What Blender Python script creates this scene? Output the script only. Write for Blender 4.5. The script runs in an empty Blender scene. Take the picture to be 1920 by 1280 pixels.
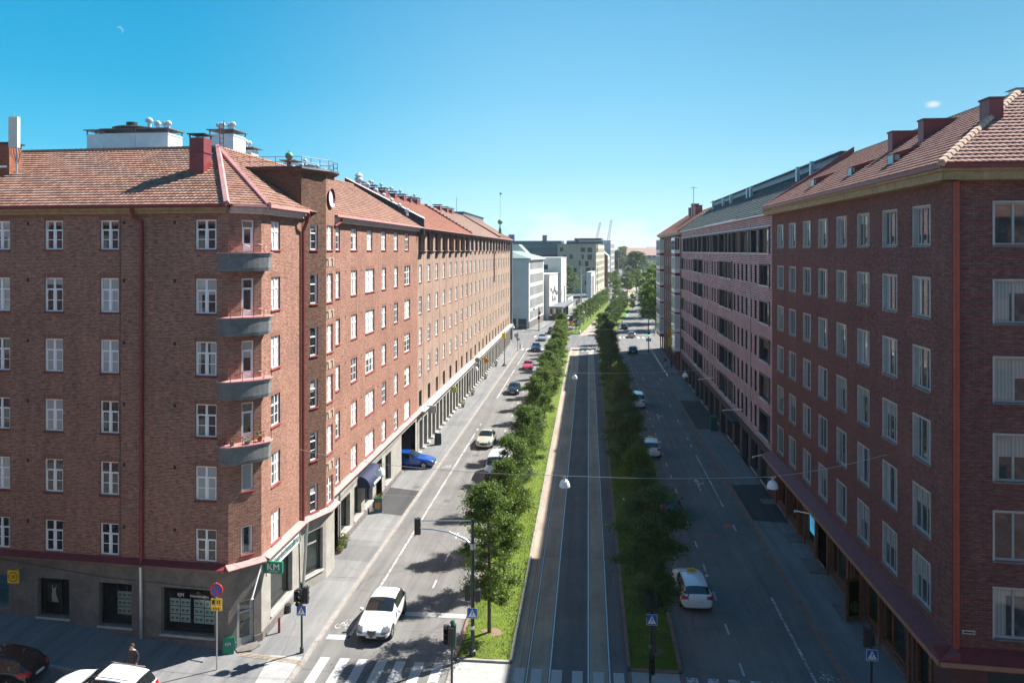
import bpy, bmesh, math, random
from mathutils import Vector, Matrix
R = math.radians
rnd = random.Random(7)
SC = bpy.context.scene
COL = SC.collection
DS = lambda: bpy.context.evaluated_depsgraph_get()
# ------------------------------------------------------------------ object helpers
def tag(o, label=None, cat=None, group=None, kind=None):
    if label: o['label'] = label
    if cat: o['category'] = cat
    if group: o['group'] = group
    if kind: o['kind'] = kind
    return o
def empty(name, loc, rz=0, label=None, cat=None, group=None):
    o = bpy.data.objects.new(name, None); COL.objects.link(o)
    o.location = loc; o.rotation_euler = (0, 0, rz); o.empty_display_size = .1
    return tag(o, label, cat, group)
def link(name, me, parent=None, loc=(0, 0, 0), rot=(0, 0, 0), sc=None):
    o = bpy.data.objects.new(name, me); COL.objects.link(o)
    o.location = loc; o.rotation_euler = rot
    if sc: o.scale = sc
    if parent: o.parent = parent
    return o
def kids(o): return [c for c in ALLCH.get(o.name, [])]
def copy_tree(o, parent=None):
    c = o.copy(); COL.objects.link(c); c.parent = parent
    for k in list(o.children): copy_tree(k, c)
    return c
class MB:
    """collects faces with uv + material slots and links them as one mesh object"""
    def __init__(s): s.v = []; s.f = []; s.m = []; s.uv = []
    def face(s, pts, mi=0, uv=None):
        b = len(s.v); s.v += [tuple(p) for p in pts]; s.f.append(tuple(range(b, b + len(pts)))); s.m.append(mi)
        s.uv.append(uv if uv else [(p[0] + p[1], p[2]) for p in pts])
    def box(s, x0, x1, y0, y1, z0, z1, mi=0, top=None):
        p = lambda x, y, z: (x, y, z)
        t = mi if top is None else top
        s.face([p(x0, y0, z0), p(x1, y0, z0), p(x1, y0, z1), p(x0, y0, z1)], mi, [(x0, z0), (x1, z0), (x1, z1), (x0, z1)])
        s.face([p(x1, y0, z0), p(x1, y1, z0), p(x1, y1, z1), p(x1, y0, z1)], mi, [(y0, z0), (y1, z0), (y1, z1), (y0, z1)])
        s.face([p(x1, y1, z0), p(x0, y1, z0), p(x0, y1, z1), p(x1, y1, z1)], mi, [(x1, z0), (x0, z0), (x0, z1), (x1, z1)])
        s.face([p(x0, y1, z0), p(x0, y0, z0), p(x0, y0, z1), p(x0, y1, z1)], mi, [(y1, z0), (y0, z0), (y0, z1), (y1, z1)])
        s.face([p(x0, y0, z1), p(x1, y0, z1), p(x1, y1, z1), p(x0, y1, z1)], t, [(x0, y0), (x1, y0), (x1, y1), (x0, y1)])
        s.face([p(x0, y1, z0), p(x1, y1, z0), p(x1, y0, z0), p(x0, y0, z0)], mi, [(x0, y1), (x1, y1), (x1, y0), (x0, y0)])
    def hexa(s, b, t, mi=0):
        """prism from bottom ring b to top ring t (same count)"""
        n = len(b)
        for i in range(n):
            j = (i + 1) % n
            w = (Vector(b[j]) - Vector(b[i])).length; h = (Vector(t[i]) - Vector(b[i])).length
            s.face([b[i], b[j], t[j], t[i]], mi, [(0, 0), (w, 0), (w, h), (0, h)])
        s.face(list(t), mi, [(p[0], p[1]) for p in t]); s.face(list(reversed(b)), mi, [(p[0], p[1]) for p in reversed(b)])
    def tube(s, pts, r, n=8, mi=0, cap=True):
        pts = [Vector(p) for p in pts]; rs = r if isinstance(r, (list, tuple)) else [r] * len(pts)
        rings = []; up = Vector((0, 0, 1))
        for i, p in enumerate(pts):
            d = (pts[min(i + 1, len(pts) - 1)] - pts[max(i - 1, 0)]).normalized()
            a = d.cross(up) if abs(d.z) < .95 else d.cross(Vector((0, 1, 0)))
            a.normalize(); c = a.cross(d)
            rings.append([p + (a * math.cos(2 * math.pi * k / n) + c * math.sin(2 * math.pi * k / n)) * rs[i] for k in range(n)])
        L = 0
        for i in range(len(rings) - 1):
            h = (pts[i + 1] - pts[i]).length
            for k in range(n):
                j = (k + 1) % n
                s.face([rings[i][k], rings[i][j], rings[i + 1][j], rings[i + 1][k]][::-1], mi, [(k / n, L), ((k + 1) / n, L), ((k + 1) / n, L + h), (k / n, L + h)])
            L += h
        if cap: s.face(rings[0], mi); s.face(rings[-1][::-1], mi)
    def lathe(s, c, prof, n=16, mi=0):
        """prof list of (r,z) around centre c"""
        P = [[(c[0] + r * math.cos(2 * math.pi * k / n), c[1] + r * math.sin(2 * math.pi * k / n), c[2] + z) for k in range(n)] for r, z in prof]
        for i in range(len(P) - 1):
            for k in range(n):
                j = (k + 1) % n
                s.face([P[i][k], P[i][j], P[i + 1][j], P[i + 1][k]], mi)
    def build(s, name, mats, parent=None, loc=(0, 0, 0), rot=(0, 0, 0), smooth=False, weld=False):
        me = s.mesh(name, mats, smooth, weld)
        return link(name, me, parent, loc, rot)
    def mesh(s, name, mats, smooth=False, weld=False):
        me = bpy.data.meshes.new(name); me.from_pydata(s.v, [], s.f)
        for m in (mats if isinstance(mats, (list, tuple)) else [mats]): me.materials.append(m)
        me.polygons.foreach_set('material_index', s.m)
        ul = me.uv_layers.new(name='UVMap'); flat = []
        for u in s.uv:
            for a in u: flat += [a[0], a[1]]
        ul.data.foreach_set('uv', flat)
        if weld:
            bm = bmesh.new(); bm.from_mesh(me); bmesh.ops.remove_doubles(bm, verts=bm.verts, dist=1e-4)
            bmesh.ops.recalc_face_normals(bm, faces=bm.faces); bm.to_mesh(me); bm.free()
        if smooth: me.polygons.foreach_set('use_smooth', [True] * len(me.polygons))
        me.update(); return me
def pieces(mb):
    """groups the faces of a builder into separate touching pieces"""
    key = {}; par = list(range(len(mb.f)))
    def fi(a):
        while par[a] != a: par[a] = par[par[a]]; a = par[a]
        return a
    for i, f in enumerate(mb.f):
        for v in f:
            k = tuple(round(c, 3) for c in mb.v[v])
            if k in key: par[fi(i)] = fi(key[k])
            else: key[k] = i
    bx = {}
    for i, f in enumerate(mb.f):
        r = fi(i); b = bx.setdefault(r, [9e9, 9e9, 9e9, -9e9, -9e9, -9e9, []]); b[6].append(i)
        for v in f:
            for a in range(3): b[a] = min(b[a], mb.v[v][a]); b[a + 3] = max(b[a + 3], mb.v[v][a])
    L = sorted(bx.values(), key=lambda b: b[1]); ch = True; e = .02
    while ch and len(L) < 900:
        ch = False; out = []
        for b in L:
            for o in out:
                if all(b[a] - e <= o[a + 3] and o[a] - e <= b[a + 3] for a in range(3)):
                    for a in range(3): o[a] = min(o[a], b[a]); o[a + 3] = max(o[a + 3], b[a + 3])
                    o[6] += b[6]; ch = True; break
            else: out.append(b)
        L = out
    return [b[6] for b in L]
def sub_builder(mb, ids):
    n = MB()
    for i in ids: n.face([mb.v[v] for v in mb.f[i]], mb.m[i], mb.uv[i])
    return n
# ------------------------------------------------------------------ materials
MATS = {}
class NT:
    def __init__(s, name):
        s.m = bpy.data.materials.new(name); s.m.use_nodes = True; s.t = s.m.node_tree; s.n = s.t.nodes; s.n.clear()
        s.out = s.n.new('ShaderNodeOutputMaterial'); s.b = s.n.new('ShaderNodeBsdfPrincipled'); s.l(s.b.outputs[0], s.out.inputs[0]); MATS[name] = s.m
    def l(s, a, b): s.t.links.new(a, b)
    def add(s, typ, **k):
        n = s.n.new(typ)
        for a, v in k.items(): setattr(n, a, v)
        return n
    def set(s, n, **k):
        for a, v in k.items(): n.inputs[a.replace('_', ' ')].default_value = v
        return n
    def uv(s): return s.add('ShaderNodeUVMap').outputs[0]
    def obj(s): return s.add('ShaderNodeNewGeometry').outputs['Position']
    def noise(s, vec, scale, detail=4, rough=.6, dist=0):
        n = s.add('ShaderNodeTexNoise'); s.l(vec, n.inputs['Vector']); s.set(n, Scale=scale, Detail=detail, Roughness=rough, Distortion=dist); return n.outputs['Fac']
    def ramp(s, fac, stops):
        n = s.add('ShaderNodeValToRGB'); s.l(fac, n.inputs[0]); e = n.color_ramp.elements
        while len(e) < len(stops): e.new(.5)
        for i, (p, c) in enumerate(stops): e[i].position = p; e[i].color = (*c, 1) if len(c) == 3 else c
        return n.outputs[0]
    def mix(s, fac, a, b, bt='MIX'):
        n = s.add('ShaderNodeMix', data_type='RGBA', blend_type=bt)
        for idx, v in ((0, fac), (6, a), (7, b)):
            if hasattr(v, 'links') or hasattr(v, 'is_linked'): s.l(v, n.inputs[idx])
            elif idx == 0: n.inputs[0].default_value = v
            else: n.inputs[idx].default_value = (*v, 1)
        return n.outputs[2]
    def math(s, op, a, b=0, c=0):
        n = s.add('ShaderNodeMath', operation=op)
        for i, v in enumerate((a, b, c)):
            if hasattr(v, 'is_linked'): s.l(v, n.inputs[i])
            else: n.inputs[i].default_value = v
        return n.outputs[0]
    def bump(s, h, strength=.3, dist=.02):
        n = s.add('ShaderNodeBump'); s.l(h, n.inputs['Height']); n.inputs['Strength'].default_value = strength; n.inputs['Distance'].default_value = dist
        s.l(n.outputs[0], s.b.inputs['Normal'])
    def col(s, c): s.l(c, s.b.inputs['Base Color'])
    def p(s, **k): return s.set(s.b, **k)
def flat(name, c, rough=.6, metal=0, var=.12, scale=3, spec=.5, bump=0, coat=0):
    """plain painted / bare surface with soft dirt variation"""
    t = NT(name); n = t.noise(t.obj(), scale, 5, .65); n2 = t.noise(t.obj(), scale * 9, 3)
    lo = tuple(x * (1 - var) for x in c); hi = tuple(min(1, x * (1 + var)) for x in c)
    a = t.ramp(n, [(.3, lo), (.7, hi)]); b = t.ramp(n2, [(.35, (1 - var * .6,) * 3), (.65, (1, 1, 1))])
    t.col(t.mix(1, a, b, 'MULTIPLY')); t.p(Roughness=rough, Metallic=metal); t.b.inputs['Specular IOR Level'].default_value = spec
    if coat: t.b.inputs['Coat Weight'].default_value = coat; t.b.inputs['Coat Roughness'].default_value = .06
    if bump: t.bump(n2, bump)
    return t.m
def brick(name, c1, c2, mortar, bw=.27, rh=.075, ms=.009, var=.35, big=.45, rough=.9, bumps=.5):
    t = NT(name); u = t.uv(); b = t.add('ShaderNodeTexBrick'); t.l(u, b.inputs['Vector'])
    t.set(b, Scale=1, Color1=(*c1, 1), Color2=(*c2, 1), Mortar=(*mortar, 1)); b.inputs['Mortar Size'].default_value = ms
    b.inputs['Brick Width'].default_value = bw; b.inputs['Row Height'].default_value = rh; b.inputs['Bias'].default_value = -.1; b.inputs['Mortar Smooth'].default_value = .2
    mp = t.add('ShaderNodeMapping'); t.l(u, mp.inputs[0]); mp.inputs['Scale'].default_value = (1 / bw, 1 / rh, 1)
    n0 = t.noise(mp.outputs[0], .9, 2, .5); n1 = t.noise(u, .33, 5, .7); n2 = t.noise(u, 3.2, 4, .7)
    sp = t.add('ShaderNodeMapping'); t.l(u, sp.inputs[0]); sp.inputs['Scale'].default_value = (1.6, .12, 1); n3 = t.noise(sp.outputs[0], 1.4, 4, .6)
    c = t.mix(var, b.outputs[0], t.ramp(n0, [(.3, (.35, .3, .3)), (.5, (.9, .9, .9)), (.72, (1.5, 1.35, 1.25))]), 'MULTIPLY')
    c = t.mix(big, c, t.ramp(n1, [(.3, (.55, .55, .57)), (.65, (1.25, 1.2, 1.15))]), 'MULTIPLY')
    c = t.mix(.35, c, t.ramp(n2, [(.35, (.7, .7, .7)), (.65, (1.15, 1.15, 1.15))]), 'MULTIPLY')
    c = t.mix(.34, c, t.ramp(n3, [(.3, (.6, .6, .62)), (.7, (1.15, 1.12, 1.1))]), 'MULTIPLY')
    t.col(c); t.p(Roughness=rough); t.b.inputs['Specular IOR Level'].default_value = .15
    t.bump(t.math('ADD', t.math('MULTIPLY', b.outputs['Fac'], -1), t.math('MULTIPLY', n0, .6)), bumps, .012)
    return t.m
def tiles(name, a, b, c, moss=(.09, .08, .06), mossf=.3):
    t = NT(name); u = t.uv(); mp = t.add('ShaderNodeMapping'); t.l(u, mp.inputs[0]); mp.inputs['Scale'].default_value = (1 / .25, 1 / .34, 1)
    fl = t.add('ShaderNodeVectorMath', operation='FLOOR'); t.l(mp.outputs[0], fl.inputs[0])
    wn = t.add('ShaderNodeTexWhiteNoise', noise_dimensions='2D'); t.l(fl.outputs[0], wn.inputs['Vector'])
    col = t.ramp(wn.outputs['Value'], [(0, a), (.45, b), (1, c)])
    n = t.noise(u, .5, 5, .7); n2 = t.noise(u, 6, 4, .7)
    col = t.mix(t.math('MULTIPLY', t.ramp(n, [(.45, (0, 0, 0)), (.75, (1, 1, 1))]), mossf), col, moss)
    col = t.mix(.5, col, t.ramp(n2, [(.3, (.6, .6, .6)), (.7, (1.15, 1.15, 1.15))]), 'MULTIPLY')
    t.col(col); t.p(Roughness=.85); t.b.inputs['Specular IOR Level'].default_value = .2; t.bump(n2, .2); return t.m
def asphalt(name, base, crack=.5, patch=.35, sc=1, tint=(1, 1, 1)):
    t = NT(name); p = t.obj(); g = t.noise(p, 40, 3, .8); n = t.noise(p, .22 * sc, 6, .65, .4)
    sp = t.add('ShaderNodeMapping'); t.l(p, sp.inputs[0]); sp.inputs['Scale'].default_value = (1.3, .035, 1); w = t.noise(sp.outputs[0], 1.1, 4, .6)
    sp2 = t.add('ShaderNodeMapping'); t.l(p, sp2.inputs[0]); sp2.inputs['Scale'].default_value = (.9, .12, 1); oil = t.noise(sp2.outputs[0], 2.2, 5, .7)
    c = t.ramp(g, [(.25, tuple(base * .6 * x for x in tint)), (.5, tuple(base * x for x in tint)), (.8, tuple(base * 1.7 * x for x in tint))])
    c = t.mix(patch, c, t.ramp(n, [(.35, (.6, .6, .62)), (.65, (1.3, 1.3, 1.27))]), 'MULTIPLY')
    c = t.mix(.5, c, t.ramp(w, [(.35, (.72, .72, .74)), (.62, (1.2, 1.2, 1.18))]), 'MULTIPLY')
    c = t.mix(.35, c, t.ramp(oil, [(.3, (.6, .6, .6)), (.55, (1.1, 1.1, 1.1))]), 'MULTIPLY')
    if crack:
        v = t.add('ShaderNodeTexVoronoi', feature='DISTANCE_TO_EDGE'); nn = t.add('ShaderNodeTexNoise'); t.l(p, nn.inputs['Vector']); t.set(nn, Scale=.9, Detail=6)
        mx = t.mix(.28, p, nn.outputs['Color'], 'ADD'); t.l(mx, v.inputs['Vector']); v.inputs['Scale'].default_value = .16
        k = t.ramp(v.outputs['Distance'], [(0, (1, 1, 1)), (.006, (0, 0, 0))]); c = t.mix(t.math('MULTIPLY', k, crack), c, tuple(base * .35 * x for x in tint))
    t.col(c); t.p(Roughness=.88); t.b.inputs['Specular IOR Level'].default_value = .3; t.bump(g, .25, .01); return t.m
def paint_mark(name, c, under, wear=.48):
    t = NT(name); p = t.obj(); n = t.noise(p, 5, 6, .75); n2 = t.noise(p, .5, 3); f = t.math('ADD', n, t.math('MULTIPLY', n2, .25))
    k = t.ramp(f, [(wear, (0, 0, 0)), (wear + .12, (1, 1, 1))]); t.col(t.mix(k, under, t.mix(.3, c, t.ramp(t.noise(p, 30, 3), [(.3, (.6,) * 3), (.7, (1, 1, 1))]), 'MULTIPLY')))
    t.p(Roughness=.7); return t.m
def pane_mat(name, curtain=(.5, .5, .47), dark=(.018, .022, .026), pc=.6, full_=.86, sp_=.9, ro=.04):
    t = NT(name); uv = t.uv(); sx = t.add('ShaderNodeSeparateXYZ'); t.l(uv, sx.inputs[0]); oi = t.add('ShaderNodeObjectInfo').outputs['Random']
    r2 = t.math('FRACT', t.math('MULTIPLY', oi, 17.3)); r3 = t.math('FRACT', t.math('MULTIPLY', oi, 71.9)); r4 = t.math('FRACT', t.math('MULTIPLY', oi, 133.7))
    edge = t.math('ABSOLUTE', t.math('SUBTRACT', sx.outputs[0], t.math('ADD', .4, t.math('MULTIPLY', r4, .2))))
    th = t.math('SUBTRACT', .5, t.math('MULTIPLY', r2, .3)); side = t.math('GREATER_THAN', edge, th)
    bl = t.math('GREATER_THAN', sx.outputs[1], t.math('ADD', .45, t.math('MULTIPLY', r3, 1.1)))
    any_ = t.math('MAXIMUM', side, bl); any_ = t.math('MULTIPLY', any_, t.math('LESS_THAN', oi, pc))
    full = t.math('GREATER_THAN', t.math('FRACT', t.math('MULTIPLY', oi, 39.1)), full_); any_ = t.math('MAXIMUM', any_, full)
    fold = t.add('ShaderNodeTexWave'); t.l(uv, fold.inputs[0]); t.set(fold, Scale=5, Distortion=1.2, Detail=2)
    cc = t.mix(.45, curtain, t.ramp(fold.outputs['Fac'], [(0, (.45,) * 3), (1, (1, 1, 1))]), 'MULTIPLY')
    cc = t.mix(.5, cc, t.ramp(r3, [(0, (1, .95, .85)), (.5, (.8, .85, .9)), (1, (1.1, 1.1, 1.1))]), 'MULTIPLY')
    rm = t.ramp(t.noise(uv, 3.1, 4, .6, .5), [(.45, dark), (.6, tuple(x * 2.2 for x in dark)), (.75, (.12, .1, .08))])
    t.col(t.mix(any_, rm, cc)); t.p(Roughness=ro); t.b.inputs['Specular IOR Level'].default_value = sp_
    t.bump(t.noise(t.obj(), .8, 2), .04, .05); return t.m
def glass_clear(name, tint=(.75, .85, .85), k=.12):
    t = NT(name); tr = t.add('ShaderNodeBsdfTransparent'); tr.inputs[0].default_value = (*tint, 1); g = t.add('ShaderNodeBsdfGlossy'); g.inputs['Roughness'].default_value = .02
    fr = t.add('ShaderNodeFresnel'); fr.inputs[0].default_value = 1.6; f = t.math('MAXIMUM', fr.outputs[0], k)
    mx = t.add('ShaderNodeMixShader'); t.l(f, mx.inputs[0]); t.l(tr.outputs[0], mx.inputs[1]); t.l(g.outputs[0], mx.inputs[2]); t.l(mx.outputs[0], t.out.inputs[0]); return t.m
def leaf_mat(name, a, b, c):
    t = NT(name); oi = t.add('ShaderNodeObjectInfo').outputs['Random']; p = t.add('ShaderNodeTexCoord').outputs['Object']
    n = t.noise(p, 1.3, 3, .6); wn = t.noise(p, 14, 2, .9)
    cc = t.ramp(t.math('ADD', t.math('MULTIPLY', n, .55), t.math('MULTIPLY', wn, .45)), [(.32, a), (.5, b), (.68, c)])
    cc = t.mix(.5, cc, t.ramp(oi, [(0, (.7, .8, .8)), (.5, (1, 1, .9)), (1, (1.2, 1.05, .8))]), 'MULTIPLY')
    t.col(cc); t.p(Roughness=.5); t.b.inputs['Specular IOR Level'].default_value = .35
    tl = t.add('ShaderNodeBsdfTranslucent'); t.l(t.mix(1, cc, (1.3, 1.5, .5), 'MULTIPLY'), tl.inputs[0])
    mx = t.add('ShaderNodeMixShader'); mx.inputs[0].default_value = .35; t.l(t.b.outputs[0], mx.inputs[1]); t.l(tl.outputs[0], mx.inputs[2]); t.l(mx.outputs[0], t.out.inputs[0]); return t.m
def glow(name, c, e):
    t = NT(name); t.p(Base_Color=(*c, 1)); t.b.inputs['Emission Color'].default_value = (*c, 1); t.b.inputs['Emission Strength'].default_value = e; return t.m

M_br_L = brick('brick_left', (.36, .17, .12), (.22, .085, .06), (.38, .29, .23), ms=.0125, var=.55, big=.35)
M_br_bay = brick('brick_rough', (.21, .12, .085), (.14, .075, .055), (.12, .09, .075), var=.6, bumps=1)
M_br_L2 = brick('brick_long', (.37, .25, .19), (.30, .19, .15), (.46, .39, .33), var=.25)
M_br_L3 = brick('brick_ochre', (.37, .27, .2), (.31, .215, .165), (.42, .36, .3), var=.25)
M_br_R = brick('brick_right', (.27, .118, .10), (.185, .08, .072), (.12, .085, .085), bw=.30, rh=.1, ms=.02, var=.5)
M_br_R3 = brick('brick_brown', (.21, .12, .1), (.17, .09, .08), (.2, .16, .15), bw=.3, rh=.1)
M_rib = brick('brick_ribbed', (.62, .47, .50), (.72, .60, .62), (.3, .17, .18), bw=1.2, rh=.17, ms=.045, var=.3, bumps=1)
M_tile_L = tiles('roof_tile_left', (.24, .125, .088), (.31, .17, .125), (.39, .24, .185))
M_tile_L2 = tiles('roof_tile_orange', (.26, .105, .068), (.3, .13, .088), (.34, .165, .12), mossf=.1)
M_tile_R = tiles('roof_tile_right', (.21, .10, .08), (.27, .135, .11), (.33, .185, .155), mossf=.15)
M_tile_G = tiles('roof_tile_grey', (.05, .075, .08), (.08, .11, .11), (.12, .15, .15), mossf=.1)
M_tile_P = tiles('roof_tile_pale', (.24, .155, .115), (.28, .185, .145), (.32, .22, .175), mossf=.1)
M_red = flat('red_sheet_metal', (.21, .032, .036), .45, 0, .25, 2)
M_pink = flat('pale_red_metal', (.55, .27, .25), .5, 0, .2, 2)  # lighter red than the front ledge and gutter
M_reveal = flat('reveal_red', (.26, .06, .055), .8, 0, .2)
M_wood = flat('white_soffit', (.62, .52, .47), .7, 0, .2)
M_ochre = flat('ochre_cornice', (.36, .25, .12), .8, 0, .3)
M_white = flat('white_window_paint', (.86, .86, .84), .45, 0, .06)
M_alu = flat('grey_window_frame', (.33, .36, .36), .45, 0, .1)
M_stone = flat('pale_stone_frame', (.5, .47, .43), .8, 0, .15)
M_plas_L = flat('grey_plaster', (.18, .165, .145), .9, 0, .3, 1.2, bump=.3)
M_plas_S = flat('pale_plaster', (.32, .305, .27), .9, 0, .22, 1.0, bump=.3)
M_plinth = flat('granite_plinth', (.16, .14, .13), .8, 0, .3, 2)
M_brown = flat('brown_stone', (.12, .06, .055), .7, 0, .25)
M_oak = flat('varnished_wood', (.20, .075, .025), .5, 0, .3, 4)
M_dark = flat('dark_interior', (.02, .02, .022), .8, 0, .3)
M_dkfr = flat('black_frame', (.03, .035, .04), .5, 0, .2)
M_zinc = flat('zinc_sheet', (.6, .68, .72), .4, .2, .12, 1.5)
M_zincd = flat('weathered_zinc', (.2, .22, .23), .5, .4, .25)
M_balc = flat('balcony_concrete', (.17, .18, .18), .9, 0, .25, 2, bump=.2)
M_copper = flat('green_copper', (.16, .33, .22), .6, .2, .25)
M_pole = flat('dark_green_pole', (.02, .04, .038), .45, 0, .25)
M_steel = flat('galvanised_steel', (.5, .52, .52), .4, .7, .1)
M_pane = pane_mat('window_pane_left', (.42, .45, .45), pc=.5)
M_pane_s = pane_mat('window_pane_street', (.72, .74, .72), (.05, .06, .065), .9, .4)
M_pane_r = pane_mat('window_pane_right', (.36, .40, .38), (.035, .045, .05), .85, .95)
M_pane_d = pane_mat('window_pane_dark', (.25, .2, .16), (.012, .016, .02), .5)
M_glass = glass_clear('shop_glass', (.86, .93, .92), .07)
M_road = asphalt('asphalt_road', .155, .5, tint=(1.03, 1, .95))
M_walk = asphalt('asphalt_pavement', .19, .35, .3, .7, (1, 1, .98))
M_walkd = asphalt('asphalt_dark_patch', .06, 0, .3, 1)
M_bed = asphalt('concrete_track_bed', .29, .2, .4, 1, (1.2, .98, .76))
M_beda = asphalt('asphalt_track', .13, .2, .3)
M_kerb = flat('granite_kerb', (.29, .268, .245), .85, 0, .22, 2.5, bump=.3)
M_kerbr = flat('reddish_kerb', (.24, .15, .12), .85, 0, .25, 2.5)
M_slab = flat('concrete_slabs', (.33, .33, .32), .85, 0, .12, 2)
M_mark = paint_mark('road_paint', (.43, .43, .42), (.12, .12, .115), .42)
M_markw = paint_mark('worn_road_paint', (.6, .6, .57), (.12, .12, .115), .56)
M_orange = paint_mark('orange_spray_paint', (.8, .12, .05), (.1, .1, .1), .55)
M_rail = flat('polished_rail', (.5, .53, .55), .42, .8, .15)
M_ground = asphalt('ground_asphalt', .13, 0)
def bark():
    t = NT('tree_bark'); n = t.noise(t.obj(), 14, 5); t.col(t.ramp(n, [(.3, (.05, .04, .03)), (.7, (.16, .13, .1))])); t.p(Roughness=.9); t.bump(n, .6); return t.m
M_bark = bark()
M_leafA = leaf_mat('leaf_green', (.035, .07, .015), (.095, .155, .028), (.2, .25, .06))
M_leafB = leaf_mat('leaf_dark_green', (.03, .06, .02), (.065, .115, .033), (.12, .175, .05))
M_leafC = leaf_mat('leaf_yellow_green', (.05, .09, .012), (.11, .16, .02), (.2, .22, .04))
def grass_mat():
    t = NT('lawn_grass'); p = t.obj(); n = t.noise(p, 1.4, 6, .7); n2 = t.noise(p, 22, 4, .8)
    c = t.ramp(n, [(.28, (.15, .13, .05)), (.40, (.10, .145, .025)), (.6, (.14, .20, .025)), (.78, (.21, .22, .06))]); c = t.mix(.6, c, t.ramp(n2, [(.3, (.45,) * 3), (.7, (1.3,) * 3)]), 'MULTIPLY')
    t.col(c); t.p(Roughness=.9); t.b.inputs['Specular IOR Level'].default_value = .15; t.bump(n2, .8, .05); return t.m
M_grass = grass_mat()
M_soil = flat('dry_soil', (.22, .16, .1), .95, 0, .3, 6, bump=.5)
def text_mesh(txt, size, mat, name='lettering', ext=.004):
    cu = bpy.data.curves.new(name, 'FONT'); cu.body = txt; cu.size = size; cu.extrude = ext; cu.align_x = 'CENTER'; cu.align_y = 'CENTER'
    o = bpy.data.objects.new('tmp', cu); COL.objects.link(o); me = bpy.data.meshes.new_from_object(o.evaluated_get(DS()))
    bpy.data.objects.remove(o); me.materials.clear(); me.materials.append(mat); me.name = name; return me
# ------------------------------------------------------------------ ground, roads, pavements
A2 = R(5.6)
def F2(s, t): return (s * math.sin(A2) + t * math.cos(A2), 190 + s * math.cos(A2) - t * math.sin(A2))
def sheet(name, pts, z, mat, kind='structure'):
    m = MB(); m.face([(p[0], p[1], z) for p in pts], 0, [tuple(p[:2]) for p in pts]); return tag(m.build(name, mat), kind=kind)
def strip(x0, x1, y0=20, y1=190): return [(x0, y0), (x1, y0), (x1, y1), (x0, y1)]
def strip2(t0, t1, s0=0, s1=420): return [F2(s0, t0), F2(s0, t1), F2(s1, t1), F2(s1, t0)]
def slabz(name, pts, z0, z1, mat):
    m = MB(); m.hexa([(p[0], p[1], z0) for p in pts], [(p[0], p[1], z1) for p in pts]); return tag(m.build(name, mat), kind='structure')
sheet('ground', [(-3000, -800), (3000, -800), (3000, 6000), (-3000, 6000)], -.06, M_ground)
sheet('road', strip(-14.15, -6.75, 18, 190), 0, M_road)
sheet('road', strip(4.6, 12.25, 18, 190), 0, M_road)
sheet('road', strip2(-13.4, -5.2, 0), .004, M_road); sheet('road', strip2(6.2, 13.6, 0), .004, M_road)
sheet('cross_road', [(-90, 166), (90, 166), (90, 204), (-90, 204)], -.02, M_road)
sheet('cross_road', [(12, 4), (90, 0), (90, 31), (12, 31)], -.02, M_road)
# pavements (0.12 m kerb step)
LS = [(-14.35, 38.6), (-14.35, 168), (-17.4, 168), (-17.4, 38.6)]
slabz('pavement', [(-17.4, 38.2), (-14.4, 38.2), (-14.4, 168), (-17.4, 168)], -.05, .12, M_walk)
slabz('pavement', [(12.5, 34), (15.4, 34), (15.4, 163), (12.5, 163)], -.05, .12, M_walk)
slabz('pavement', [(12.5, 18), (15.4, 18), (15.4, 34), (12.5, 34)], -.05, .118, M_walk)
slabz('pavement', [F2(9, -17.2), F2(9, -13.7), F2(420, -13.7), F2(420, -17.2)], -.05, .12, M_walk)
slabz('pavement', [F2(9, 13.9), F2(9, 19), F2(420, 19), F2(420, 13.9)], -.05, .12, M_walk)
def kerb(x0, x1, y0, y1, mat, z=.125, step=1.2):
    m = MB(); y = y0; i = 0
    while y < y1:
        e = min(y + step, y1); dz = rnd.uniform(-.006, .006); dx = rnd.uniform(-.008, .008)
        m.box(x0 + dx, x1 + dx, y + .008, e - .008, -.05, z + dz); y = e; i += 1
    return tag(m.build('kerb', mat), kind='structure')
kerb(-14.4, -14.15, 30, 168, M_kerb, .126); kerb(12.22, 12.5, 18, 163, M_kerbr, .126)
kerb(-6.78, -6.6, 38.72, 158, M_kerbr, .13); kerb(-3.95, -3.8, 38.72, 158, M_kerb, .13)
kerb(1.93, 2.1, 38.72, 158, M_kerbr, .13); kerb(4.42, 4.62, 38.72, 158, M_kerbr, .13)
m = MB(); m.box(-6.6, -3.95, 38.55, 38.72, -.05, .13); tag(m.build('kerb', M_kerb), kind='structure')
m = MB(); m.box(2.1, 4.42, 38.42, 38.58, -.05, .13); tag(m.build('kerb', M_kerbr), kind='structure')
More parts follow.
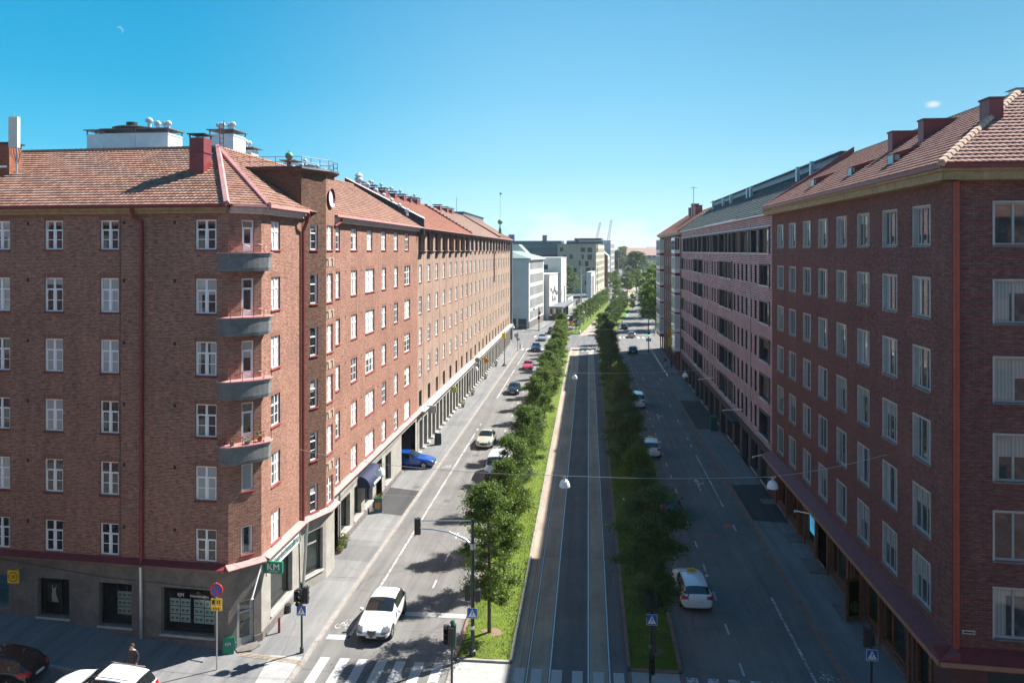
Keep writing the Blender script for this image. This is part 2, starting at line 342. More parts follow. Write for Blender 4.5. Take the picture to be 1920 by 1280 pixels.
# grass medians: soil bed with real blades on the nearest stretch
def lawn(x0, x1, y0, y1, f=lambda x, y: (x, y), dense=True):
    m = MB(); nx = 8; ny = int((y1 - y0) / .6); g = {}
    for i in range(nx + 1):
        for j in range(ny + 1):
            x = x0 + (x1 - x0) * i / nx; y = y0 + (y1 - y0) * j / ny
            g[i, j] = (*f(x, y), .1 + .05 * math.sin(math.pi * i / nx) + rnd.uniform(-.012, .012))
    for i in range(nx):
        for j in range(ny): m.face([g[i, j], g[i + 1, j], g[i + 1, j + 1], g[i, j + 1]])
    if dense:
        yb = y0
        while yb < min(y1, 95):
            n = int(330 * (1 if yb < 60 else .45))
            for _ in range(n):
                x = rnd.uniform(x0, x1); y = yb + rnd.random()
                if y > y1: continue
                if math.hypot(x - (-5.15 if x < 0 else 3.3), y - 41.4) < .45 and yb < 44: continue
                h = rnd.uniform(.05, .12); a = rnd.uniform(0, 6.28); w = .02; dx, dy = math.cos(a) * w, math.sin(a) * w; lx, ly = rnd.uniform(-.05, .05), rnd.uniform(-.05, .05)
                m.face([(x - dx, y - dy, .1), (x + dx, y + dy, .1), (x + lx, y + ly, .12 + h)])
            yb += 1
    return tag(m.build('grass', M_grass), kind='stuff')
lawn(-6.6, -3.95, 38.72, 158); lawn(2.1, 4.42, 38.58, 158)
lawn(-5.2, -2.1, 2, 122, lambda t, s: F2(s, t), False); lawn(3.6, 6.2, 2, 122, lambda t, s: F2(s, t), False)
# track bed
sheet('track_bed', strip(-3.8, 1.95, 18, 190), .004, M_beda)
for x0, x1 in ((-3.8, -1.83), (-.02, 1.06)): sheet('track_slab', strip(x0, x1, 18, 166), .012, M_bed)
sheet('track_bed', strip2(-2.1, 3.6, -1, 420), .012, M_bed)
m = MB()
m.box(-3.36, -3.33, 18, 166, 0, .016); tag(m.build('track_groove', M_plinth), kind='structure')
for x in (-2.98, -1.88, 0, 1.04):
    def xs(y):  # the tracks shift right at the junction and follow the second stretch
        if y < 158: return (x, y)
        k = min(1, (y - 158) / 32); k = k * k * (3 - 2 * k); s = y - 190
        a = (x, y); t = x + 1.9
        b = (s * math.sin(A2) + t * math.cos(A2), 190 + s * math.cos(A2) - t * math.sin(A2)); return (a[0] * (1 - k) + b[0] * k, a[1] * (1 - k) + b[1] * k)
    ys = [18, 60, 100, 140, 158] + [158 + 3 * i for i in range(1, 12)] + [220, 300, 480]
    m = MB(); P = [xs(y) for y in ys]
    for w, z, mi in ((.075, .018, 1), (.03, .024, 0)):
        for i in range(len(P) - 1):
            (a, b), (c, d) = P[i], P[i + 1]; m.face([(a - w, b, z), (a + w, b, z), (c + w, d, z), (c - w, d, z)], mi)
    tag(m.build('tram_rail', [M_rail, M_plinth]), kind='structure')
# near pedestrian islands on the medians
slabz('pedestrian_island', [(-6.6, 18), (-3.95, 18), (-3.95, 38.53), (-6.6, 38.53)], -.04, .03, M_slab)
slabz('pedestrian_island', [(2.1, 18), (4.42, 18), (4.42, 38.4), (2.1, 38.4)], -.04, .03, M_slab)
kerb(-6.8, -6.62, 26, 38.5, M_kerb, .04); kerb(-3.93, -3.8, 26, 38.5, M_kerb, .04); kerb(1.95, 2.08, 26, 38.4, M_kerbr, .04); kerb(4.44, 4.62, 26, 38.4, M_kerbr, .04)
# painted markings
def marks(name, quads, mat=None, z=.006):
    m = MB()
    for q in quads: m.face([(p[0], p[1], z) for p in q], 0, q)
    return tag(m.build(name, mat or M_mark), kind='structure')
def rect(x0, x1, y0, y1, sk=0): return [(x0, y0 - sk * x0), (x1, y0 - sk * x1), (x1, y1 - sk * x1), (x0, y1 - sk * x0)]
sk = 0
marks('crosswalk', [rect(x, x + .5, 34.3, 38.3, sk) for x in (-13.58, -12.55, -11.6, -10.6, -9.65, -8.7, -7.7)])
marks('crosswalk', [rect(x, x + .52, 34.3, 38.25, sk) for x in (-3.62, -2.78, -1.8, -.79, .24, 1.22)], z=.02)
marks('crosswalk', [rect(x, x + .55, 34.3, 38.2, sk) for x in (4.72, 5.72, 6.7, 7.7, 8.7, 9.7, 10.7, 11.6)], M_markw)
marks('road_marking', [rect(-12.6, -6.85, 43.1, 43.6), rect(-13.95, -12.72, 40.1, 40.6)])
marks('road_marking', [rect(-12.85, -12.7, 40.2 + i * 9.5, 49.6 + i * 9.5) for i in range(4)] + [rect(-12.85, -12.7, 78.2, 87), rect(-12.85, -12.7, 88.4, 89.4), rect(-12.85, -12.7, 91, 92), rect(-12.85, -12.7, 108, 136), rect(-12.85, -12.7, 139, 158)], M_markw)
marks('lane_dash', [rect(-9.56, -9.44, 47.4 + 4.1 * i - .6, 47.4 + 4.1 * i + .6) for i in range(27)])
marks('lane_dash', [rect(7.5, 7.62, 39.2 + 4.1 * i - .6, 39.2 + 4.1 * i + .6) for i in range(30)])
marks('road_marking', [rect(10.8, 10.95, 33, 47.5), rect(10.8, 10.95, 64, 80)], M_markw)
marks('lane_dash', [rect(10.8, 10.95, y, y + 1.3) for y in (58.5, 83, 86, 95, 104, 113, 122, 131, 140)])
marks('crosswalk', [rect(x, x + .55, 159.5, 163.5) for x in [-14 + 1.05 * i for i in range(8)] + [-3.4 + 1.0 * i for i in range(6)]], z=.03)
marks('crosswalk', [rect(x, x + .55, 184, 188) for x in [-13 + 1.1 * i for i in range(8)] + [5 + 1.1 * i for i in range(8)]], z=.03)
marks('stop_line', [rect(4.8, 12, 158, 158.6)])
for (x, y) in ((7.0, 70), (6, 98), (8.9, 126), (6.0, 126)):   # turn arrows
    marks('road_arrow', [rect(x + 2.6, x + 2.75, y - 2, y + .6), [(x + 2.67, y + 1.6), (x + 2.4, y + .6), (x + 2.95, y + .6)], [(x + 2.67, y), (x + 2.67, y - .4), (x + 3.3, y + .2), (x + 3.3, y + .6)]], M_markw)
def bike_symbol(x, y, s=1, d=1):
    q = []
    def arc(cx, cy, r, n=10):
        for k in range(n):
            a, b = 2 * math.pi * k / n, 2 * math.pi * (k + 1) / n
            q.append([(cx + r * math.cos(a), cy + r * 1.6 * math.sin(a)), (cx + (r - .05) * math.cos(a), cy + (r - .05) * 1.6 * math.sin(a)), (cx + (r - .05) * math.cos(b), cy + (r - .05) * 1.6 * math.sin(b)), (cx + r * math.cos(b), cy + r * 1.6 * math.sin(b))])
    def seg(a, b, w=.03):
        dx, dy = b[0] - a[0], b[1] - a[1]; L = math.hypot(dx, dy); nx, ny = -dy / L * w, dx / L * w
        q.append([(a[0] - nx, a[1] - ny), (b[0] - nx, b[1] - ny), (b[0] + nx, b[1] + ny), (a[0] + nx, a[1] + ny)])
    arc(x - .28, y, .2); arc(x + .28, y, .2)
    for a, b in (((-.28, 0), (-.08, .55)), ((-.08, .55), (.18, .5)), ((.18, .5), (0, 0)), ((0, 0), (-.1, .6)), ((.28, 0), (.15, .75)), ((.15, .75), (.3, .8)), ((-.2, .66), (0, .66))): seg((x + a[0] * d, y + a[1]), (x + b[0] * d, y + b[1]))
    return marks('bike_symbol', q, M_markw, .007)
bike_symbol(-13.45, 41.6); bike_symbol(-13.45, 73); bike_symbol(11.6, 38.6, 1, -1)
sheet('asphalt_patch', [(-17.2, 59.6), (-14.42, 59.0), (-14.42, 65.2), (-17.2, 66)], .124, M_walkd)
sheet('asphalt_patch', [(12.52, 60.6), (15.2, 60.2), (15.2, 70), (12.52, 69.6)], .124, M_walkd)
sheet('asphalt_patch', [(12.52, 91), (15.2, 91), (15.2, 108), (12.52, 108)], .124, M_walkd)
for i, y in enumerate((44.5, 50.3, 53.9, 76, 90)): sheet('pavement_slab', [(-17.2, y), (-14.42, y - .25), (-14.42, y + 2.4), (-17.2, y + 2.6)], .1235, asphalt('pavement_tone_%d' % i, (.20, .15, .21, .18, .155)[i], 0, .3, .6, (1, 1, .99)))
marks('spray_mark', [[(10.1, 59.2), (10.7, 59.3), (10.6, 60.1), (10.2, 59.9)], [(9.0, 57.4), (9.6, 57.3), (9.6, 57.6), (9.0, 57.6)], [(8.4, 57.7), (8.6, 57.7), (8.6, 57.9), (8.4, 57.9)]], M_orange)
# sawn joints and drain covers
m = MB()
for y in (47.5, 55.6, 63.8): m.box(-17.3, -14.4, y, y + .05, .1, .1255)
for y, x0, x1 in ((61, -14.1, -9.5), (41.4, -10, -6.8)): m.box(x0, x1, y, y + .035, 0, .0045)
for x0, x1, y0, y1 in ((9.2, 9.23, 40, 120), (-8.35, -8.33, 48, 118), (-3.7, 1.9, 52.4, 52.44)): m.box(x0, x1, y0, y1, 0, .0185 if x0 == -3.7 else .0045)
tag(m.build('pavement_joint', M_plinth), kind='structure')
def manhole(x, y, z, r=.33):
    m = MB(); n = 20; m.face([(x + r * math.cos(6.283 * k / n), y + r * math.sin(6.283 * k / n), z) for k in range(n)], 0)
    for k in range(n):
        a, b = 6.283 * k / n, 6.283 * (k + 1) / n; r2 = r * 1.25
        m.face([(x + r * math.cos(a), y + r * math.sin(a), z - .001), (x + r2 * math.cos(a), y + r2 * math.sin(a), z - .001), (x + r2 * math.cos(b), y + r2 * math.sin(b), z - .001), (x + r * math.cos(b), y + r * math.sin(b), z - .001)], 1)
    for i in range(-3, 4): m.box(x - r * .7, x + r * .7, y + i * .08 - .012, y + i * .08 + .012, z, z + .004, 1)
    o = m.build('manhole_cover', [M_zincd, M_plinth], None); return o
for (x, y, z, l) in ((-11.6, 63.2, .009, 'round manhole cover on the sunlit lane beside the cycle lane, nearest the corner building'), (-11.3, 77.6, .009, 'round manhole cover on the sunlit lane farther along, level with the blue car'), (-14.9, 66.3, .128, 'small drain cover on the pavement edge beside the dark asphalt patch'), (-18.6, 35.7, .145, 'brownish manhole cover on the corner pavement below the building door')):
    tag(manhole(x, y, z), l, 'manhole cover')
# the side street on the left climbs gently to the left
def zl(x, y=36): return max(0, -.085 * (x + 18.6)) if x < -18.6 else 0
def sloped(name, x0, x1, y0, y1, dz, mat, sky=.062):
    m = MB(); n = 20
    for i in range(n):
        a = x0 + (x1 - x0) * i / n; b = x0 + (x1 - x0) * (i + 1) / n
        q = [(a, y0 - sky * (a + 18.4), zl(a) + dz), (b, y0 - sky * (b + 18.4), zl(b) + dz), (b, y1 - sky * (b + 18.4), zl(b) + dz), (a, y1 - sky * (a + 18.4), zl(a) + dz)]
        m.face(q, 0, [p[:2] for p in q]); m.face([q[0], (q[0][0], q[0][1], q[0][2] - .2), (q[1][0], q[1][1], q[1][2] - .2), q[1]], 0)
    return tag(m.build(name, mat), kind='structure')
M_walkside = asphalt('asphalt_side_pavement', .17, .3, .3, .7)
sloped('pavement', -75, -14.42, 34.55, 40.2, .121, M_walkside)
sloped('kerb', -75, -19, 34.3, 34.55, .125, M_kerb); sloped('side_road', -75, -14, 16, 34.3, -.008, M_road)
m = MB()   # cobble band at the corner
for i in range(46):
    for j in range(3):
        x = -18.55 + i * .1; 
        for (px, py) in (((-18.5 - i * .035, 37.4 - i * .11)), ((-18.2 + i * .085, 38.1 - i * .012))):
            dx, dy = (j * .13, j * .02) if px < -18.5 + .01 and i * .11 > 0 and py < 37.41 else (0, -j * .13)
            m.box(px + dx, px + dx + .1, py + dy, py + dy + .09, .1, .135 + rnd.uniform(0, .008))
tag(m.build('cobble_band', flat('cobble_stone', (.33, .27, .2), .9, 0, .35, 6)), kind='structure')
sheet('pavement_slab', [(-15.2, 30), (-14.42, 30), (-14.42, 38.0), (-16.1, 38.0)], .1285, M_slab)
# ------------------------------------------------------------------ facade tools
class Fr:
    """facade frame: origin, horizontal direction U, outward normal N"""
    def __init__(s, x, y, ux, uy):
        L = math.hypot(ux, uy); s.o = (x, y); s.U = (ux / L, uy / L); s.N = (uy / L, -ux / L); s.rz = math.atan2(s.U[1], s.U[0])
    def p(s, u, z, d=0): return (s.o[0] + u * s.U[0] + d * s.N[0], s.o[1] + u * s.U[1] + d * s.N[1], z)
def wallf(m, F, u0, u1, z0, z1, ops, depth=.2, mi=0, rv=1, back=None, rvr=None):
    """wall sheet with real openings and reveals; ops: (ua,ub,za,zb)"""
    zs = sorted({z0, z1} | {z for o in ops for z in o[2:4] if z0 < z < z1})
    q = lambda a, b, c, d: m.face([F.p(a, c), F.p(b, c), F.p(b, d), F.p(a, d)], mi, [(a, c), (b, c), (b, d), (a, d)])
    for c, d in zip(zs, zs[1:]):
        bl = sorted((o[0], o[1]) for o in ops if o[2] <= c + 1e-6 and o[3] >= d - 1e-6); a = u0
        for x, y in bl:
            if x > a + 1e-6: q(a, x, c, d)
            a = max(a, y)
        if a < u1 - 1e-6: q(a, u1, c, d)
    for a, b, c, d in ops:
        D = -depth; r2 = rv if rvr is None else rvr
        m.face([F.p(a, c), F.p(a, d), F.p(a, d, D), F.p(a, c, D)], rv, [(0, c), (0, d), (depth, d), (depth, c)])
        m.face([F.p(b, d), F.p(b, c), F.p(b, c, D), F.p(b, d, D)], r2, [(0, d), (0, c), (depth, c), (depth, d)])
        m.face([F.p(a, d), F.p(b, d), F.p(b, d, D), F.p(a, d, D)], rv, [(a, 0), (b, 0), (b, depth), (a, depth)])
        m.face([F.p(b, c), F.p(a, c), F.p(a, c, D), F.p(b, c, D)], rv, [(b, 0), (a, 0), (a, depth), (b, depth)])
def barF(m, F, u0, u1, z0, z1, d0, d1, mi=0, zt=None):
    """box along the facade from depth d0 to d1 (outward +); zt: height of the outer top edge"""
    zo = z1 if zt is None else zt
    m.hexa([F.p(u0, z0, d0), F.p(u0, min(z0, zo - .02), d1), F.p(u1, min(z0, zo - .02), d1), F.p(u1, z0, d0)][::-1], [F.p(u0, z1, d0), F.p(u0, zo, d1), F.p(u1, zo, d1), F.p(u1, z1, d0)][::-1], mi)
WC = {}
def win_proto(kind, w, h, M):
    """returns (frame, pane, sill, offset) meshes in local space: x along, y into wall, z up"""
    k = (kind, round(w, 1), round(h, 2), M[0].name, M[1].name)
    if k in WC: return WC[k]
    w = round(w, 1) if kind != 'slot' else w
    f = MB(); fm = M[0]; y0, y1 = .09, .16; t = .07
    def bar(a, b, c, d, yy=(y0, y1)): f.box(a, b, yy[0], yy[1], c, d)
    bar(0, w, 0, t); bar(0, w, h - t, h); bar(0, t, t, h - t); bar(w - t, w, t, h - t)
    e = .001
    if kind == 'cross':
        bar(w / 2 - .055, w / 2 + .055, t, h - t, (y0 - .01, y1)); tz = h * (.66 if h > 1.6 else .67); bar(t, w - t, tz - .04, tz + .04, (y0 + e, y1)); bar(t, w - t, h * .34 - .018, h * .34 + .018, (y0 + .02, y1))
        for a, b in ((t, w / 2 - .055), (w / 2 + .055, w - t)):
            bar(a, a + .045, t, tz - .04, (y0 + .015, y1)); bar(b - .045, b, t, tz - .04, (y0 + .015, y1))
    elif kind == 'narrow':
        bar(t, w - t, h * .66 - .04, h * .66 + .04, (y0 + e, y1)); bar(t, w - t, h * .34 - .018, h * .34 + .018, (y0 + .02, y1)); bar(t, t + .05, t, h - t, (y0 + .015, y1)); bar(w - t - .05, w - t, t, h - t, (y0 + .015, y1))
        if w > .95: bar(w / 2 - .03, w / 2 + .03, t, h - t, (y0 - .01, y1))
    elif kind == 'alu':
        bar(w * .36 - .04, w * .36 + .04, t, h - t, (y0 - .005, y1)); bar(w * .68 - .03, w * .68 + .03, t, h - t, (y0 + .005, y1))
    elif kind == 'wide':
        bar(w * .33 - .05, w * .33 + .05, t, h - t, (y0 - .005, y1)); bar(w * .68 - .04, w * .68 + .04, t, h - t, (y0, y1))
    elif kind == 'loggia':
        bar(w * .63 - .05, w * .63 + .05, t, h - t, (y0 - .01, y1))
    elif kind == 'door':
        tz = h * .74; bar(t, w - t, tz - .05, tz + .05, (y0 + e, y1)); bar(t, w - t, t, .42, (y0 + .01, y1)); bar(t, t + .07, .42, tz, (y0 + .01, y1)); bar(w - t - .07, w - t, .42, tz, (y0 + .01, y1))
    fr = f.mesh('window_frame', fm)
    p = MB(); p.face([(t * .5, y1 - .03, t * .5), (w - t * .5, y1 - .03, t * .5), (w - t * .5, y1 - .03, h - t * .5), (t * .5, y1 - .03, h - t * .5)], 0, [(0, 0), (1, 0), (1, 1), (0, 1)])
    pn = p.mesh('pane', M[1]); sl = None
    if M[2]:
        s = MB(); s.hexa([(-.05, .1, -.06), (w + .05, .1, -.06), (w + .05, -.07, -.09), (-.05, -.07, -.09)][::-1], [(-.05, .1, .005), (w + .05, .1, .005), (w + .05, -.07, -.05), (-.05, -.07, -.05)][::-1]); sl = s.mesh('sill', M[2])
    WC[k] = (fr, pn, sl); return WC[k]
def put_win(F, root, kind, a, b, c, d, M, name='window', inset=0):
    fr, pn, sl = win_proto(kind, b - a, d - c, M); L = root.location; P = F.p(a, c, -inset)
    sc = ((b - a) / max(.1, round(b - a, 1)), 1, 1)
    o = link(name, fr, root, (P[0] - L[0], P[1] - L[1], P[2] - L[2]), (0, 0, F.rz), sc); link('pane', pn, o)
    if sl: link('sill', sl, o)
    return o
NOSPLIT = {'tiled_roof', 'ridge_tiles', 'hip_tiles', 'roof_back', 'brick_wall', 'bay_wall', 'plaster_wall', 'roof_railing', 'facade_cable', 'line_drawing', 'wall', 'roof', 'ribbed_wall', 'ground_wall', 'arcade_rear', 'shop_interior', 'entrance_recess', 'hip_flashing', 'tower_roof', 'stepped_flashing', 'balcony', 'glazed_bay', 'fabric', 'eaves_railing', 'gable', 'hipped_roof', 'cornice', 'ledge', 'canopy', 'plate', 'ring', 'sheet'}
def brc(cls, root, name, mats):   # world-space mesh as part of root; separate pieces become separate parts
    loc = tuple(-x for x in root.location)
    if name in NOSPLIT or root.type != 'EMPTY': return cls.build(name, mats, root, loc)
    P = pieces(cls)
    if len(P) == 1: return cls.build(name, mats, root, loc)
    if len(P) > 100: return tag(cls.build(name, mats, root, loc), kind='stuff')
    for ids in P: o = sub_builder(cls, ids).build(name, mats, root, loc)
    return o
def tile_roof(m, A, B, C, D, wave=.025, tw=.25, ch=.34, samp=4, mi=0):
    """A-B eave, D-C ridge; scalloped courses as real geometry"""
    A, B, C, D = (Vector(p) for p in (A, B, C, D)); U = (B - A).normalized(); n = U.cross(D - A).normalized()
    if n.z < 0: n = -n
    V = n.cross(U).normalized()
    if V.z < 0: V = -V
    H = (D - A).dot(V); Hc = (C - A).dot(V); H = max(H, Hc); uD = (D - A).dot(U); uC = (C - A).dot(U); uB = (B - A).dot(U)
    nc = max(1, round(H / ch)); st = tw / samp
    for j in range(nc):
        v0, v1 = H * j / nc, H * (j + 1) / nc
        def lim(v): k = v / H; return uD * k, uB + (uC - uB) * k
        l0, r0 = lim(v0); l1, r1 = lim(v1); off = 0
        k0 = math.floor(min(l0, l1) / st); k1 = math.ceil(max(r0, r1) / st); prev = None
        for k in range(k0, k1 + 1):
            u = k * st; ph = (u / tw) % 1; hh = wave * (.5 + .5 * math.cos(2 * math.pi * ph)) + wave * .6 * (ph if ph < .5 else 1 - ph)
            a = min(max(u, l0), r0); b = min(max(u, l1), r1)
            P0 = A + U * a + V * (v0 - .02) + n * (hh + .045 + (.012 if ph < .4 else 0)); P1 = A + U * b + V * v1 + n * (hh * .9 + .0); Pf = A + U * a + V * (v0 - .02) + n * (hh * .4)
            if prev and (a > prev[3] + 1e-5 or b > prev[4] + 1e-5):
                m.face([prev[0], P0, P1, prev[1]], mi, [(prev[3] + j * .0, v0 + .02), (a, v0 + .02), (b, v1), (prev[4], v1)]); m.face([prev[2], Pf, P0, prev[0]], mi, [(prev[3], v0 + .02), (a, v0 + .02), (a, v0 + .03), (prev[3], v0 + .03)])
            prev = (P0, P1, Pf, a, b)
def ridge_caps(m, a, b, r=.13, step=.38, mi=0):
    a, b = Vector(a), Vector(b); n = max(1, int((b - a).length / step))
    for i in range(n): p, q = a.lerp(b, i / n), a.lerp(b, (i + 1.08) / n); m.tube([p, q], [r * 1.1, r * .92], 6, mi, True)
def chimney_mesh(w, d, h, mat, cap=None, slope=0):
    m = MB(); m.box(-w / 2, w / 2, -d / 2, d / 2, -1.6, h); m.box(-w / 2 - .06, w / 2 + .06, -d / 2 - .06, d / 2 + .06, h + .001, h + .09, 1)
    return m.mesh('stack', [mat, cap or mat])
def vent_cap(h=.5, r=.16):
    m = MB(); m.lathe((0, 0, 0), [(r * .55, 0), (r * .55, h * .45), (r, h * .5), (r * 1.1, h * .62), (r * .95, h * .78), (r * .5, h * .9), (0, h * .95)], 12)
    for k in range(10):
        a = 6.283 * k / 10; m.box(r * 1.02 * math.cos(a) - .01, r * 1.02 * math.cos(a) + .01, r * 1.02 * math.sin(a) - .01, r * 1.02 * math.sin(a) + .01, h * .5, h * .8, 1)
    return m.mesh('roof_vent', [M_zinc, M_zincd], smooth=True)
VENT = vent_cap(.62, .2); 
def vent_on(parent, x, y, z, s=1):
    return link('roof_vent', VENT, parent, (x, y, z), (0, 0, rnd.random()), (s, s, s))
# ------------------------------------------------------------------ near left corner building
FL = [(20.76, 22.3), (17.45, 19.25), (14.25, 16.0), (11.08, 12.78), (7.83, 9.58), (4.66, 6.33)]   # window rows, all old blocks share them
FA = Fr(-18.4, 38.1, .998, -.062); FC = Fr(-18.4, 38.1, 1.2, 1.3); FS = Fr(-17.2, 39.4, 0, 1)
FB = Fr(-17.2, 45.1, .8, 2.1); FB2 = Fr(-16.4, 47.2, 0, 1); FB3 = Fr(-16.4, 48.83, -.8, .97); FM = Fr(-17.2, 0, 0, 1)
L1 = empty('apartment_building', (-17.2, 39.4, 0), 0, 'red brick corner apartment block with tiled roof and grey shop floor, nearest on the left', 'building')
WL = (M_white, M_pane, M_red); WS = (M_white, M_pane_s, M_red)
EZ = 22.9; GZ = 4.4
def opn(cols, rows): return [(a, b, c, d) for a, b in cols for c, d in rows]
fcols = [(-1.84, -.66), (-7.3, -6.22), (-10.6, -9.5), (-13.8, -12.7)]
# brick walls
m = MB()
oa = opn(fcols, FL); wallf(m, FA, -24, 0, GZ, EZ + .1, oa, .2, 0, 0)
oc = [(.72, 1.36, FL[0][0] - .1, FL[0][1]), (.7, 1.36, FL[1][0] - .25, FL[1][1]), (.7, 1.36, FL[2][0] - .25, FL[2][1]), (.7, 1.36, FL[3][0] - .3, FL[3][1]), (.7, 1.33, 8.2, 9.6), (.67, 1.3, 4.9, 6.35)]
wallf(m, FC, 0, 1.769, GZ, EZ + .1, oc, .15, 0, 0)
osf = opn([(1.25, 2.5)], FL); wallf(m, FS, 0, 5.7, GZ, EZ + .1, osf, .22, 0, 1)
brc(m, L1, 'brick_wall', [M_br_L, M_reveal])
TZ = 25.5
m = MB(); ob = opn([(.8, 1.5)], FL); wallf(m, FB, 0, 2.247, GZ, TZ, ob, .2, 0, 1); brc(m, L1, 'bay_wall', [M_br_bay, M_reveal])
m = MB(); ob2 = opn([(.18, 1.3)], FL); wallf(m, FB2, 0, 1.63, GZ, TZ, ob2, .22, 0, 1); wallf(m, FB3, 0, 1.257, GZ, TZ, [], .2, 0, 1)
brc(m, L1, 'bay_wall', [M_br_L, M_reveal])
mcolsA = [(51.5, 52.4), (54.9, 56.4), (58.6, 61.1), (63.4, 64.75), (67.5, 68.85), (71.4, 73.7)]
mcolsT = [(51.5, 52.4), (54.9, 56.4), (59.0, 60.5), (63.25, 64.7), (67.45, 68.85), (71.6, 73.1)]
om = opn(mcolsT, FL[:1]) + opn(mcolsA, FL[1:])
m = MB(); wallf(m, FM, 49.8, 77.0, GZ, EZ + .1, om, .24, 0, 1); brc(m, L1, 'brick_wall', [M_br_L, M_reveal])
# soldier-course lintels
m = MB()
for F, ops in ((FA, oa), (FS, osf), (FM, om)):
    for a, b, c, d in ops: barF(m, F, a - .05, b + .05, d + .01, d + .26, -.02, .006)
brc(m, L1, 'brick_lintel', brick('brick_soldier', (.33, .155, .11), (.23, .088, .062), (.3, .23, .18), .075, .24, .009))
for F, ops, M in ((FA, oa, WL), (FS, osf, WS), (FB, ob, WL), (FB2, ob2, WS), (FM, om, WS)):
    for a, b, c, d in ops: put_win(F, L1, 'cross' if (F is FA or b - a > 1.8 or F is FB2) else 'narrow', a, b, c, d, M)
for i, (a, b, c, d) in enumerate(oc): put_win(FC, L1, 'door' if i < 4 else 'single', a, b, c, d, (M_white, M_pane, M_red if i > 3 else None), 'balcony_door' if i < 4 else 'window')
# ground floor: shop fronts with rooms behind the glass
m = MB(); p0 = -.3
shopA = [(-3.78, -.77, .8, 3.2), (-7.38, -5.46, .95, 3.2), (-11.03, -9.12, 1.15, 3.2)]
wallf(m, FA, -24, 0, p0, GZ, shopA + [(-13.96, -12.75, 1.5, 3.2)], .35, 0, 0)
wallf(m, FC, 0, 1.769, p0, GZ, [(.45, 1.35, .16, 2.5)], .3, 0, 0)
brc(m, L1, 'plaster_wall', [M_plas_L])
m = MB(); shopS = [(1.2, 4.3, .9, 3.25)]; wallf(m, FS, 0, 5.7, p0, GZ, shopS, .35, 0, 0)
shopB = [(.25, 1.95, .9, 3.5)]; wallf(m, FB, 0, 2.247, p0, GZ, shopB, .3, 0, 0)
wallf(m, FB2, 0, 1.63, p0, GZ, [], .3); wallf(m, FB3, 0, 1.257, p0, GZ, [], .3)
shopM = [(52.6, 54.7, .8, 3.2), (55.7, 57.5, .8, 3.2), (58.4, 60.6, .8, 3.2), (64.5, 66.4, .8, 3.2)]; entM = [(50.0, 52.0, .1, 3.5), (61.6, 63.4, .1, 3.4), (70.2, 76.0, .1, 3.7)]
wallf(m, FM, 49.8, 77.0, p0, GZ, shopM + entM, .4, 0, 0); brc(m, L1, 'plaster_wall', [M_plas_S])
m = MB()
for F, ops, dd in ((FA, shopA, .35), (FS, shopS, .35), (FB, shopB, .3), (FM, shopM, .4)):
    for a, b, c, d in ops:
        for q in ((a, b, c, c + .07), (a, b, d - .07, d), (a, a + .06, c, d), (b - .06, b, c, d)): barF(m, F, *q, -dd, -dd + .1, 0)
        if b - a > 2.4 and F is FM or F is FA and a < -9: barF(m, F, (a + b) / 2 + .2, (a + b) / 2 + .28, c, d, -dd + .001, -dd + .09, 0)
brc(m, L1, 'shop_window_frame', [M_dkfr])
m = MB()
for F, ops in ((FA, shopA), (FS, shopS), (FB, shopB), (FM, shopM)):
    for a, b, c, d in ops: barF(m, F, a - .05, b + .05, c - .12, c - .003, -.34, .08, 0, c - .05)
brc(m, L1, 'window_ledge', [M_stone])
def room(root, F, a, b, c, d, dd, depth, mat=M_dark, lit=None):
    m = MB(); g = lambda u, z, e: F.p(u, z, e)
    z0, z1 = c - .02, d + .02
    for q in ([(a, z0), (b, z0), (b, z1), (a, z1)],): m.face([g(u, z, -depth) for u, z in q], 0)
    m.face([g(a, z0, -dd), g(a, z0, -depth), g(a, z1, -depth), g(a, z1, -dd)], 1); m.face([g(b, z0, -dd), g(b, z0, -depth), g(b, z1, -depth), g(b, z1, -dd)], 1)
    m.face([g(a, z0, -dd), g(b, z0, -dd), g(b, z0, -depth), g(a, z0, -depth)], 1); m.face([g(a, z1, -dd), g(b, z1, -dd), g(b, z1, -depth), g(a, z1, -depth)], 0)
    brc(m, root, 'shop_interior', [mat, lit or M_plas_L])
    p = MB(); p.face([g(a, c, -dd - .02), g(b, c, -dd - .02), g(b, d, -dd - .02), g(a, d, -dd - .02)]); brc(p, root, 'shop_glass', [M_glass])
M_shopw = flat('shop_wall_pale', (.72, .76, .70), .8)
for a, b, c, d in shopA: room(L1, FA, a, b, c, d, .3, 1.6, M_dark, M_plas_L)
for a, b, c, d in shopS: room(L1, FS, a, b, c, d, .3, .62, M_shopw, M_shopw)
for a, b, c, d in shopB: room(L1, FB, a, b, c, d, .25, .5, M_shopw, M_shopw)
for a, b, c, d in shopM: room(L1, FM, a, b, c, d, .35, .7, M_shopw, M_shopw)
def recess(root, F, a, b, c, d, depth, mat):
    m = MB(); g = F.p; m.face([g(a, c, -depth), g(b, c, -depth), g(b, d, -depth), g(a, d, -depth)]); m.face([g(a, c, -.01), g(a, c, -depth), g(a, d, -depth), g(a, d, -.01)]); m.face([g(b, c, -.01), g(b, c, -depth), g(b, d, -depth), g(b, d, -.01)])
    m.face([g(a, d, -.01), g(b, d, -.01), g(b, d, -depth), g(a, d, -depth)]); m.face([g(a, c, -.01), g(b, c, -.01), g(b, c, -depth), g(a, c, -depth)]); brc(m, root, 'entrance_recess', [mat])
recess(L1, FM, 50.0, 52.0, .1, 3.5, 1.4, M_brown); recess(L1, FM, 61.6, 63.4, .1, 3.4, 1.2, M_brown); recess(L1, FM, 70.2, 76.0, .1, 3.7, 7, M_dark)
w = put_win(FC, L1, 'door', .45, 1.35, .16, 2.5, (M_alu, M_pane, None), 'entrance_door')
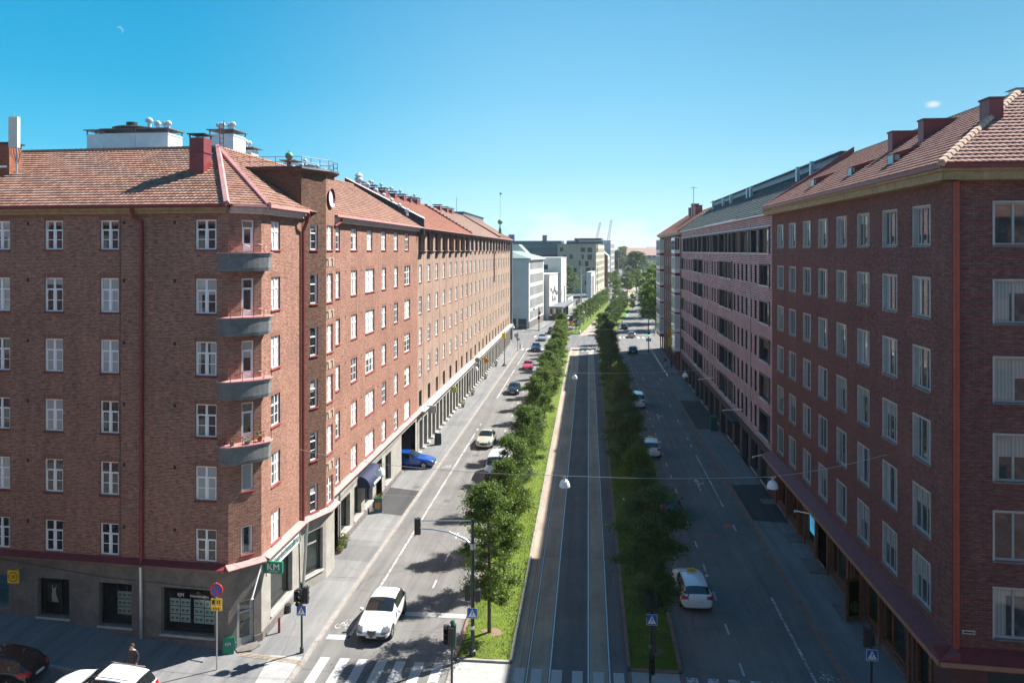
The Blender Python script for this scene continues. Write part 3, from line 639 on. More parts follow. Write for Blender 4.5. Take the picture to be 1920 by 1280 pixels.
m = MB(); m.hexa([FC.p(.3, .1, 0), FC.p(.3, .1, .5), FC.p(.9, .1, .75), FC.p(1.5, .1, .5), FC.p(1.5, .1, 0)], [FC.p(.3, .2, 0), FC.p(.3, .2, .5), FC.p(.9, .2, .75), FC.p(1.5, .2, .5), FC.p(1.5, .2, 0)]); brc(m, L1, 'door_step', [M_plinth])
m = MB()
barF(m, FA, -24, -.0, p0, .55, .001, .05); barF(m, FC, 0, .43, p0, .5, .001, .05); barF(m, FC, 1.37, 1.769, p0, .5, .001, .05)
for a, b in ((0.02, 5.66),): barF(m, FS, a, b, p0, .55, .001, .05)
for a, b in ((52.05, 61.55), (63.45, 70.15)): barF(m, FM, a, b, p0, .5, .001, .05)
brc(m, L1, 'plinth', [M_plinth])
# string-course ledge with red sheet metal
m = MB()
def ledge(F, a, b, z=GZ, out=.36, m1=0, m2=1): barF(m, F, a, b, z - .12, z, -.05, out, m1, z - .05); barF(m, F, a, b, z + .002, z + .2, -.04, out + .05, m2, z + .01)
ledge(FA, -24, -.15); ledge(FC, -.15, 1.9); ledge(FS, .12, 5.7); ledge(FB, -.05, 2.35); ledge(FB2, .0, 1.7); ledge(FM, 49.7, 76.9)
brc(m, L1, 'ledge', [M_plas_L, M_pink]);
m = MB(); barF(m, FA, -24, -.1, GZ + .02, GZ + .215, -.03, .43, 0, GZ + .03); brc(m, L1, 'ledge_flashing', [M_red])
# cornice and gutter
def cornice(root, F, a, b, z=EZ, out=.5, mats=None, ext=(0, 0), gut=True):
    m = MB(); barF(m, F, a, b, z - .28, z - .12, -.05, out * .55, 0); barF(m, F, a - ext[0] * .6, b + ext[1] * .6, z - .118, z + .02, -.05, out * .85, 0); barF(m, F, a - ext[0], b + ext[1], z + .022, z + .12, -.05, out, 1)
    if gut: barF(m, F, a - ext[0], b + ext[1], z + .06, z + .2, out + .002, out + .13, 1)
    brc(m, root, 'cornice', mats or [M_wood, M_pink])
cornice(L1, FA, -24, 0, ext=(0, .2), mats=[M_ochre, M_red]); cornice(L1, FC, 0, 1.769); cornice(L1, FS, 0, 5.4, ext=(.2, 0)); cornice(L1, FM, 50.1, 77.0)
# roofs
AP = (-22.5, 45.2, 26.95)
def eav(F, u, z=EZ + .14, o=.5): return F.p(u, z, o)
m = MB(); P1e = eav(FA, .18); P2e = eav(FC, 1.95); RL = (-48, 46.8, 26.95); RS = (-22.5, 72.2, 26.95)
tile_roof(m, eav(FA, -24), P1e, AP, (-46, 46.66, 26.95)); brc(m, L1, 'tiled_roof', [M_tile_L])
m = MB(); tile_roof(m, P1e, P2e, AP, AP); brc(m, L1, 'tiled_roof', [M_tile_L])
m = MB(); SE = (-16.7, 77.2, EZ + .14); tile_roof(m, P2e, SE, (-22.5, 72.6, 26.95), AP); brc(m, L1, 'tiled_roof', [M_tile_L])
m = MB(); ridge_caps(m, (-46, 46.66, 27.0), (AP[0], AP[1], 27.0), .12); ridge_caps(m, (AP[0], AP[1], 27.0), (-22.5, 72.4, 27), .12); brc(m, L1, 'ridge_tiles', [M_tile_L])
m = MB()
for e in (P1e, P2e): m.tube([(e[0], e[1], e[2] + .06), (AP[0], AP[1], AP[2] + .1)], .17, 5)
brc(m, L1, 'hip_flashing', [M_pink])
m = MB(); m.face([RL, (-22.5, 46, 26.95), (-22.5, 72, 26.95), (-31, 72, 22), (-48, 54, 22)]); m.box(-46, -31, 46.9, 53, 10, 26.8); m.box(-28, -22.7, 50, 71, 10, 26.7); brc(m, L1, 'roof_back', [M_tile_P])
# tower top above the eaves
m = MB()
tp = [FB.p(0, 0), FB2.p(0, 0), FB2.p(1.63, 0), FB3.p(1.257, 0), (-21.8, 49.8, 0), (-21.8, 45.1, 0)]
n = len(tp)
for i in (3, 4, 5):
    a, b = tp[i], tp[(i + 1) % n]; L = math.dist(a[:2], b[:2]); m.face([(a[0], a[1], EZ), (b[0], b[1], EZ), (b[0], b[1], TZ), (a[0], a[1], TZ)], 0, [(0, EZ), (L, EZ), (L, TZ), (0, TZ)])
brc(m, L1, 'tower_wall', [M_br_bay])
def ofs(k): c = (sum(p[0] for p in tp) / n, sum(p[1] for p in tp) / n); return [(p[0] + (p[0] - c[0]) / math.dist(p[:2], c) * k, p[1] + (p[1] - c[1]) / math.dist(p[:2], c) * k) for p in tp]
m = MB(); a = ofs(.12); b = ofs(.34); c = ofs(.3); m.hexa([(x, y, TZ - .02) for x, y in a], [(x, y, TZ + .14) for x, y in b]); m.hexa([(x, y, TZ + .142) for x, y in b], [(x, y, TZ + .26) for x, y in c], 1); brc(m, L1, 'tower_roof', [M_brown, M_dkfr])
m = MB(); 
for i in range(n):
    a_, b_ = ofs(.2)[i], ofs(.2)[(i + 1) % n]
    for k in range(max(2, int(math.dist(a_, b_) / .8))):
        q = k / max(2, int(math.dist(a_, b_) / .8)); x, y = a_[0] + (b_[0] - a_[0]) * q, a_[1] + (b_[1] - a_[1]) * q; m.tube([(x, y, TZ + .2), (x, y, TZ + .85)], .018, 5)
    for z in (.55, .85): m.tube([(a_[0], a_[1], TZ + z), (b_[0], b_[1], TZ + z)], .016, 5)
brc(m, L1, 'roof_railing', [M_red])
# round window and wall anchors
m = MB(); cx, cy, cz = FB2.p(.8, 24.05, .02)
R0 = .5
for k in range(20):
    a, b = 6.283 * k / 20, 6.283 * (k + 1) / 20; m.face([(cx, cy + R0 * math.cos(a), cz + R0 * math.sin(a)), (cx + .12, cy + .62 * math.cos(a), cz + .62 * math.sin(a)), (cx + .12, cy + .62 * math.cos(b), cz + .62 * math.sin(b)), (cx, cy + R0 * math.cos(b), cz + R0 * math.sin(b))], 0)
m.face([(cx, cy + R0 * math.cos(6.283 * k / 20), cz + R0 * math.sin(6.283 * k / 20)) for k in range(20)], 1)
brc(m, L1, 'round_window', [M_red, M_pane_s])
m = MB()
for (c, d) in FL[:5]:
    z = c - .75; barF(m, FB2, .05, 1.45, z - .3, z + .25, .003, .025, 1)
    for u in (.3, 1.1): P = [FB2.p(u - .12 + .12 * math.cos(t), z + .05 + .16 * math.sin(t), .05) for t in (3.1, 2.4, 1.6, .8, 0, -.6)]; m.tube(P + [FB2.p(u + .02, z - .28, .05)], .022, 5, 0)
brc(m, L1, 'wall_anchor', [M_dkfr, flat('anchor_plate', (.38, .28, .21), .9)])
# downpipes
def downpipe(root, pts, r=.075, mat=M_red, n=8): m = MB(); m.tube(pts, r, n); return brc(m, root, 'downpipe', [mat])
downpipe(L1, [FA.p(-5.15, 22.9, .5), FA.p(-5.1, 22.5, .4), FA.p(-4.82, 22.2, .12), FA.p(-4.82, GZ + .1, .12)], .1)
downpipe(L1, [FA.p(-4.82, GZ + .1, .2), FA.p(-4.82, .5, .14)], .1, M_steel)
downpipe(L1, [FS.p(5.3, 22.95, .6), FS.p(5.35, 22.5, .5), FS.p(5.62, 21.9, .14), FS.p(5.62, GZ, .14)], .11); downpipe(L1, [FS.p(5.62, GZ, .4), FS.p(5.62, .2, .14)], .09, M_steel)
downpipe(L1, [FM.p(51.3, 22.9, .5), FM.p(51.25, 22.6, .4), FB2.p(1.55, 22.3, .05)], .08); downpipe(L1, [FM.p(52.2, 3.9, .06), FM.p(52.2, .2, .06)], .06, M_steel)
m = MB()   # vent bricks
for u in (-3.0, -5.9, -11.6):
    for c, d in FL: barF(m, FA, u - .07, u + .07, d - .22, d - .04, -.05, .004)
for u in (53.6, 57.5, 62.2, 66.1, 70.1):
    for c, d in FL[1:]: barF(m, FM, u - .07, u + .07, d - .12, d + .06, -.05, .004)
brc(m, L1, 'wall_vent', [M_dark])
m = MB(); m.tube([FA.p(-6.1, 22.5, .03), FA.p(-6.12, 14, .03), FA.p(-6.1, GZ + .2, .03)], .012, 5); m.tube([FA.p(-14, GZ - .25, .05), FA.p(-7, GZ - .9, .05), FA.p(-.3, GZ - 1.1, .05)], .012, 5); m.tube([FS.p(0, GZ - .35, .42), FS.p(5.6, GZ - .25, .42)], .015, 5); m.tube([FM.p(52, GZ - .35, .42), FM.p(70, GZ - .3, .42)], .015, 5); brc(m, L1, 'facade_cable', [M_dkfr])
# balconies on the chamfer
def balcony(z, plants):
    m = MB(); K = 9; prof = []
    for i in range(K + 1):
        t = -1 + 2 * i / K; u = .885 + t * 1.35; d = .78 * math.cos(t * .9) ** .7 if abs(t) < 1 else .3; prof.append((u, d - .02))
    prof = [(prof[0][0], -.3)] + prof + [(prof[-1][0], -.3)]
    rk = lambda z_, k: [FC.p(.885 + (u - .885) * k, z_, (d if d < 0 else d * k)) for u, d in prof]
    def loft(z0, k0, z1, k1, mi): m.hexa(rk(z0, k0), rk(z1, k1), mi)
    loft(z - .98, .93, z - .8, .97, 0); loft(z - .799, .95, z - .2, .97, 0); loft(z - .199, 1.0, z - .06, 1.03, 0); loft(z - .058, 1.05, z - .0, 1.05, 1)
    o = brc(m, L1, 'balcony', [M_balc, M_pink])
    r = MB(); q = prof[1:-1]
    for i, (u, d) in enumerate(q):
        p = FC.p(.885 + (u - .885) * .97, z, d * .97); h = .42 + (.08 if i % 3 == 0 else 0)
        if i % 1 == 0 and i not in (2, 4, 6, 8): r.tube([p, (p[0], p[1], z + h)], .018, 5)
    pts = []
    for i in range(37):
        t = i / 36 * (len(q) - 1); j = min(int(t), len(q) - 2); k = t - j; u = q[j][0] * (1 - k) + q[j + 1][0] * k; d = q[j][1] * (1 - k) + q[j + 1][1] * k
        p = FC.p(.885 + (u - .885) * .97, z, d * .97); pts.append((p[0], p[1], z + .34 + .07 * math.cos(t / (len(q) - 1) * 6.283 * 3)))
    r.tube(pts, .02, 5)
    ro = r.build('balcony_railing', [M_red], o); return o
for i, z in enumerate((20.62, 17.3, 14.05, 10.75)): balcony(z, i == 3)
def leaf_blob(m, c, rx, ry, rz, n, s=.05, mi=0, up=.0):
    for _ in range(n):
        while 1:
            x, y, z = (rnd.uniform(-1, 1) for _ in range(3))
            if x * x + y * y + z * z < 1: break
        P = Vector((c[0] + x * rx, c[1] + y * ry, c[2] + z * rz)); a = Vector((rnd.gauss(0, 1), rnd.gauss(0, 1), rnd.gauss(0, 1))).normalized(); b = a.cross(Vector((rnd.gauss(0, 1), rnd.gauss(0, 1), rnd.gauss(0, 1)))).normalized(); k = s * rnd.uniform(.6, 1.3)
        m.face([P - a * k, P - b * k * .5, P + a * k, P + b * k * .5], mi)
M_pot = flat('clay_pot', (.3, .12, .06), .8); M_flower = flat('red_petals', (.32, .03, .05), .6); M_pots = flat('grey_pot', (.2, .2, .2), .7)
def potted(name, x, y, z, s, label, flower=True, group=None, wide=1):
    t = empty(name, (x, y, z), 0, label, 'potted plant', group)
    m = MB(); m.lathe((0, 0, 0), [(0, 0), (.11 * s * wide, 0), (.15 * s * wide, .22 * s), (.13 * s * wide, .22 * s), (0, .19 * s)], 12); m.build('pot', [M_pot if rnd.random() < .5 else M_pots], t)
    m = MB(); leaf_blob(m, (0, 0, .38 * s), .24 * s * wide, .24 * s, .2 * s, 120, .05 * s); m.build('foliage', [M_leafA], t)
    if flower: m = MB(); leaf_blob(m, (0, 0, .42 * s), .24 * s * wide, .24 * s, .2 * s, 40, .035 * s); m.build('blossom', [M_flower], t)
    return t
for i, (u, l, fl) in enumerate(((.05, 'small potted plant at the left end of the lowest balcony railing', True), (.8, 'low bushy potted plant in the middle of the lowest balcony', False), (1.5, 'taller flowering potted plant at the right end of the lowest balcony', True))):
    p = FC.p(u, 10.75, .42 if i != 1 else .5); potted('potted_plant', p[0], p[1], 10.755, .75 if i < 2 else 1.0, l, fl, None, 1.6 if i == 1 else 1)
for i, (dy, dx, s, l) in enumerate(((0, .1, 1.7, 'big red flowering plant in a tub beside the shop entrance recess on the left pavement'), (-.55, .05, 1.3, 'smaller flower pot just before the big red one beside the shop entrance recess'), (-1.0, .1, 1.0, 'lowest flower pot of the row beside the shop entrance recess'))): potted('flower_pot', -16.95 + dx, 52.3 + dy, .125, s, l, True, None)
# signs and fittings of the near left building
def boxobj(name, F, a, b, c, d, d0, d1, mats, label, cat, parts=None):
    t = empty(name, F.p((a + b) / 2, c, d0), 0, label, cat); m = MB(); barF(m, F, a, b, c, d, d0, d1); brc(m, t, 'board', mats); return t
M_green = flat('green_sign', (.0, .22, .12), .4, 0, .05); M_wtext = flat('white_letters', (.8, .82, .8), .5, 0, .02); M_yel = flat('yellow_sign', (.85, .5, .01), .45, 0, .06); M_blk = flat('black_letters', (.02, .02, .02), .5, 0, .02); M_blue = flat('blue_sign', (.01, .09, .42), .4, 0, .05); M_sred = flat('sign_red', (.6, .015, .02), .4, 0, .05); M_teal = flat('teal_letters', (.015, .13, .13), .5, 0, .05)
def txt(parent, s, size, mat, loc, rot, name='lettering'): return link(name, text_mesh(s, size, mat, name), parent, loc, rot)
t = empty('shop_sign', (-16.62, 39.75, 3.55), 0, 'green light box lettered KM projecting from the corner building over the pavement', 'sign')
m = MB(); m.box(-.55, .45, -.06, .06, 0, .62); m.build('sign_box', M_green, t); txt(t, 'KM', .5, M_wtext, (-.05, -.065, .33), (R(90), 0, 0)); m = MB(); m.box(-.3, .2, -.068, -.061, .09, .11); m.build('underline', M_wtext, t)
t = empty('sign_lettering', FS.p(2.9, 3.4, .02), 0, 'white fascia board with the shop name above the big street window', 'sign')
m = MB(); barF(m, FS, .6, 5.5, 3.3, 4.05, .01, .05); brc(m, t, 'board', [flat('sign_board_white', (.62, .62, .58), .6)]); txt(t, 'Kiinteist\u00f6maailma', .56, M_teal, (.045, .25, .24), (R(90), 0, R(90)))
t = empty('window_lettering', FA.p(-1.9, 2.75, -.28), 0, 'white KM lettering across the glass of the nearest shop window on the side street', 'lettering'); txt(t, 'KM', .26, M_wtext, (-.9, .0, .0), (R(90), 0, R(-3.6))); txt(t, 'Kiinteist\u00f6maailma', .15, M_wtext, (.15, -.06, -.02), (R(90), 0, R(-3.6)), 'small_lettering')
t = empty('window_lettering', FB.p(1.1, 2.7, -.22), 0, 'white shop name on the glass of the angled bay window at street level', 'lettering'); txt(t, 'KM Kiinteist\u00f6', .2, M_wtext, (0, 0, 0), (R(90), 0, FB.rz))
# listing panels hanging in the windows
M_panel = flat('listing_sheet', (.55, .68, .72), .5, 0, .05); M_photo = flat('listing_photo', (.12, .25, .3), .5, 0, .4, 8)
def listing(F, u, z, label, d=-.42):
    t = empty('listing_panel', F.p(u, z, d), F.rz, label, 'window display', 'property listing panels in the shop windows')
    for r_ in range(3):
        m = MB(); z0 = r_ * .42; m.box(-.27, .27, -.008, 0, z0, z0 + .38)
        for k in (-.13, .12): m.box(k - .08, k + .08, -.012, -.0085, z0 + .14, z0 + .25, 1); m.box(k - .08, k + .08, -.011, -.0085, z0 + .08, z0 + .1, 1)
        m.build('sheet', [M_panel, M_photo], t)
    m = MB()
    for k in (-.29, .28): m.box(k, k + .01, -.002, .002, -.05, 1.5)
    m.build('wire', [M_steel], t)
for u, l in ((-3.25, 'first'), (-2.65, 'second'), (-1.88, 'third'), (-1.28, 'fourth')): listing(FA, u, 1.25, l + ' panel of property sheets from the left in the window right of the downpipe')
listing(FA, -6.3, 1.4, 'left panel of property sheets in the window left of the downpipe'); listing(FA, -5.75, 1.4, 'right panel of property sheets in the window left of the downpipe')
m = MB()   # white deer-like figure poster in the leftmost window
t = empty('window_poster', FA.p(-10.35, 1.7, -.4), FA.rz, 'dark poster with a white figure in the leftmost shop window', 'poster'); m.box(-.4, .4, -.01, 0, 0, 1.1); m.build('sheet', [flat('poster_teal', (.04, .09, .09), .5)], t)
m = MB(); m.face([(-.12, -.014, .08), (.28, -.014, .06), (.12, -.014, .5), (.1, -.014, .72), (.16, -.014, 1.0), (.04, -.014, .8), (-.04, -.014, .8), (-.12, -.014, 1.02), (-.1, -.014, .7), (-.14, -.014, .45)]); m.build('figure', [M_wtext], t)
t = empty('folding_sign', (-18.3, 37.95, .13), R(12), 'small green and white folding board on the pavement at the corner door', 'folding board')
m = MB(); m.hexa([(-.28, -.16, 0), (.28, -.16, 0), (.28, -.13, 0), (-.28, -.13, 0)], [(-.28, -.02, .82), (.28, -.02, .82), (.28, 0, .82), (-.28, 0, .82)]); m.build('front_board', M_green, t)
m = MB(); m.hexa([(-.28, .3, 0), (.28, .3, 0), (.28, .33, 0), (-.28, .33, 0)], [(-.28, .0, .82), (.28, .0, .82), (.28, .02, .82), (-.28, .02, .82)]); m.build('rear_board', M_green, t); txt(t, 'KM', .2, M_wtext, (-.02, -.09, .5), (R(80), 0, 0))
t = empty('flagpole', FC.p(1.75, 2.9, .1), 0, 'white slanting flagpole bracket on the corner above the shop door', 'flagpole'); m = MB(); m.tube([FC.p(1.72, 4.15, .1), FC.p(1.0, 2.8, .62)], .04, 8); m.lathe(FC.p(.98, 2.76, .64), [(0, -.08), (.08, 0), (0, .08)], 8); brc(m, t, 'pole', [M_white])
t = empty('speed_sign', FA.p(-11.9, 3.1, .1), 0, 'square yellow 30 zone sign fixed square to the side street wall', 'traffic sign')
m = MB(); O = FA.p(-11.95, 0, 0); m.box(O[0] - .32, O[0] + .32, O[1] - .66, O[1] - .63, 3.1, 3.78); m.tube([(O[0], O[1] + .02, 3.7), (O[0], O[1] - .64, 3.7)], .02, 6); brc(m, t, 'plate', [M_yel]); txt(t, '30', .26, M_blk, (O[0] - t.location.x, O[1] - t.location.y - .67, .34), (R(90), 0, 0))
m = MB()
for k in range(24):
    a, b = 6.283 * k / 24, 6.283 * (k + 1) / 24; m.face([(O[0] + r_ * math.cos(q), O[1] - .668, 3.44 + r_ * math.sin(q)) for r_, q in ((.22, a), (.26, a), (.26, b), (.22, b))])
brc(m, t, 'ring', [M_blk])
# awning
t = empty('awning', (-17.2, 58.4, 3.4), 0, 'dark blue rounded fabric awning over the flower shop window', 'awning'); K = 10; m = MB(); 
for i in range(K):
    a0, a1 = R(90) * i / K, R(90) * (i + 1) / K; f = lambda a: (math.sin(a) * .95, 3.8 - .0 + (math.cos(a) - 1) * .85)
    (x0, z0), (x1, z1) = f(a0), f(a1); m.face([(-17.2 + x0, 56.6, z0), (-17.2 + x1, 56.6, z1), (-17.2 + x1, 60.4, z1), (-17.2 + x0, 60.4, z0)], 0)
    for y in (56.6, 60.4): m.face([(-17.2, y, 2.9), (-17.2 + x0, y, z0), (-17.2 + x1, y, z1)], 0)
m.face([(-16.25, 56.6, 2.95), (-16.25, 56.6, 2.75), (-16.25, 60.4, 2.75), (-16.25, 60.4, 2.95)], 0); brc(m, t, 'fabric', [flat('navy_awning', (.004, .013, .055), .7, 0, .2)])
m = MB(); m.face([(-16.3, 57.6, 3.15), (-16.2, 57.6, 2.9), (-16.2, 59.4, 2.9), (-16.3, 59.4, 3.15)]); brc(m, t, 'white_patch', [M_wtext])
t = empty('folding_sign', (-16.5, 59.6, .13), R(10), 'colourful folding board on the pavement below the blue awning', 'folding board'); m = MB(); m.hexa([(-.32, -.2, 0), (.32, -.2, 0), (.32, -.17, 0), (-.32, -.17, 0)], [(-.32, -.02, 1.1), (.32, -.02, 1.1), (.32, 0, 1.1), (-.32, 0, 1.1)]); m.build('front_board', M_teal, t)
m = MB(); m.hexa([(-.22, -.185, .3), (.22, -.185, .3), (.22, -.18, .3), (-.22, -.18, .3)], [(-.22, -.1, .8), (.22, -.1, .8), (.22, -.09, .8), (-.22, -.09, .8)]); m.build('picture', flat('orange_print', (.6, .2, .03), .5), t); m = MB(); m.hexa([(-.32, .25, 0), (.32, .25, 0), (.32, .28, 0), (-.32, .28, 0)], [(-.32, 0, 1.1), (.32, 0, 1.1), (.32, .02, 1.1), (-.32, .02, 1.1)]); m.build('rear_board', M_blue, t)
potted('flower_pot', -16.85, 61.0, .125, 1.8, 'tub of red flowers on the pavement just past the blue awning', True)
t = empty('folding_sign', (-15.9, 81.0, .13), R(5), 'dark folding chalkboard standing at the first arcade pillars', 'folding board')
for sx, nm in ((-1, 'front_board'), (1, 'rear_board')): m = MB(); m.hexa([(-.35, sx * .28, 0), (.35, sx * .28, 0), (.35, sx * .25, 0), (-.35, sx * .25, 0)], [(-.35, sx * .02, 1.2), (.35, sx * .02, 1.2), (.35, 0, 1.2), (-.35, 0, 1.2)]); m.build(nm, M_dkfr, t)
# roof furniture of the near left building
def roofthing(name, label, cat, loc, rz=0, group=None): return empty(name, loc, rz, label, cat, group)
t = roofthing('chimney', 'dark red metal clad chimney with flat cap on the front slope of the corner roof', 'chimney', (-21.88, 41.9, 25.0)); m = MB(); m.box(-.42, .42, -.45, .45, -.9, 2.05); m.box(-.47, .47, -.5, .5, 1.2, 1.26); m.build('stack', M_red, t)
m = MB(); m.box(-.52, .52, -.55, .55, 2.22, 2.28); [m.box(x - .03, x + .03, y - .03, y + .03, 2.05, 2.22) for x in (-.4, .4) for y in (-.43, .43)]; m.build('cap', M_dkfr, t)
for lb, x0, x1, y, z0, z1, nv in (('small zinc clad ventilation house at the left on the corner roof ridge', -32.7, -31.5, 48.6, 26.2, 28.3, 0), ('long zinc clad ventilation house with flat canopy on the corner roof ridge', -31.4, -26.95, 48.3, 26.2, 28.3, 3), ('zinc clad ventilation box with ball vents beside the top of the hip', -24.3, -22.7, 48.6, 26.2, 28.2, 4)):
    t = roofthing('ventilation_housing', lb, 'ventilation unit', ((x0 + x1) / 2, y, z0)); w = (x1 - x0) / 2; h = z1 - z0; m = MB(); m.box(-w, w, -.9, .9, -1, h); m.box(-w - .03, w + .03, -.93, .93, h - .12, h - .06); m.build('casing', M_zinc, t)
    if nv == 3: m = MB(); m.box(-.01, .01, -.91, -.9, .1, h); m.build('seam', M_zincd, t)
    m = MB(); m.box(-w - .15, w + .15, -1.05, 1.05, h + .25, h + .31); [m.box(x - .03, x + .03, yy - .03, yy + .03, h, h + .25) for x in (-w, 0, w) for yy in (-.85, .85)]; m.build('canopy', M_zincd, t)
    for k in range(nv): vent_on(t, w - .3 - k * .36, -.3 + .3 * (k % 2), h + .3)
    if nv == 3: m = MB(); m.lathe((-.6, 0, h + .3), [(0, 0), (1.3, 0), (1.35, .12), (1.1, .2), (0, .2)], 16); m.lathe((-.9, .2, h + .5), [(0, 0), (.35, 0), (.35, .38), (0, .38)], 14); m.build('round_fan', M_dkfr, t); vent_on(t, .5, -.1, h + .5, 1.1); vent_on(t, .9, .2, h + .35, .8)
t = roofthing('roof_ladder', 'thin dark red ladder standing above the ridge beside the chimney', 'ladder', (-22.1, 44.9, 26.9)); m = MB(); m.tube([(-.12, 0, 0), (-.12, 0, 1.45)], .03, 5); m.tube([(.12, 0, 0), (.12, 0, 1.65)], .03, 5); [m.tube([(-.12, 0, z), (.12, 0, z)], .02, 5) for z in (.3, .6, .9, 1.2)]; m.build('rails', M_red, t)
t = roofthing('antenna_panel', 'tall pale mobile phone antenna on a mast at the left end of the roof', 'antenna', (-33.6, 42.4, 26.0)); m = MB(); m.box(-.28, .28, -.12, .12, .75, 2.55); m.build('panel', flat('antenna_grey', (.6, .6, .55), .6, 0, .06), t, smooth=False); m = MB(); m.tube([(0, .2, -1.5), (0, .2, 2.3)], .06, 8); m.tube([(0, 0, 2.5), (0, 0, 2.85)], .015, 5); m.build('mast', M_steel, t)
m = MB(); [m.tube([(x, 0, .8), (x * 1.5, .1, .4), (x * .3, .2, -.1)], .02, 5) for x in (-.2, -.07, .07, .2)]; m.build('cables', M_dkfr, t)
t = roofthing('chimney', 'orange red brick chimney with a dark lid cut by the left edge of the photo', 'chimney', (-34.75, 43.0, 25.0)); m = MB(); m.box(-.8, .75, -.5, .5, -1.5, 2.0); m.build('stack', brick('brick_chimney', (.34, .12, .07), (.27, .09, .05), (.3, .2, .15)), t); m = MB(); m.box(-.9, .9, -.6, .6, 2.01, 2.1); m.build('lid', M_dkfr, t); m = MB(); m.box(-.8, .6, -.53, -.5, .6, .72); m.build('strap', M_white, t)
for lb, y, w, nv in (('dark vent platform on the corner building ridge nearest the hip', 50.5, .8, 2), ('dark vent platform with one ball vent behind the tower', 58, .9, 2), ('lower dark vent platform next to the green ball finial', 61.5, .7, 1)):
    t = roofthing('vent_platform', lb, 'roof vent', (-22.9, y, 26.9)); m = MB(); m.box(-.4, .4, -w * .7, w * .7, -.6, .55); m.build('base', M_zinc, t); m = MB(); m.box(-.65, .65, -w, w, .7, .75); [m.box(x - .02, x + .02, yy - .02, yy + .02, .55, .7) for x in (-.35, .35) for yy in (-.4, .4)]; m.build('lid', M_zincd, t)
    for k in range(nv): vent_on(t, -.1, -.3 + .5 * k, .74, .95)
def finial(name, label, loc, r, post, spike=0, mat=M_copper):
    t = roofthing(name, label, 'finial', loc); m = MB(); m.lathe((0, 0, 0), [(.22 * r / .35, 0), (.2 * r / .35, post * .5), (.12, post * .75), (.22, post * .8), (.1, post * .9), (.08, post)], 12); m.build('post', M_dkfr if not spike else mat, t, smooth=True)
    m = MB(); m.lathe((0, 0, post + r * .9), [(r * math.sin(math.pi * k / 12), -r * math.cos(math.pi * k / 12)) for k in range(13)], 20); m.build('ball', mat, t, smooth=True)
    if spike: m = MB(); m.tube([(0, 0, post + 2 * r), (0, 0, post + 2 * r + spike)], .03, 5); m.face([(0, 0, post + 2 * r + spike - .1), (.35, .1, post + 2 * r + spike - .05), (.3, 0, post + 2 * r + spike + .25), (0, 0, post + 2 * r + spike + .2)]); m.tube([(0, 0, post + 2 * r + spike - .15), (0, 0, post + 2 * r + spike + .3)], .12, 6); m.build('spike', M_copper, t)
    else: m = MB(); m.tube([(0, 0, post + 1.85 * r), (0, 0, post + 2.2 * r)], .05, 6); m.build('tip', mat, t)
    return t
finial('ball_finial', 'round green copper ball on a dark post above the brick tower', (-18.95, 47.6, TZ + .25), .25, .75)
for i in range(9):
    y = 46 + .45 * i; x = -17.0 - (i % 3) * .7
    t = roofthing('ball_vent', 'small ball shaped roof vent on the flat tower roof', 'roof vent', (x, y, TZ + .25), 0, 'ball vents on the brick tower roof'); vent_on(t, 0, 0, 0, .5 + .15 * (i % 2))
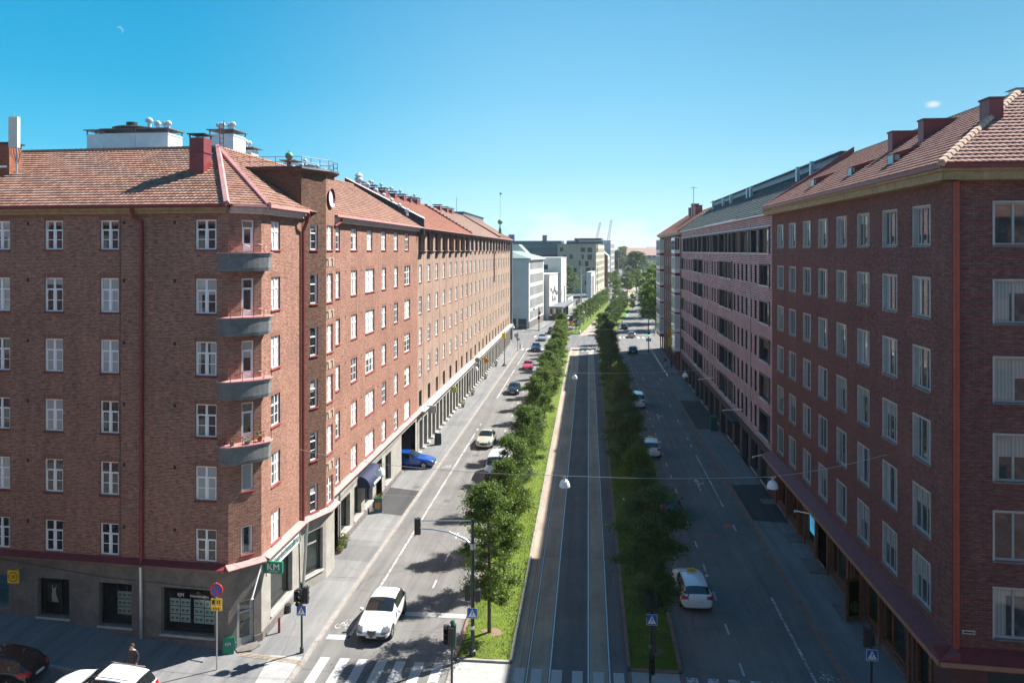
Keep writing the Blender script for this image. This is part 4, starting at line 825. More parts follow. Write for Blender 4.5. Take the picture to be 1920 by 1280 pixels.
# ------------------------------------------------------------------ long arcade blocks on the left
def long_block(name_label, y0, y1, cols, brickm, tilem, ztop, arcz, bracket, gable=None, coarse=False, pil=2.19, dark_low=True, arc_mat=None, cornm=None, ridge=(-23.6, 27.2)):
    r = empty('apartment_building', (-17.2, y0, 0), 0, name_label, 'building'); F = FM
    rows = FL
    ops = opn(cols, rows); m = MB(); wallf(m, F, y0 + .002, y1, GZ, EZ + .1, ops, .18, 0, 0)
    m.face([(-17.2, y1, 0), (-29, y1, 0), (-29, y1, EZ), (-17.2, y1, EZ)], 0, [(0, 0), (12, 0), (12, EZ), (0, EZ)])
    brc(m, r, 'brick_wall', [brickm])
    for a, b in cols:
        for i, (c, d) in enumerate(rows):
            put_win(F, r, 'narrow' if i < 5 else 'loggia', a, b, c, d, (M_white, M_pane_s, None) if i < 5 else (M_dkfr, M_pane_d, None))
    if bracket:   # deep boxed top-floor windows under the eaves on dark brackets
        m = MB(); mm = MB()
        for a, b in cols:
            for s in (a - .09, b + .03): barF(m, F, s, s + .06, 20.7, 22.7, .003, .32, 1)
            m.hexa([F.p(a - .1, 20.25, .003), F.p(a - .1, 20.4, .35), F.p(b + .1, 20.4, .35), F.p(b + .1, 20.25, .003)][::-1], [F.p(a - .1, 20.65, .003), F.p(a - .1, 20.65, .62), F.p(b + .1, 20.65, .62), F.p(b + .1, 20.65, .003)][::-1], 0)
            barF(m, F, a - .14, b + .14, 20.652, 20.7, .003, .64, 2)
        brc(m, r, 'window_box', [M_dkfr, M_brown, M_stone])
        m = MB()   # curved brackets below the eaves
        for a, b in cols:
            c0 = (a + b) / 2 + 2.18; P = [F.p(c0, 21.9 + .75 * math.sin(t * 1.57), .03 + .45 * (1 - math.cos(t * 1.57))) for t in (0, .25, .5, .75, 1)]; m.tube(P, .05, 5)
        brc(m, r, 'eaves_bracket', [M_brown])
    else:
        m = MB(); 
        for a, b in cols: barF(m, F, a - .08, b + .08, 20.5, 20.68, .003, .3, 0); barF(m, F, b + .02, b + .07, 20.7, 22.6, .003, .3, 0)
        brc(m, r, 'window_box', [M_brown])
    # wall joints at every second bay
    m = MB(); [barF(m, F, b + (.9), b + .95, GZ + .3, 20.3, .001, .012) for a, b in cols]; brc(m, r, 'wall_joint', [M_brown])
    cornice(r, F, y0, y1, mats=cornm or [M_brown, M_pink], gut=True)
    # arcade
    m = MB(); m2 = MB(); y = y0 + .35; k = 0
    barF(m, F, y0, y1, 3.35, GZ - .02, -.6, .08, 0)
    while y < y1 - .2:
        barF(m, F, y - .3, y + .3, .0, 3.348, -.6, .04, 0); barF(m2, F, y - .36, y + .36, .1, .3, -.62, .3, 0, .28); y += pil
    brc(m, r, 'arcade_pillars', [arc_mat or M_plas_S]); brc(m2, r, 'pillar_foot', [M_stone])
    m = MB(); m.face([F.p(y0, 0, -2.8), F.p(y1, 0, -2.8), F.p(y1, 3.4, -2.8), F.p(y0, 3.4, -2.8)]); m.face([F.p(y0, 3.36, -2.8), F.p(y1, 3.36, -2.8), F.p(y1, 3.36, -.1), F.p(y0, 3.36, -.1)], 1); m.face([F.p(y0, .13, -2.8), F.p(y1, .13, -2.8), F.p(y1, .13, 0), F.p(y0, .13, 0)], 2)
    yy = y0 + 1
    while yy < y1 - 2: barF(m, F, yy, yy + 1.5, .6, 2.7, -2.79, -2.75, 3); yy += 2.19
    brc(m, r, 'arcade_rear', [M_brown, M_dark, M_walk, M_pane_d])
    m = MB(); barF(m, F, y0, y1, GZ - .3, GZ - .02, .081, .5, 0); barF(m, F, y0, y1, GZ, GZ + .14, -.03, .75, 1, GZ + .03); brc(m, r, 'canopy', [M_plas_S, M_zinc if y0 < 100 else M_stone])
    m = MB(); [barF(m, F, q, q + .12, GZ - .55, GZ - .31, .081, .35, 0) for q in [y0 + .6 + 1.1 * i for i in range(int((y1 - y0) / 1.1))]]; brc(m, r, 'canopy_brackets', [M_plas_S])
    # roof
    rx, rz = ridge; m = MB(); ya, yb = (y0 - .2 if not gable else y0 + .15), y1 + .2
    A, B = (-16.6, ya, EZ + .14), (-16.6, yb, EZ + .14); C, D = (rx, yb - (1.2 if not gable and 0 else 0), rz), (rx, ya - (3.4 if gable else 0), rz)
    tile_roof(m, A, B, C, D, .03, .3 if not coarse else .6, .4, 3 if not coarse else 2); m.face([D, C, (rx - 7, yb, EZ), (rx - 7, ya, EZ)], 0)
    brc(m, r, 'tiled_roof', [tilem]); m = MB(); ridge_caps(m, D, C, .15, .6); brc(m, r, 'ridge_tiles', [tilem])
    return r
def bays(y, n, p=4.37, w=1.35): return [(y + p * i, y + p * i + w) for i in range(n)]
LA = long_block('long red brown brick arcade block with orange tiled roof, second on the left', 77.0, 110.2, bays(77.6, 8), M_br_L2, M_tile_L2, 0, 0, True, gable=True)
m = MB()
a = (-16.55, 76.98, EZ); b = (-23.6, 73.3, 27.2); 
m.hexa([(a[0], a[1], 22.3), (b[0], b[1], 22.3), (b[0], b[1] + .35, 22.3), (a[0], a[1] + .3, 22.3)], [(a[0], a[1], 23.9), (b[0], b[1], 27.75), (b[0], b[1] + .35, 27.75), (a[0], a[1] + .3, 23.9)]); brc(m, LA, 'gable_parapet', [M_dkfr])
m = MB(); m.tube([(a[0], a[1] + .15, 23.93), (b[0], b[1] + .2, 27.78)], .12, 4); brc(m, LA, 'parapet_flashing', [M_red])
LB = long_block('long ochre brick arcade block with pale tiled roof, third on the left', 110.2, 145.6, bays(112.1, 8), M_br_L3, M_tile_P, 0, 0, False, coarse=True)
m = MB(); m.hexa([(-16.6, 110.1, 22.9), (-23.6, 110.1, 27.1), (-23.6, 110.5, 27.1), (-16.6, 110.5, 22.9)], [(-16.6, 110.1, 23.25), (-23.6, 110.1, 27.5), (-23.6, 110.5, 27.5), (-16.6, 110.5, 23.25)])
for i in range(14): k = i / 14; m.box(-16.8 - 6.9 * k - .2, -16.8 - 6.9 * k, 110.0, 110.6, 23.15 + 4.2 * k, 23.55 + 4.2 * k)
brc(m, LB, 'stepped_flashing', [M_red])
LCb = long_block('farthest ochre brick arcade block on the left, ending at the junction', 145.6, 170.8, bays(147.2, 5, 4.5), M_br_L3, M_tile_P, 0, 0, False, coarse=True)
m = MB(); m.hexa([(-16.6, 145.5, 23), (-23.6, 145.5, 27.1), (-23.6, 145.9, 27.1), (-16.6, 145.9, 23)], [(-16.6, 145.5, 23.4), (-23.6, 145.5, 27.5), (-23.6, 145.9, 27.5), (-16.6, 145.9, 23.4)]); brc(m, LCb, 'party_wall_flashing', [M_red])
m = MB(); [m.tube([(-16.9, y, 23), (-16.9, y, 23.8)], .04, 4) for y in range(148, 171, 2)]; m.tube([(-16.9, 148, 23.7), (-16.9, 170.5, 23.7)], .04, 4); brc(m, LCb, 'eaves_railing', [M_red])
downpipe(LCb, [(-17.05, 140, 22.5), (-17.05, 140, 15)], .1); downpipe(LCb, [(-17.0, 170.7, 22.5), (-17.0, 170.7, 1)], .35, M_zincd)
t = roofthing('attic_room', 'grey sheet metal attic room behind the far ridge on the left', 'roof structure', (-25.2, 160, 25)); m = MB(); m.box(-1.5, 1.5, -14, 14, 0, 3.0); m.build('walls', M_zincd, t); m = MB(); m.box(-1.7, 1.7, -14.2, 14.2, 3.0, 3.15); m.build('lid', M_dkfr, t); m = MB(); m.tube([(0, -13, 3), (0, -13, 6)], .05, 5); m.build('aerial', M_steel, t)
finial('ball_finial', 'green copper ball with a tall weather vane spike above the far corner on the left', (-18.6, 163, 24.2), .55, 2.1, 5.3)
# chimneys on the long left ridge
CH = [(78, .9, .75, 1, 'zinc'), (82.6, 1.2, .8, 2, 'red'), (87, 1.5, .85, 1, 'red'), (91.4, 1.1, .8, 2, 'red'), (96, 1.4, .8, 1, 'red'), (99.5, .7, .75, 0, 'red'), (104, 2.0, .85, 1, 'red'), (120, 1.6, .9, 0, 'red'), (126, 1.6, .9, 0, 'red'), (130.6, 2.0, .9, 0, 'red')]
ordn = 'nearest second third fourth fifth sixth seventh eighth ninth farthest'.split()
for i, (y, d, h, nv, kd) in enumerate(CH):
    t = roofthing('chimney', '%s of the sheet metal clad chimneys along the left ridge beyond the tower' % ordn[i], 'chimney', (-23.6, y, 27.1), 0, 'metal clad chimneys on the left ridge'); m = MB(); m.box(-.55, .55, -d / 2, d / 2, -1.6, h - .3); m.build('stack', M_red, t)
    m = MB(); m.box(-.75, .75, -d / 2 - .2, d / 2 + .2, h - .12, h - .06); [m.box(x - .03, x + .03, yy - .03, yy + .03, h - .3, h - .12) for x in (-.45, .45) for yy in (-d / 2 + .1, d / 2 - .1)]; m.build('cap', M_zincd, t)
    for k in range(nv): vent_on(t, 0, -.3 + .7 * k, h - .08, 1.0)
    if i == 0: m = MB(); m.lathe((0, 0, h), [(.3, 0), (.5, .25), (.3, .45), (.45, .6), (.2, .85), (0, .9)], 12); m.build('cowl', M_zinc, t)
for i in range(7): t = roofthing('ball_vent', 'small ball vent on the parapet slope of the orange roof', 'roof vent', (-22.6 + i * .75, 75.0 + .2 * i, 27.2 - .5 * i), 0, 'ball vents along the orange roof edge'); vent_on(t, 0, 0, 0, 1.3)
# hanging signs and lamps on the arcade
for (y, z, w, mt, lb) in ((79.5, 4.3, .9, M_stone, 'pale double sign box projecting over the first arcade pillars'), (92.5, 4.0, .7, flat('sign_yellowgreen', (.5, .55, .12), .5), 'yellow green projecting sign halfway along the arcade')):
    t = empty('projecting_sign', (-16.2, y, z), 0, lb, 'sign'); m = MB(); m.box(-w / 2, w / 2, -.08, .08, -w * .6, w * .3); m.build('sign_box', mt, t); m = MB(); m.tube([(-1, 0, .2), (.1, 0, .2)], .03, 5); m.build('bracket', M_dkfr, t)
t = empty('round_sign', (-16.0, 111, 4.9), 0, 'grey round sign disc hanging over the arcade', 'sign'); m = MB(); m.tube([(0, -.05, 0), (0, .05, 0)], .36, 20); m.tube([(0, -.04, -.8), (0, .04, -.8)], .34, 20); m.build('disc', M_zincd, t); m = MB(); m.tube([(-1.1, 0, 0), (0, 0, 0)], .04, 5); m.build('bracket', M_dkfr, t)
t = empty('round_sign', (-14.9, 112.5, 4.6), 0, 'orange round road sign with black arrow beside the grey disc', 'traffic sign'); m = MB(); m.tube([(0, -.05, 0), (0, .05, 0)], .36, 20); m.build('disc', flat('orange_sign', (.85, .3, .01), .5), t); m = MB(); m.box(-.05, .05, -.07, -.055, -.2, .15); m.face([(0, -.065, .28), (-.13, -.065, .08), (.13, -.065, .08)]); m.build('arrow', M_blk, t); m = MB(); m.tube([(-2.2, .1, .3), (0, .1, .3)], .04, 5); m.build('bracket', M_dkfr, t)
for i, y in enumerate((100.5, 109, 123, 137)): potted('flower_pot', -16.4, y, .125, 1.6, ['reddish potted shrub against the nearest dark arcade pillar', 'second reddish potted shrub along the arcade', 'third reddish potted shrub along the arcade', 'farthest reddish potted shrub along the arcade'][i], True, 'potted shrubs along the arcade')
# ------------------------------------------------------------------ right side, nearest brick building
RW = [(20.95, 22.7), (17.7, 19.45), (14.42, 16.25), (11.14, 13.05), (7.85, 9.85), (4.62, 6.67)]
FR = Fr(15.2, 34.1, 0, -1); FRF = Fr(15.2, 34.1, .998, -.062)
R1 = empty('apartment_building', (15.2, 34.1, 0), 0, 'dark brown brick building with tiled roof and red canopy, nearest on the right', 'building')
def rc(y0, y1): return (34.1 - y1, 34.1 - y0)
colsR = [rc(36.2, 37.95), rc(39.95, 41.7), rc(43.75, 45.45), rc(47.45, 49.15), rc(51.15, 52.9), rc(54.85, 56.6), rc(58.7, 60.45), rc(62.3, 64.1)]
m = MB(); orr = opn(colsR, RW); wallf(m, FR, 34.1 - 66.05, 0, 3.9, 23.8, orr, .14, 0, 1); off = opn([(1.62, 3.9), (5.8, 8.1), (10, 12.3)], RW); wallf(m, FRF, 0, 24, 3.9, 23.8, off, .14, 0, 1)
brc(m, R1, 'brick_wall', [M_br_R, M_stone])
for a, b, c, d in orr: put_win(FR, R1, 'alu', a, b, c, d, (M_alu, M_pane_r, None))
for a, b, c, d in off: put_win(FRF, R1, 'wide', a, b, c, d, (M_alu, M_pane_r, None))
m = MB(); s = MB()
for F, o_ in ((FR, orr), (FRF, off)):
    for a, b, c, d in o_:
        barF(m, F, a - .07, a - .002, c - .02, d + .07, -.05, .03); barF(m, F, b + .002, b + .07, c - .02, d + .07, -.05, .03); barF(m, F, a - .07, b + .07, d + .002, d + .07, -.05, .032); barF(s, F, a - .08, b + .08, c - .09, c - .03, -.05, .07)
brc(m, R1, 'window_surround', [M_stone]); brc(s, R1, 'window_sill', [M_zincd])
downpipe(R1, [FRF.p(.12, 23.6, .1), FRF.p(.12, 4.1, .1)], .13, flat('orange_red_pipe', (.36, .06, .03), .5, 0, .2)); 
m = MB()
def corniceR(F, a, b, e0, e1):
    barF(m, F, a - e0 * .8, b + e1 * .8, 23.62, 23.98, -.05, .62, 0); barF(m, F, a - e0 * .9, b + e1 * .9, 23.982, 24.1, -.05, .72, 0); barF(m, F, a - e0, b + e1, 24.102, 24.3, -.05, .82, 1)
corniceR(FR, 34.1 - 66.2, 0, 0, .78); corniceR(FRF, 0, 24, .78, 0); brc(m, R1, 'cornice', [M_ochre, M_red])
m = MB(); barF(m, FR, 34.1 - 66, .72, 3.72, 3.8, 0, .8, 1); barF(m, FR, 34.1 - 66, .75, 3.802, 4.15, -.02, .85, 0, 3.86); barF(m, FRF, -.72, 24, 3.72, 3.8, 0, .8, 1); barF(m, FRF, -.75, 24, 3.802, 4.15, -.02, .85, 0, 3.86); barF(m, FR, 34.1 - 66, .78, 3.66, 3.84, .851, .9, 2); barF(m, FRF, -.78, 24, 3.66, 3.84, .851, .9, 2)
brc(m, R1, 'canopy', [M_red, M_brown, flat('copper_trim', (.4, .2, .12), .5)])
CR = (14.4, 33.25, 24.3); APR = (20.5, 39.3, 28.2); ER = (14.4, 66.2, 24.3); RRG = (20.5, 62.3, 28.2)
m = MB(); tile_roof(m, ER, CR, APR, RRG, .03, .26, .36); tile_roof(m, CR, (38, 31.7, 24.3), (38, 38.2, 28.2), APR, .03, .26, .36); m.face([RRG, APR, (29, 39, 23), (29, 62, 23)], 0); brc(m, R1, 'tiled_roof', [M_tile_R])
m = MB(); ridge_caps(m, CR, (APR[0], APR[1], APR[2] + .05), .16, .42); ridge_caps(m, APR, RRG, .13); brc(m, R1, 'hip_tiles', [tiles('hip_tile', (.5, .32, .22), (.58, .4, .29), (.62, .44, .33))])
# ground floor right
m = MB(); y = 34.5; shops = [(36.2, 38.0), (38.9, 41.9), (42.4, 44.5), (45.0, 46.6), (47.6, 50.6), (51.6, 53.0), (53.6, 55.9), (56.5, 57.6), (58.2, 60.9), (61.5, 64.2)]
og = [(*rc(a, b), .55 if b - a > 1.7 else .15, 3.3) for a, b in shops if (a, b) != (51.6, 53.0)] + [(*rc(51.2, 53.2), .12, 3.4)]
wallf(m, FR, 34.1 - 66.05, 0, -.1, 3.72, og, .3); wallf(m, FRF, 0, 24, -.1, 3.72, [(1.4, 6, .6, 3.3)], .3); brc(m, R1, 'ground_wall', [M_brown])
m = MB()
for a, b, c, d in og:
    if abs((34.1 - a) - 53.2) < .1: continue
    for q in ((a, b, c, c + .12), (a, b, d - .12, d), (a, a + .14, c, d), (b - .14, b, c, d)): barF(m, FR, *q, -.26, -.1)
    if b - a > 2.5: barF(m, FR, a + (b - a) * .35, a + (b - a) * .35 + .12, c, d, -.25, -.11)
barF(m, FRF, 1.4, 6, .6, .75, -.26, -.1); barF(m, FRF, 1.4, 6, 3.1, 3.3, -.26, -.1)
for yy in (36.0, 38.4, 42.15, 44.75, 47, 50.9, 53.5, 56.2, 57.9, 61.2, 64.5): a, b = rc(yy - .12, yy + .12); barF(m, FR, a, b, .1, 3.7, .002, .1)
brc(m, R1, 'shopfront_frame', [M_oak])
M_shopr = flat('shop_wall_teal', (.12, .16, .16), .8)
for a, b, c, d in og:
    if abs((34.1 - a) - 53.2) < .1: recess(R1, FR, a, b, c, d, 2.0, M_dark)
    else: room(R1, FR, a, b, c, d, .2, 1.1, M_shopr, M_shopr)
room(R1, FRF, 1.4, 6, .6, 3.3, .2, 1.1, M_shopr, M_shopr)
m = MB(); [barF(m, FR, *rc(a, b), .1, .32, .002, .05) for a, b in shops]; brc(m, R1, 'stall_riser', [M_plinth])
for (x, a, b) in ((14.95, 51.0, 53.4), (14.95, 44.9, 46.7), (14.95, 56.3, 57.9), (14.95, 64.5, 65.8)):
    slabz('doorstep', [(14.1, a), (15.2, a), (15.2, b), (14.1, b)], .11, .17, M_plinth)
t = empty('shop_door', (14.75, 44.8, .15), R(205), 'varnished wood shop door standing open onto the right pavement', 'door'); m = MB()
for q in ((-.55, .55, 0, .2), (-.55, .55, 2.15, 2.35), (-.55, -.37, .2, 2.15), (.37, .55, .2, 2.15)): m.box(q[0], q[1], -.04, .04, q[2], q[3])
m.build('door_frame', M_oak, t); m = MB(); m.box(-.37, .37, -.01, .01, .2, 2.15); m.build('glass', M_glass, t); m = MB(); leaf_blob(m, (0, .06, .75), .3, .1, .3, 90, .08); m.build('plant_print', M_leafB, t)
t = empty('window_screen', FR.p(34.1 - 54.9, 1.2, -.2), FR.rz, 'glowing light blue poster in the right shop window beside the dark entrance', 'poster'); m = MB(); m.box(-.85, .85, .0, .03, 0, 1.9); m.build('sheet', glow('blue_screen', (.03, .35, .6), .35), t)
m = MB(); [m.box(-.6 + .25 * (i % 2), .5, -.012, -.002, 1.5 - i * .22, 1.6 - i * .22) for i in range(6)]; m.build('print_lines', M_wtext, t)
t = empty('street_name_sign', FRF.p(.62, 4.78, .03), FRF.rz, 'small white street name plate on the dark brick near the corner pipe', 'sign'); m = MB(); m.box(-.25, .25, -.02, .0, -.08, .08); m.build('plate', M_stone, t); m = MB(); m.box(-.2, .2, -.026, -.021, -.03, .03); m.build('lettering_band', M_blk, t)
for k, (y0, z0, lb) in enumerate(((54, 3.0, 'long white flagpole with round tip slanting from the right wall near the entrance'), (67.5, 3.1, 'short white flagpole slanting from the wall where the dark patch begins'), (82, 4.1, 'white slanting flagpole over the ribbed building doors'), (100, 4.3, 'farthest white slanting flagpole on the ribbed building'))):
    t = empty('flagpole', (14.9, y0, z0), 0, lb, 'flagpole'); m = MB(); m.tube([(.3, -3.6 if k != 1 else -1.6, .9), (-.9, 0, .1)], .04, 6); m.build('pole', M_white, t); m = MB(); m.lathe((-.95, .05, .05), [(0, -.1), (.1, 0), (0, .1)], 10); m.build('tip', M_white, t)
# chimneys, skylights right
for i, (x0, x1, y0, y1, zt, lb) in enumerate(((18.0, 18.6, 36.8, 37.7, 27.55, 'red metal clad chimney nearest the right hip'), (18.0, 19.9, 43.7, 44.4, 27.75, 'broad red metal clad chimney, second from the right edge'), (18.0, 19.7, 48.0, 48.7, 27.75, 'broad red metal clad chimney, third from the right edge'), (21.2, 22.2, 38.5, 43, 28.45, 'low red chimney just behind the right ridge'))):
    t = roofthing('chimney', lb, 'chimney', ((x0 + x1) / 2, (y0 + y1) / 2, 26)); w = (x1 - x0) / 2; d = (y1 - y0) / 2; h = zt - 26; m = MB(); m.box(-w, w, -d, d, -.5, h); m.build('stack', M_red, t); m = MB(); m.box(-w - .05, w + .05, -d - .05, d + .05, h, h + .08); m.build('cap', M_brown, t)
t = roofthing('ventilation_housing', 'tiny bright zinc vent on the ridge at the right edge of the photo', 'ventilation unit', (21.6, 41.2, 28.2)); m = MB(); m.box(-.35, .35, -.4, .4, 0, .55); m.build('casing', M_zinc, t); m = MB(); m.box(-.45, .45, -.5, .5, .56, .6); m.build('lid', M_zincd, t)
for i, (y, lb) in enumerate(((42.4, 'nearest small roof window on the right tiled roof'), (48.8, 'middle small roof window on the right tiled roof'), (56.6, 'farthest small roof window on the right tiled roof'))):
    x = 15.9; z = 24.3 + (x - 14.4) * .639; t = roofthing('roof_window', lb, 'roof window', (x, y, z), 0, None); m = MB()
    m.hexa([(-.1, -.45, -.1), (1.5, -.45, .7), (1.5, .45, .7), (-.1, .45, -.1)], [(-.1, -.45, .5), (1.5, -.3, 1.0), (1.5, .3, 1.0), (-.1, .45, .5)], 0); m.build('dormer', M_red, t)
    m = MB(); m.face([(-.11, .38, .0), (-.11, -.38, .0), (-.11, -.38, .44), (-.11, .38, .44)][::-1]); m.box(-.05, .6, -.46, -.455, .15, .42); m.build('pane', M_pane_r, t)
# ------------------------------------------------------------------ ribbed building
R2 = empty('apartment_building', (15.2, 66.05, 0), 0, 'pinkish ribbed brick building with dark recessed windows and grey roof, second on the right', 'building'); FQ = Fr(15.2, 66.05, 0, -1); q = lambda a, b: (66.05 - b, 66.05 - a)
top = [q(66.9 + 4.27 * i, 66.9 + 4.27 * i + 3.75) for i in range(14)]
big = [q(66.9, 70.4), q(83.9, 87.5), q(88.1, 91.6), q(105.3, 108.9), q(109.5, 113.1), q(126.2, 128.3)]
slots = [q(72 + 2.05 * i, 72 + 2.05 * i + .85) for i in range(6)] + [q(92.7 + 2.05 * i, 92.7 + 2.05 * i + .85) for i in range(6)] + [q(114.2 + 2.0 * i, 114.2 + 2.0 * i + .85) for i in range(6)]
TR = (20.5, 22.6); oo = [(a, b, *TR) for a, b in top]; lo = RW[1:]
o2 = opn(big, lo); o3 = [(a, b, c + .05, d - .05) for a, b in slots for c, d in lo]
m = MB(); wallf(m, FQ, 66.05 - 128.7, 0, 3.9, 23.7, oo + o2, .3, 0, 1); wm = m
m = MB(); m2 = MB(); wallf(m, FQ, 66.05 - 128.7, -.002, 3.9, 23.7, oo + o2 + o3, .35, 0, 1, rvr=0); brc(m, R2, 'ribbed_wall', [M_rib, M_dkfr])
for a, b, c, d in oo + o2: put_win(FQ, R2, 'loggia', a, b, c, d, (M_dkfr, M_pane_d, None), inset=.12)
m = MB(); m3 = MB()
for a, b, c, d in oo + o2: barF(m, FQ, a - .12, a - .003, c - .08, d + .1, -.05, .12); barF(m, FQ, b + .003, b + .12, c - .08, d + .1, -.05, .12); barF(m, FQ, a - .12, b + .12, d + .003, d + .12, -.05, .14); barF(m3, FQ, a - .12, b + .12, c - .1, c - .003, -.05, .15)
brc(m, R2, 'window_casing', [flat('bronze_casing', (.10, .085, .085), .5)]); brc(m3, R2, 'window_sill', [M_zinc]); m = MB(); m3 = MB()
for a, b, c, d in o3: m.face([FQ.p(a, c, -.34), FQ.p(b, c, -.34), FQ.p(b, d, -.34), FQ.p(a, d, -.34)]); barF(m3, FQ, a - .03, b + .03, c - .05, c - .003, -.05, .05)
o = brc(m, R2, 'slot_pane', [M_brown]); brc(m3, R2, 'slot_sill', [M_zinc])
m = MB(); barF(m, FQ, 66.05 - 128.7, -.0, 23.7, 23.85, -.05, .4); barF(m, FQ, 66.05 - 128.7, 0, 22.75, 22.82, .0, .2); brc(m, R2, 'eaves_gutter', [M_zinc])
m = MB(); [barF(m, FQ, u - .04, u + .04, 4, 23.6, .003, .07) for u in (-8.5, -20.3, -33, -44)]; brc(m, R2, 'lightning_rod', [M_stone])
m = MB(); tile_roof(m, (14.75, 128.7, 23.86), (14.75, 66.3, 23.86), (20.5, 62.4, 28.0), (20.5, 128.7, 28.0), .03, .5, .45, 2); m.face([(20.5, 128.7, 28), (20.5, 62.4, 28), (28, 62.4, 23), (28, 128.7, 23)]); brc(m, R2, 'tiled_roof', [M_tile_G])
m = MB(); m.box(20.1, 20.5, 63, 128, 27.9, 28.45); m.box(19.7, 20.7, 63, 128, 28.46, 28.54); brc(m, R2, 'ridge_walkway', [flat('blue_grey_metal', (.06, .12, .2), .4, .3, .15)])
m = MB(); m.hexa([(14.5, 66.1, 23.9), (20.5, 62.2, 28.0), (20.5, 62.6, 28), (14.5, 66.5, 23.9)], [(14.5, 66.1, 24.45), (20.5, 62.2, 28.75), (20.5, 62.6, 28.75), (14.5, 66.5, 24.45)]); brc(m, R1, 'verge_flashing', [M_red])
m = MB()
y = 67.5
gl = []
while y < 127: gl.append((*q(y, y + 2.9), .5 if int(y) % 3 else .12, 3.2)); y += 4.1
wallf(m, FQ, 66.05 - 128.7, 0, -.1, 3.9, gl, .5); brc(m, R2, 'ground_wall', [flat('dark_stone_wall', (.07, .06, .06), .7)])
m = MB(); [barF(m, FQ, a, b, c + .0, d, -.49, -.45) for a, b, c, d in gl]; brc(m, R2, 'shop_window', [M_pane_d]); m = MB()
for a, b, c, d in gl: barF(m, FQ, a, b, c, c + .1, -.449, -.3); barF(m, FQ, (a + b) / 2 - .05, (a + b) / 2 + .05, c, d, -.449, -.35); barF(m, FQ, a, b, c - .1, c - .003, -.3, .06, 1)
brc(m, R2, 'shop_frame', [M_dkfr, M_stone]); m = MB(); barF(m, FQ, *q(80, 86), 3.3, 3.42, .0, .8); brc(m, R2, 'door_canopy', [M_dkfr]); m = MB(); barF(m, FQ, 66.05 - 128.7, 0, 3.75, 3.93, 0, .15); brc(m, R2, 'string_course', [M_dkfr])
for i, (y, h, lb) in enumerate(((69, 1.1, 'nearest'), (73.5, 1.1, 'second'), (94, 1.0, 'third'), (96, 1.0, 'fourth'), (107, 1.0, 'fifth'), (113, 1, 'sixth'), (122, 1.1, 'farthest'))):
    t = roofthing('flue', '%s galvanised flue standing on the grey roof along the right ridge' % lb, 'flue', (19.2, y, 27), 0, 'flues on the grey roof'); m = MB(); m.box(-.15, .15, -.22, .22, -.3, h + .3); m.build('pipe', M_steel, t)
# ------------------------------------------------------------------ third building on the right
R3 = empty('apartment_building', (15.2, 128.7, 0), 0, 'brown brick building with white glazed bays and red roof, third on the right', 'building'); FT = Fr(15.2, 128.7, 0, -1); q = lambda a, b: (128.7 - b, 128.7 - a)
c3 = [q(138 + 3.3 * i, 138 + 3.3 * i + 1.5) for i in range(6)]; m = MB(); o_ = opn(c3, RW); wallf(m, FT, 128.7 - 167, -.002, 0, 23.8, o_ + [(*q(131 + 4 * i, 133.6 + 4 * i), .4, 3.2) for i in range(9)], .12); brc(m, R3, 'brick_wall', [M_br_R3])
m = MB(); m.face([FT.p(128.7 - 167, 0, -.4), FT.p(0, 0, -.4), FT.p(0, 3.5, -.4), FT.p(128.7 - 167, 3.5, -.4)]); brc(m, R3, 'shop_window', [M_pane_d])
for a, b, c, d in o_: put_win(FT, R3, 'narrow', a, b, c, d, (M_white, M_pane_d, None))
for (ya, yb) in ((131, 136.3), (158.4, 166.3)):
    for i, (c, d) in enumerate(RW):
        b = MB(); barF(b, FT, *q(ya, yb), c - .7, d + .25, .003, .85, 1); 
        barF(b, FT, *q(ya + .03, yb - .03), c - 1.3, c - .702, .003, .8, 0)
        u0, u1 = q(ya, yb)
        for k in range(4): a_ = u0 + .1 + (u1 - u0 - .2) * k / 4; barF(b, FT, a_ + .08, a_ + (u1 - u0 - .2) / 4 - .08, c - .1, d + .1, .852, .87, 2)
        for k in range(2): b.box(15.2 - .44 - .38 * k, 15.2 - .12 - .38 * k, ya - .02, ya - .001, c - .1, d + .1, 2)
        brc(b, R3, 'glazed_bay', [M_red, M_white, M_pane_s])
cornice(R3, FT, 128.7 - 167, 0, 23.7, .6, [M_stone, M_wood]); m = MB(); tile_roof(m, (14.5, 167.2, 23.9), (14.5, 128.7, 23.9), (20.5, 128.7, 28.0), (20.5, 164, 28.0), .03, .6, .5, 2); m.face([(20.5, 164, 28), (14.5, 167.2, 23.9), (28, 167.2, 23.9)]); brc(m, R3, 'tiled_roof', [M_tile_L2])
for i, y in enumerate((133, 137, 141)): t = roofthing('chimney', ['nearest', 'middle', 'farthest'][i] + ' of three small red chimneys on the third roof on the right', 'chimney', (19.3, y + 6, 27)); m = MB(); m.box(-.6, .6, -.9, .9, -1, 1.6 + .5 * (i == 1)); m.build('stack', M_red, t); m = MB(); m.box(-.65, .65, -1, 1, 1.62 + .5 * (i == 1), 1.7 + .5 * (i == 1)); m.build('cap', M_brown, t)
t = roofthing('aerial', 'thin television aerial above the third roof on the right', 'aerial', (18.5, 139, 27)); m = MB(); m.tube([(0, 0, 0), (0, 0, 5)], .06, 5); m.tube([(-.7, 0, 4.8), (.7, 0, 4.8)], .04, 5); m.build('mast', M_steel, t)
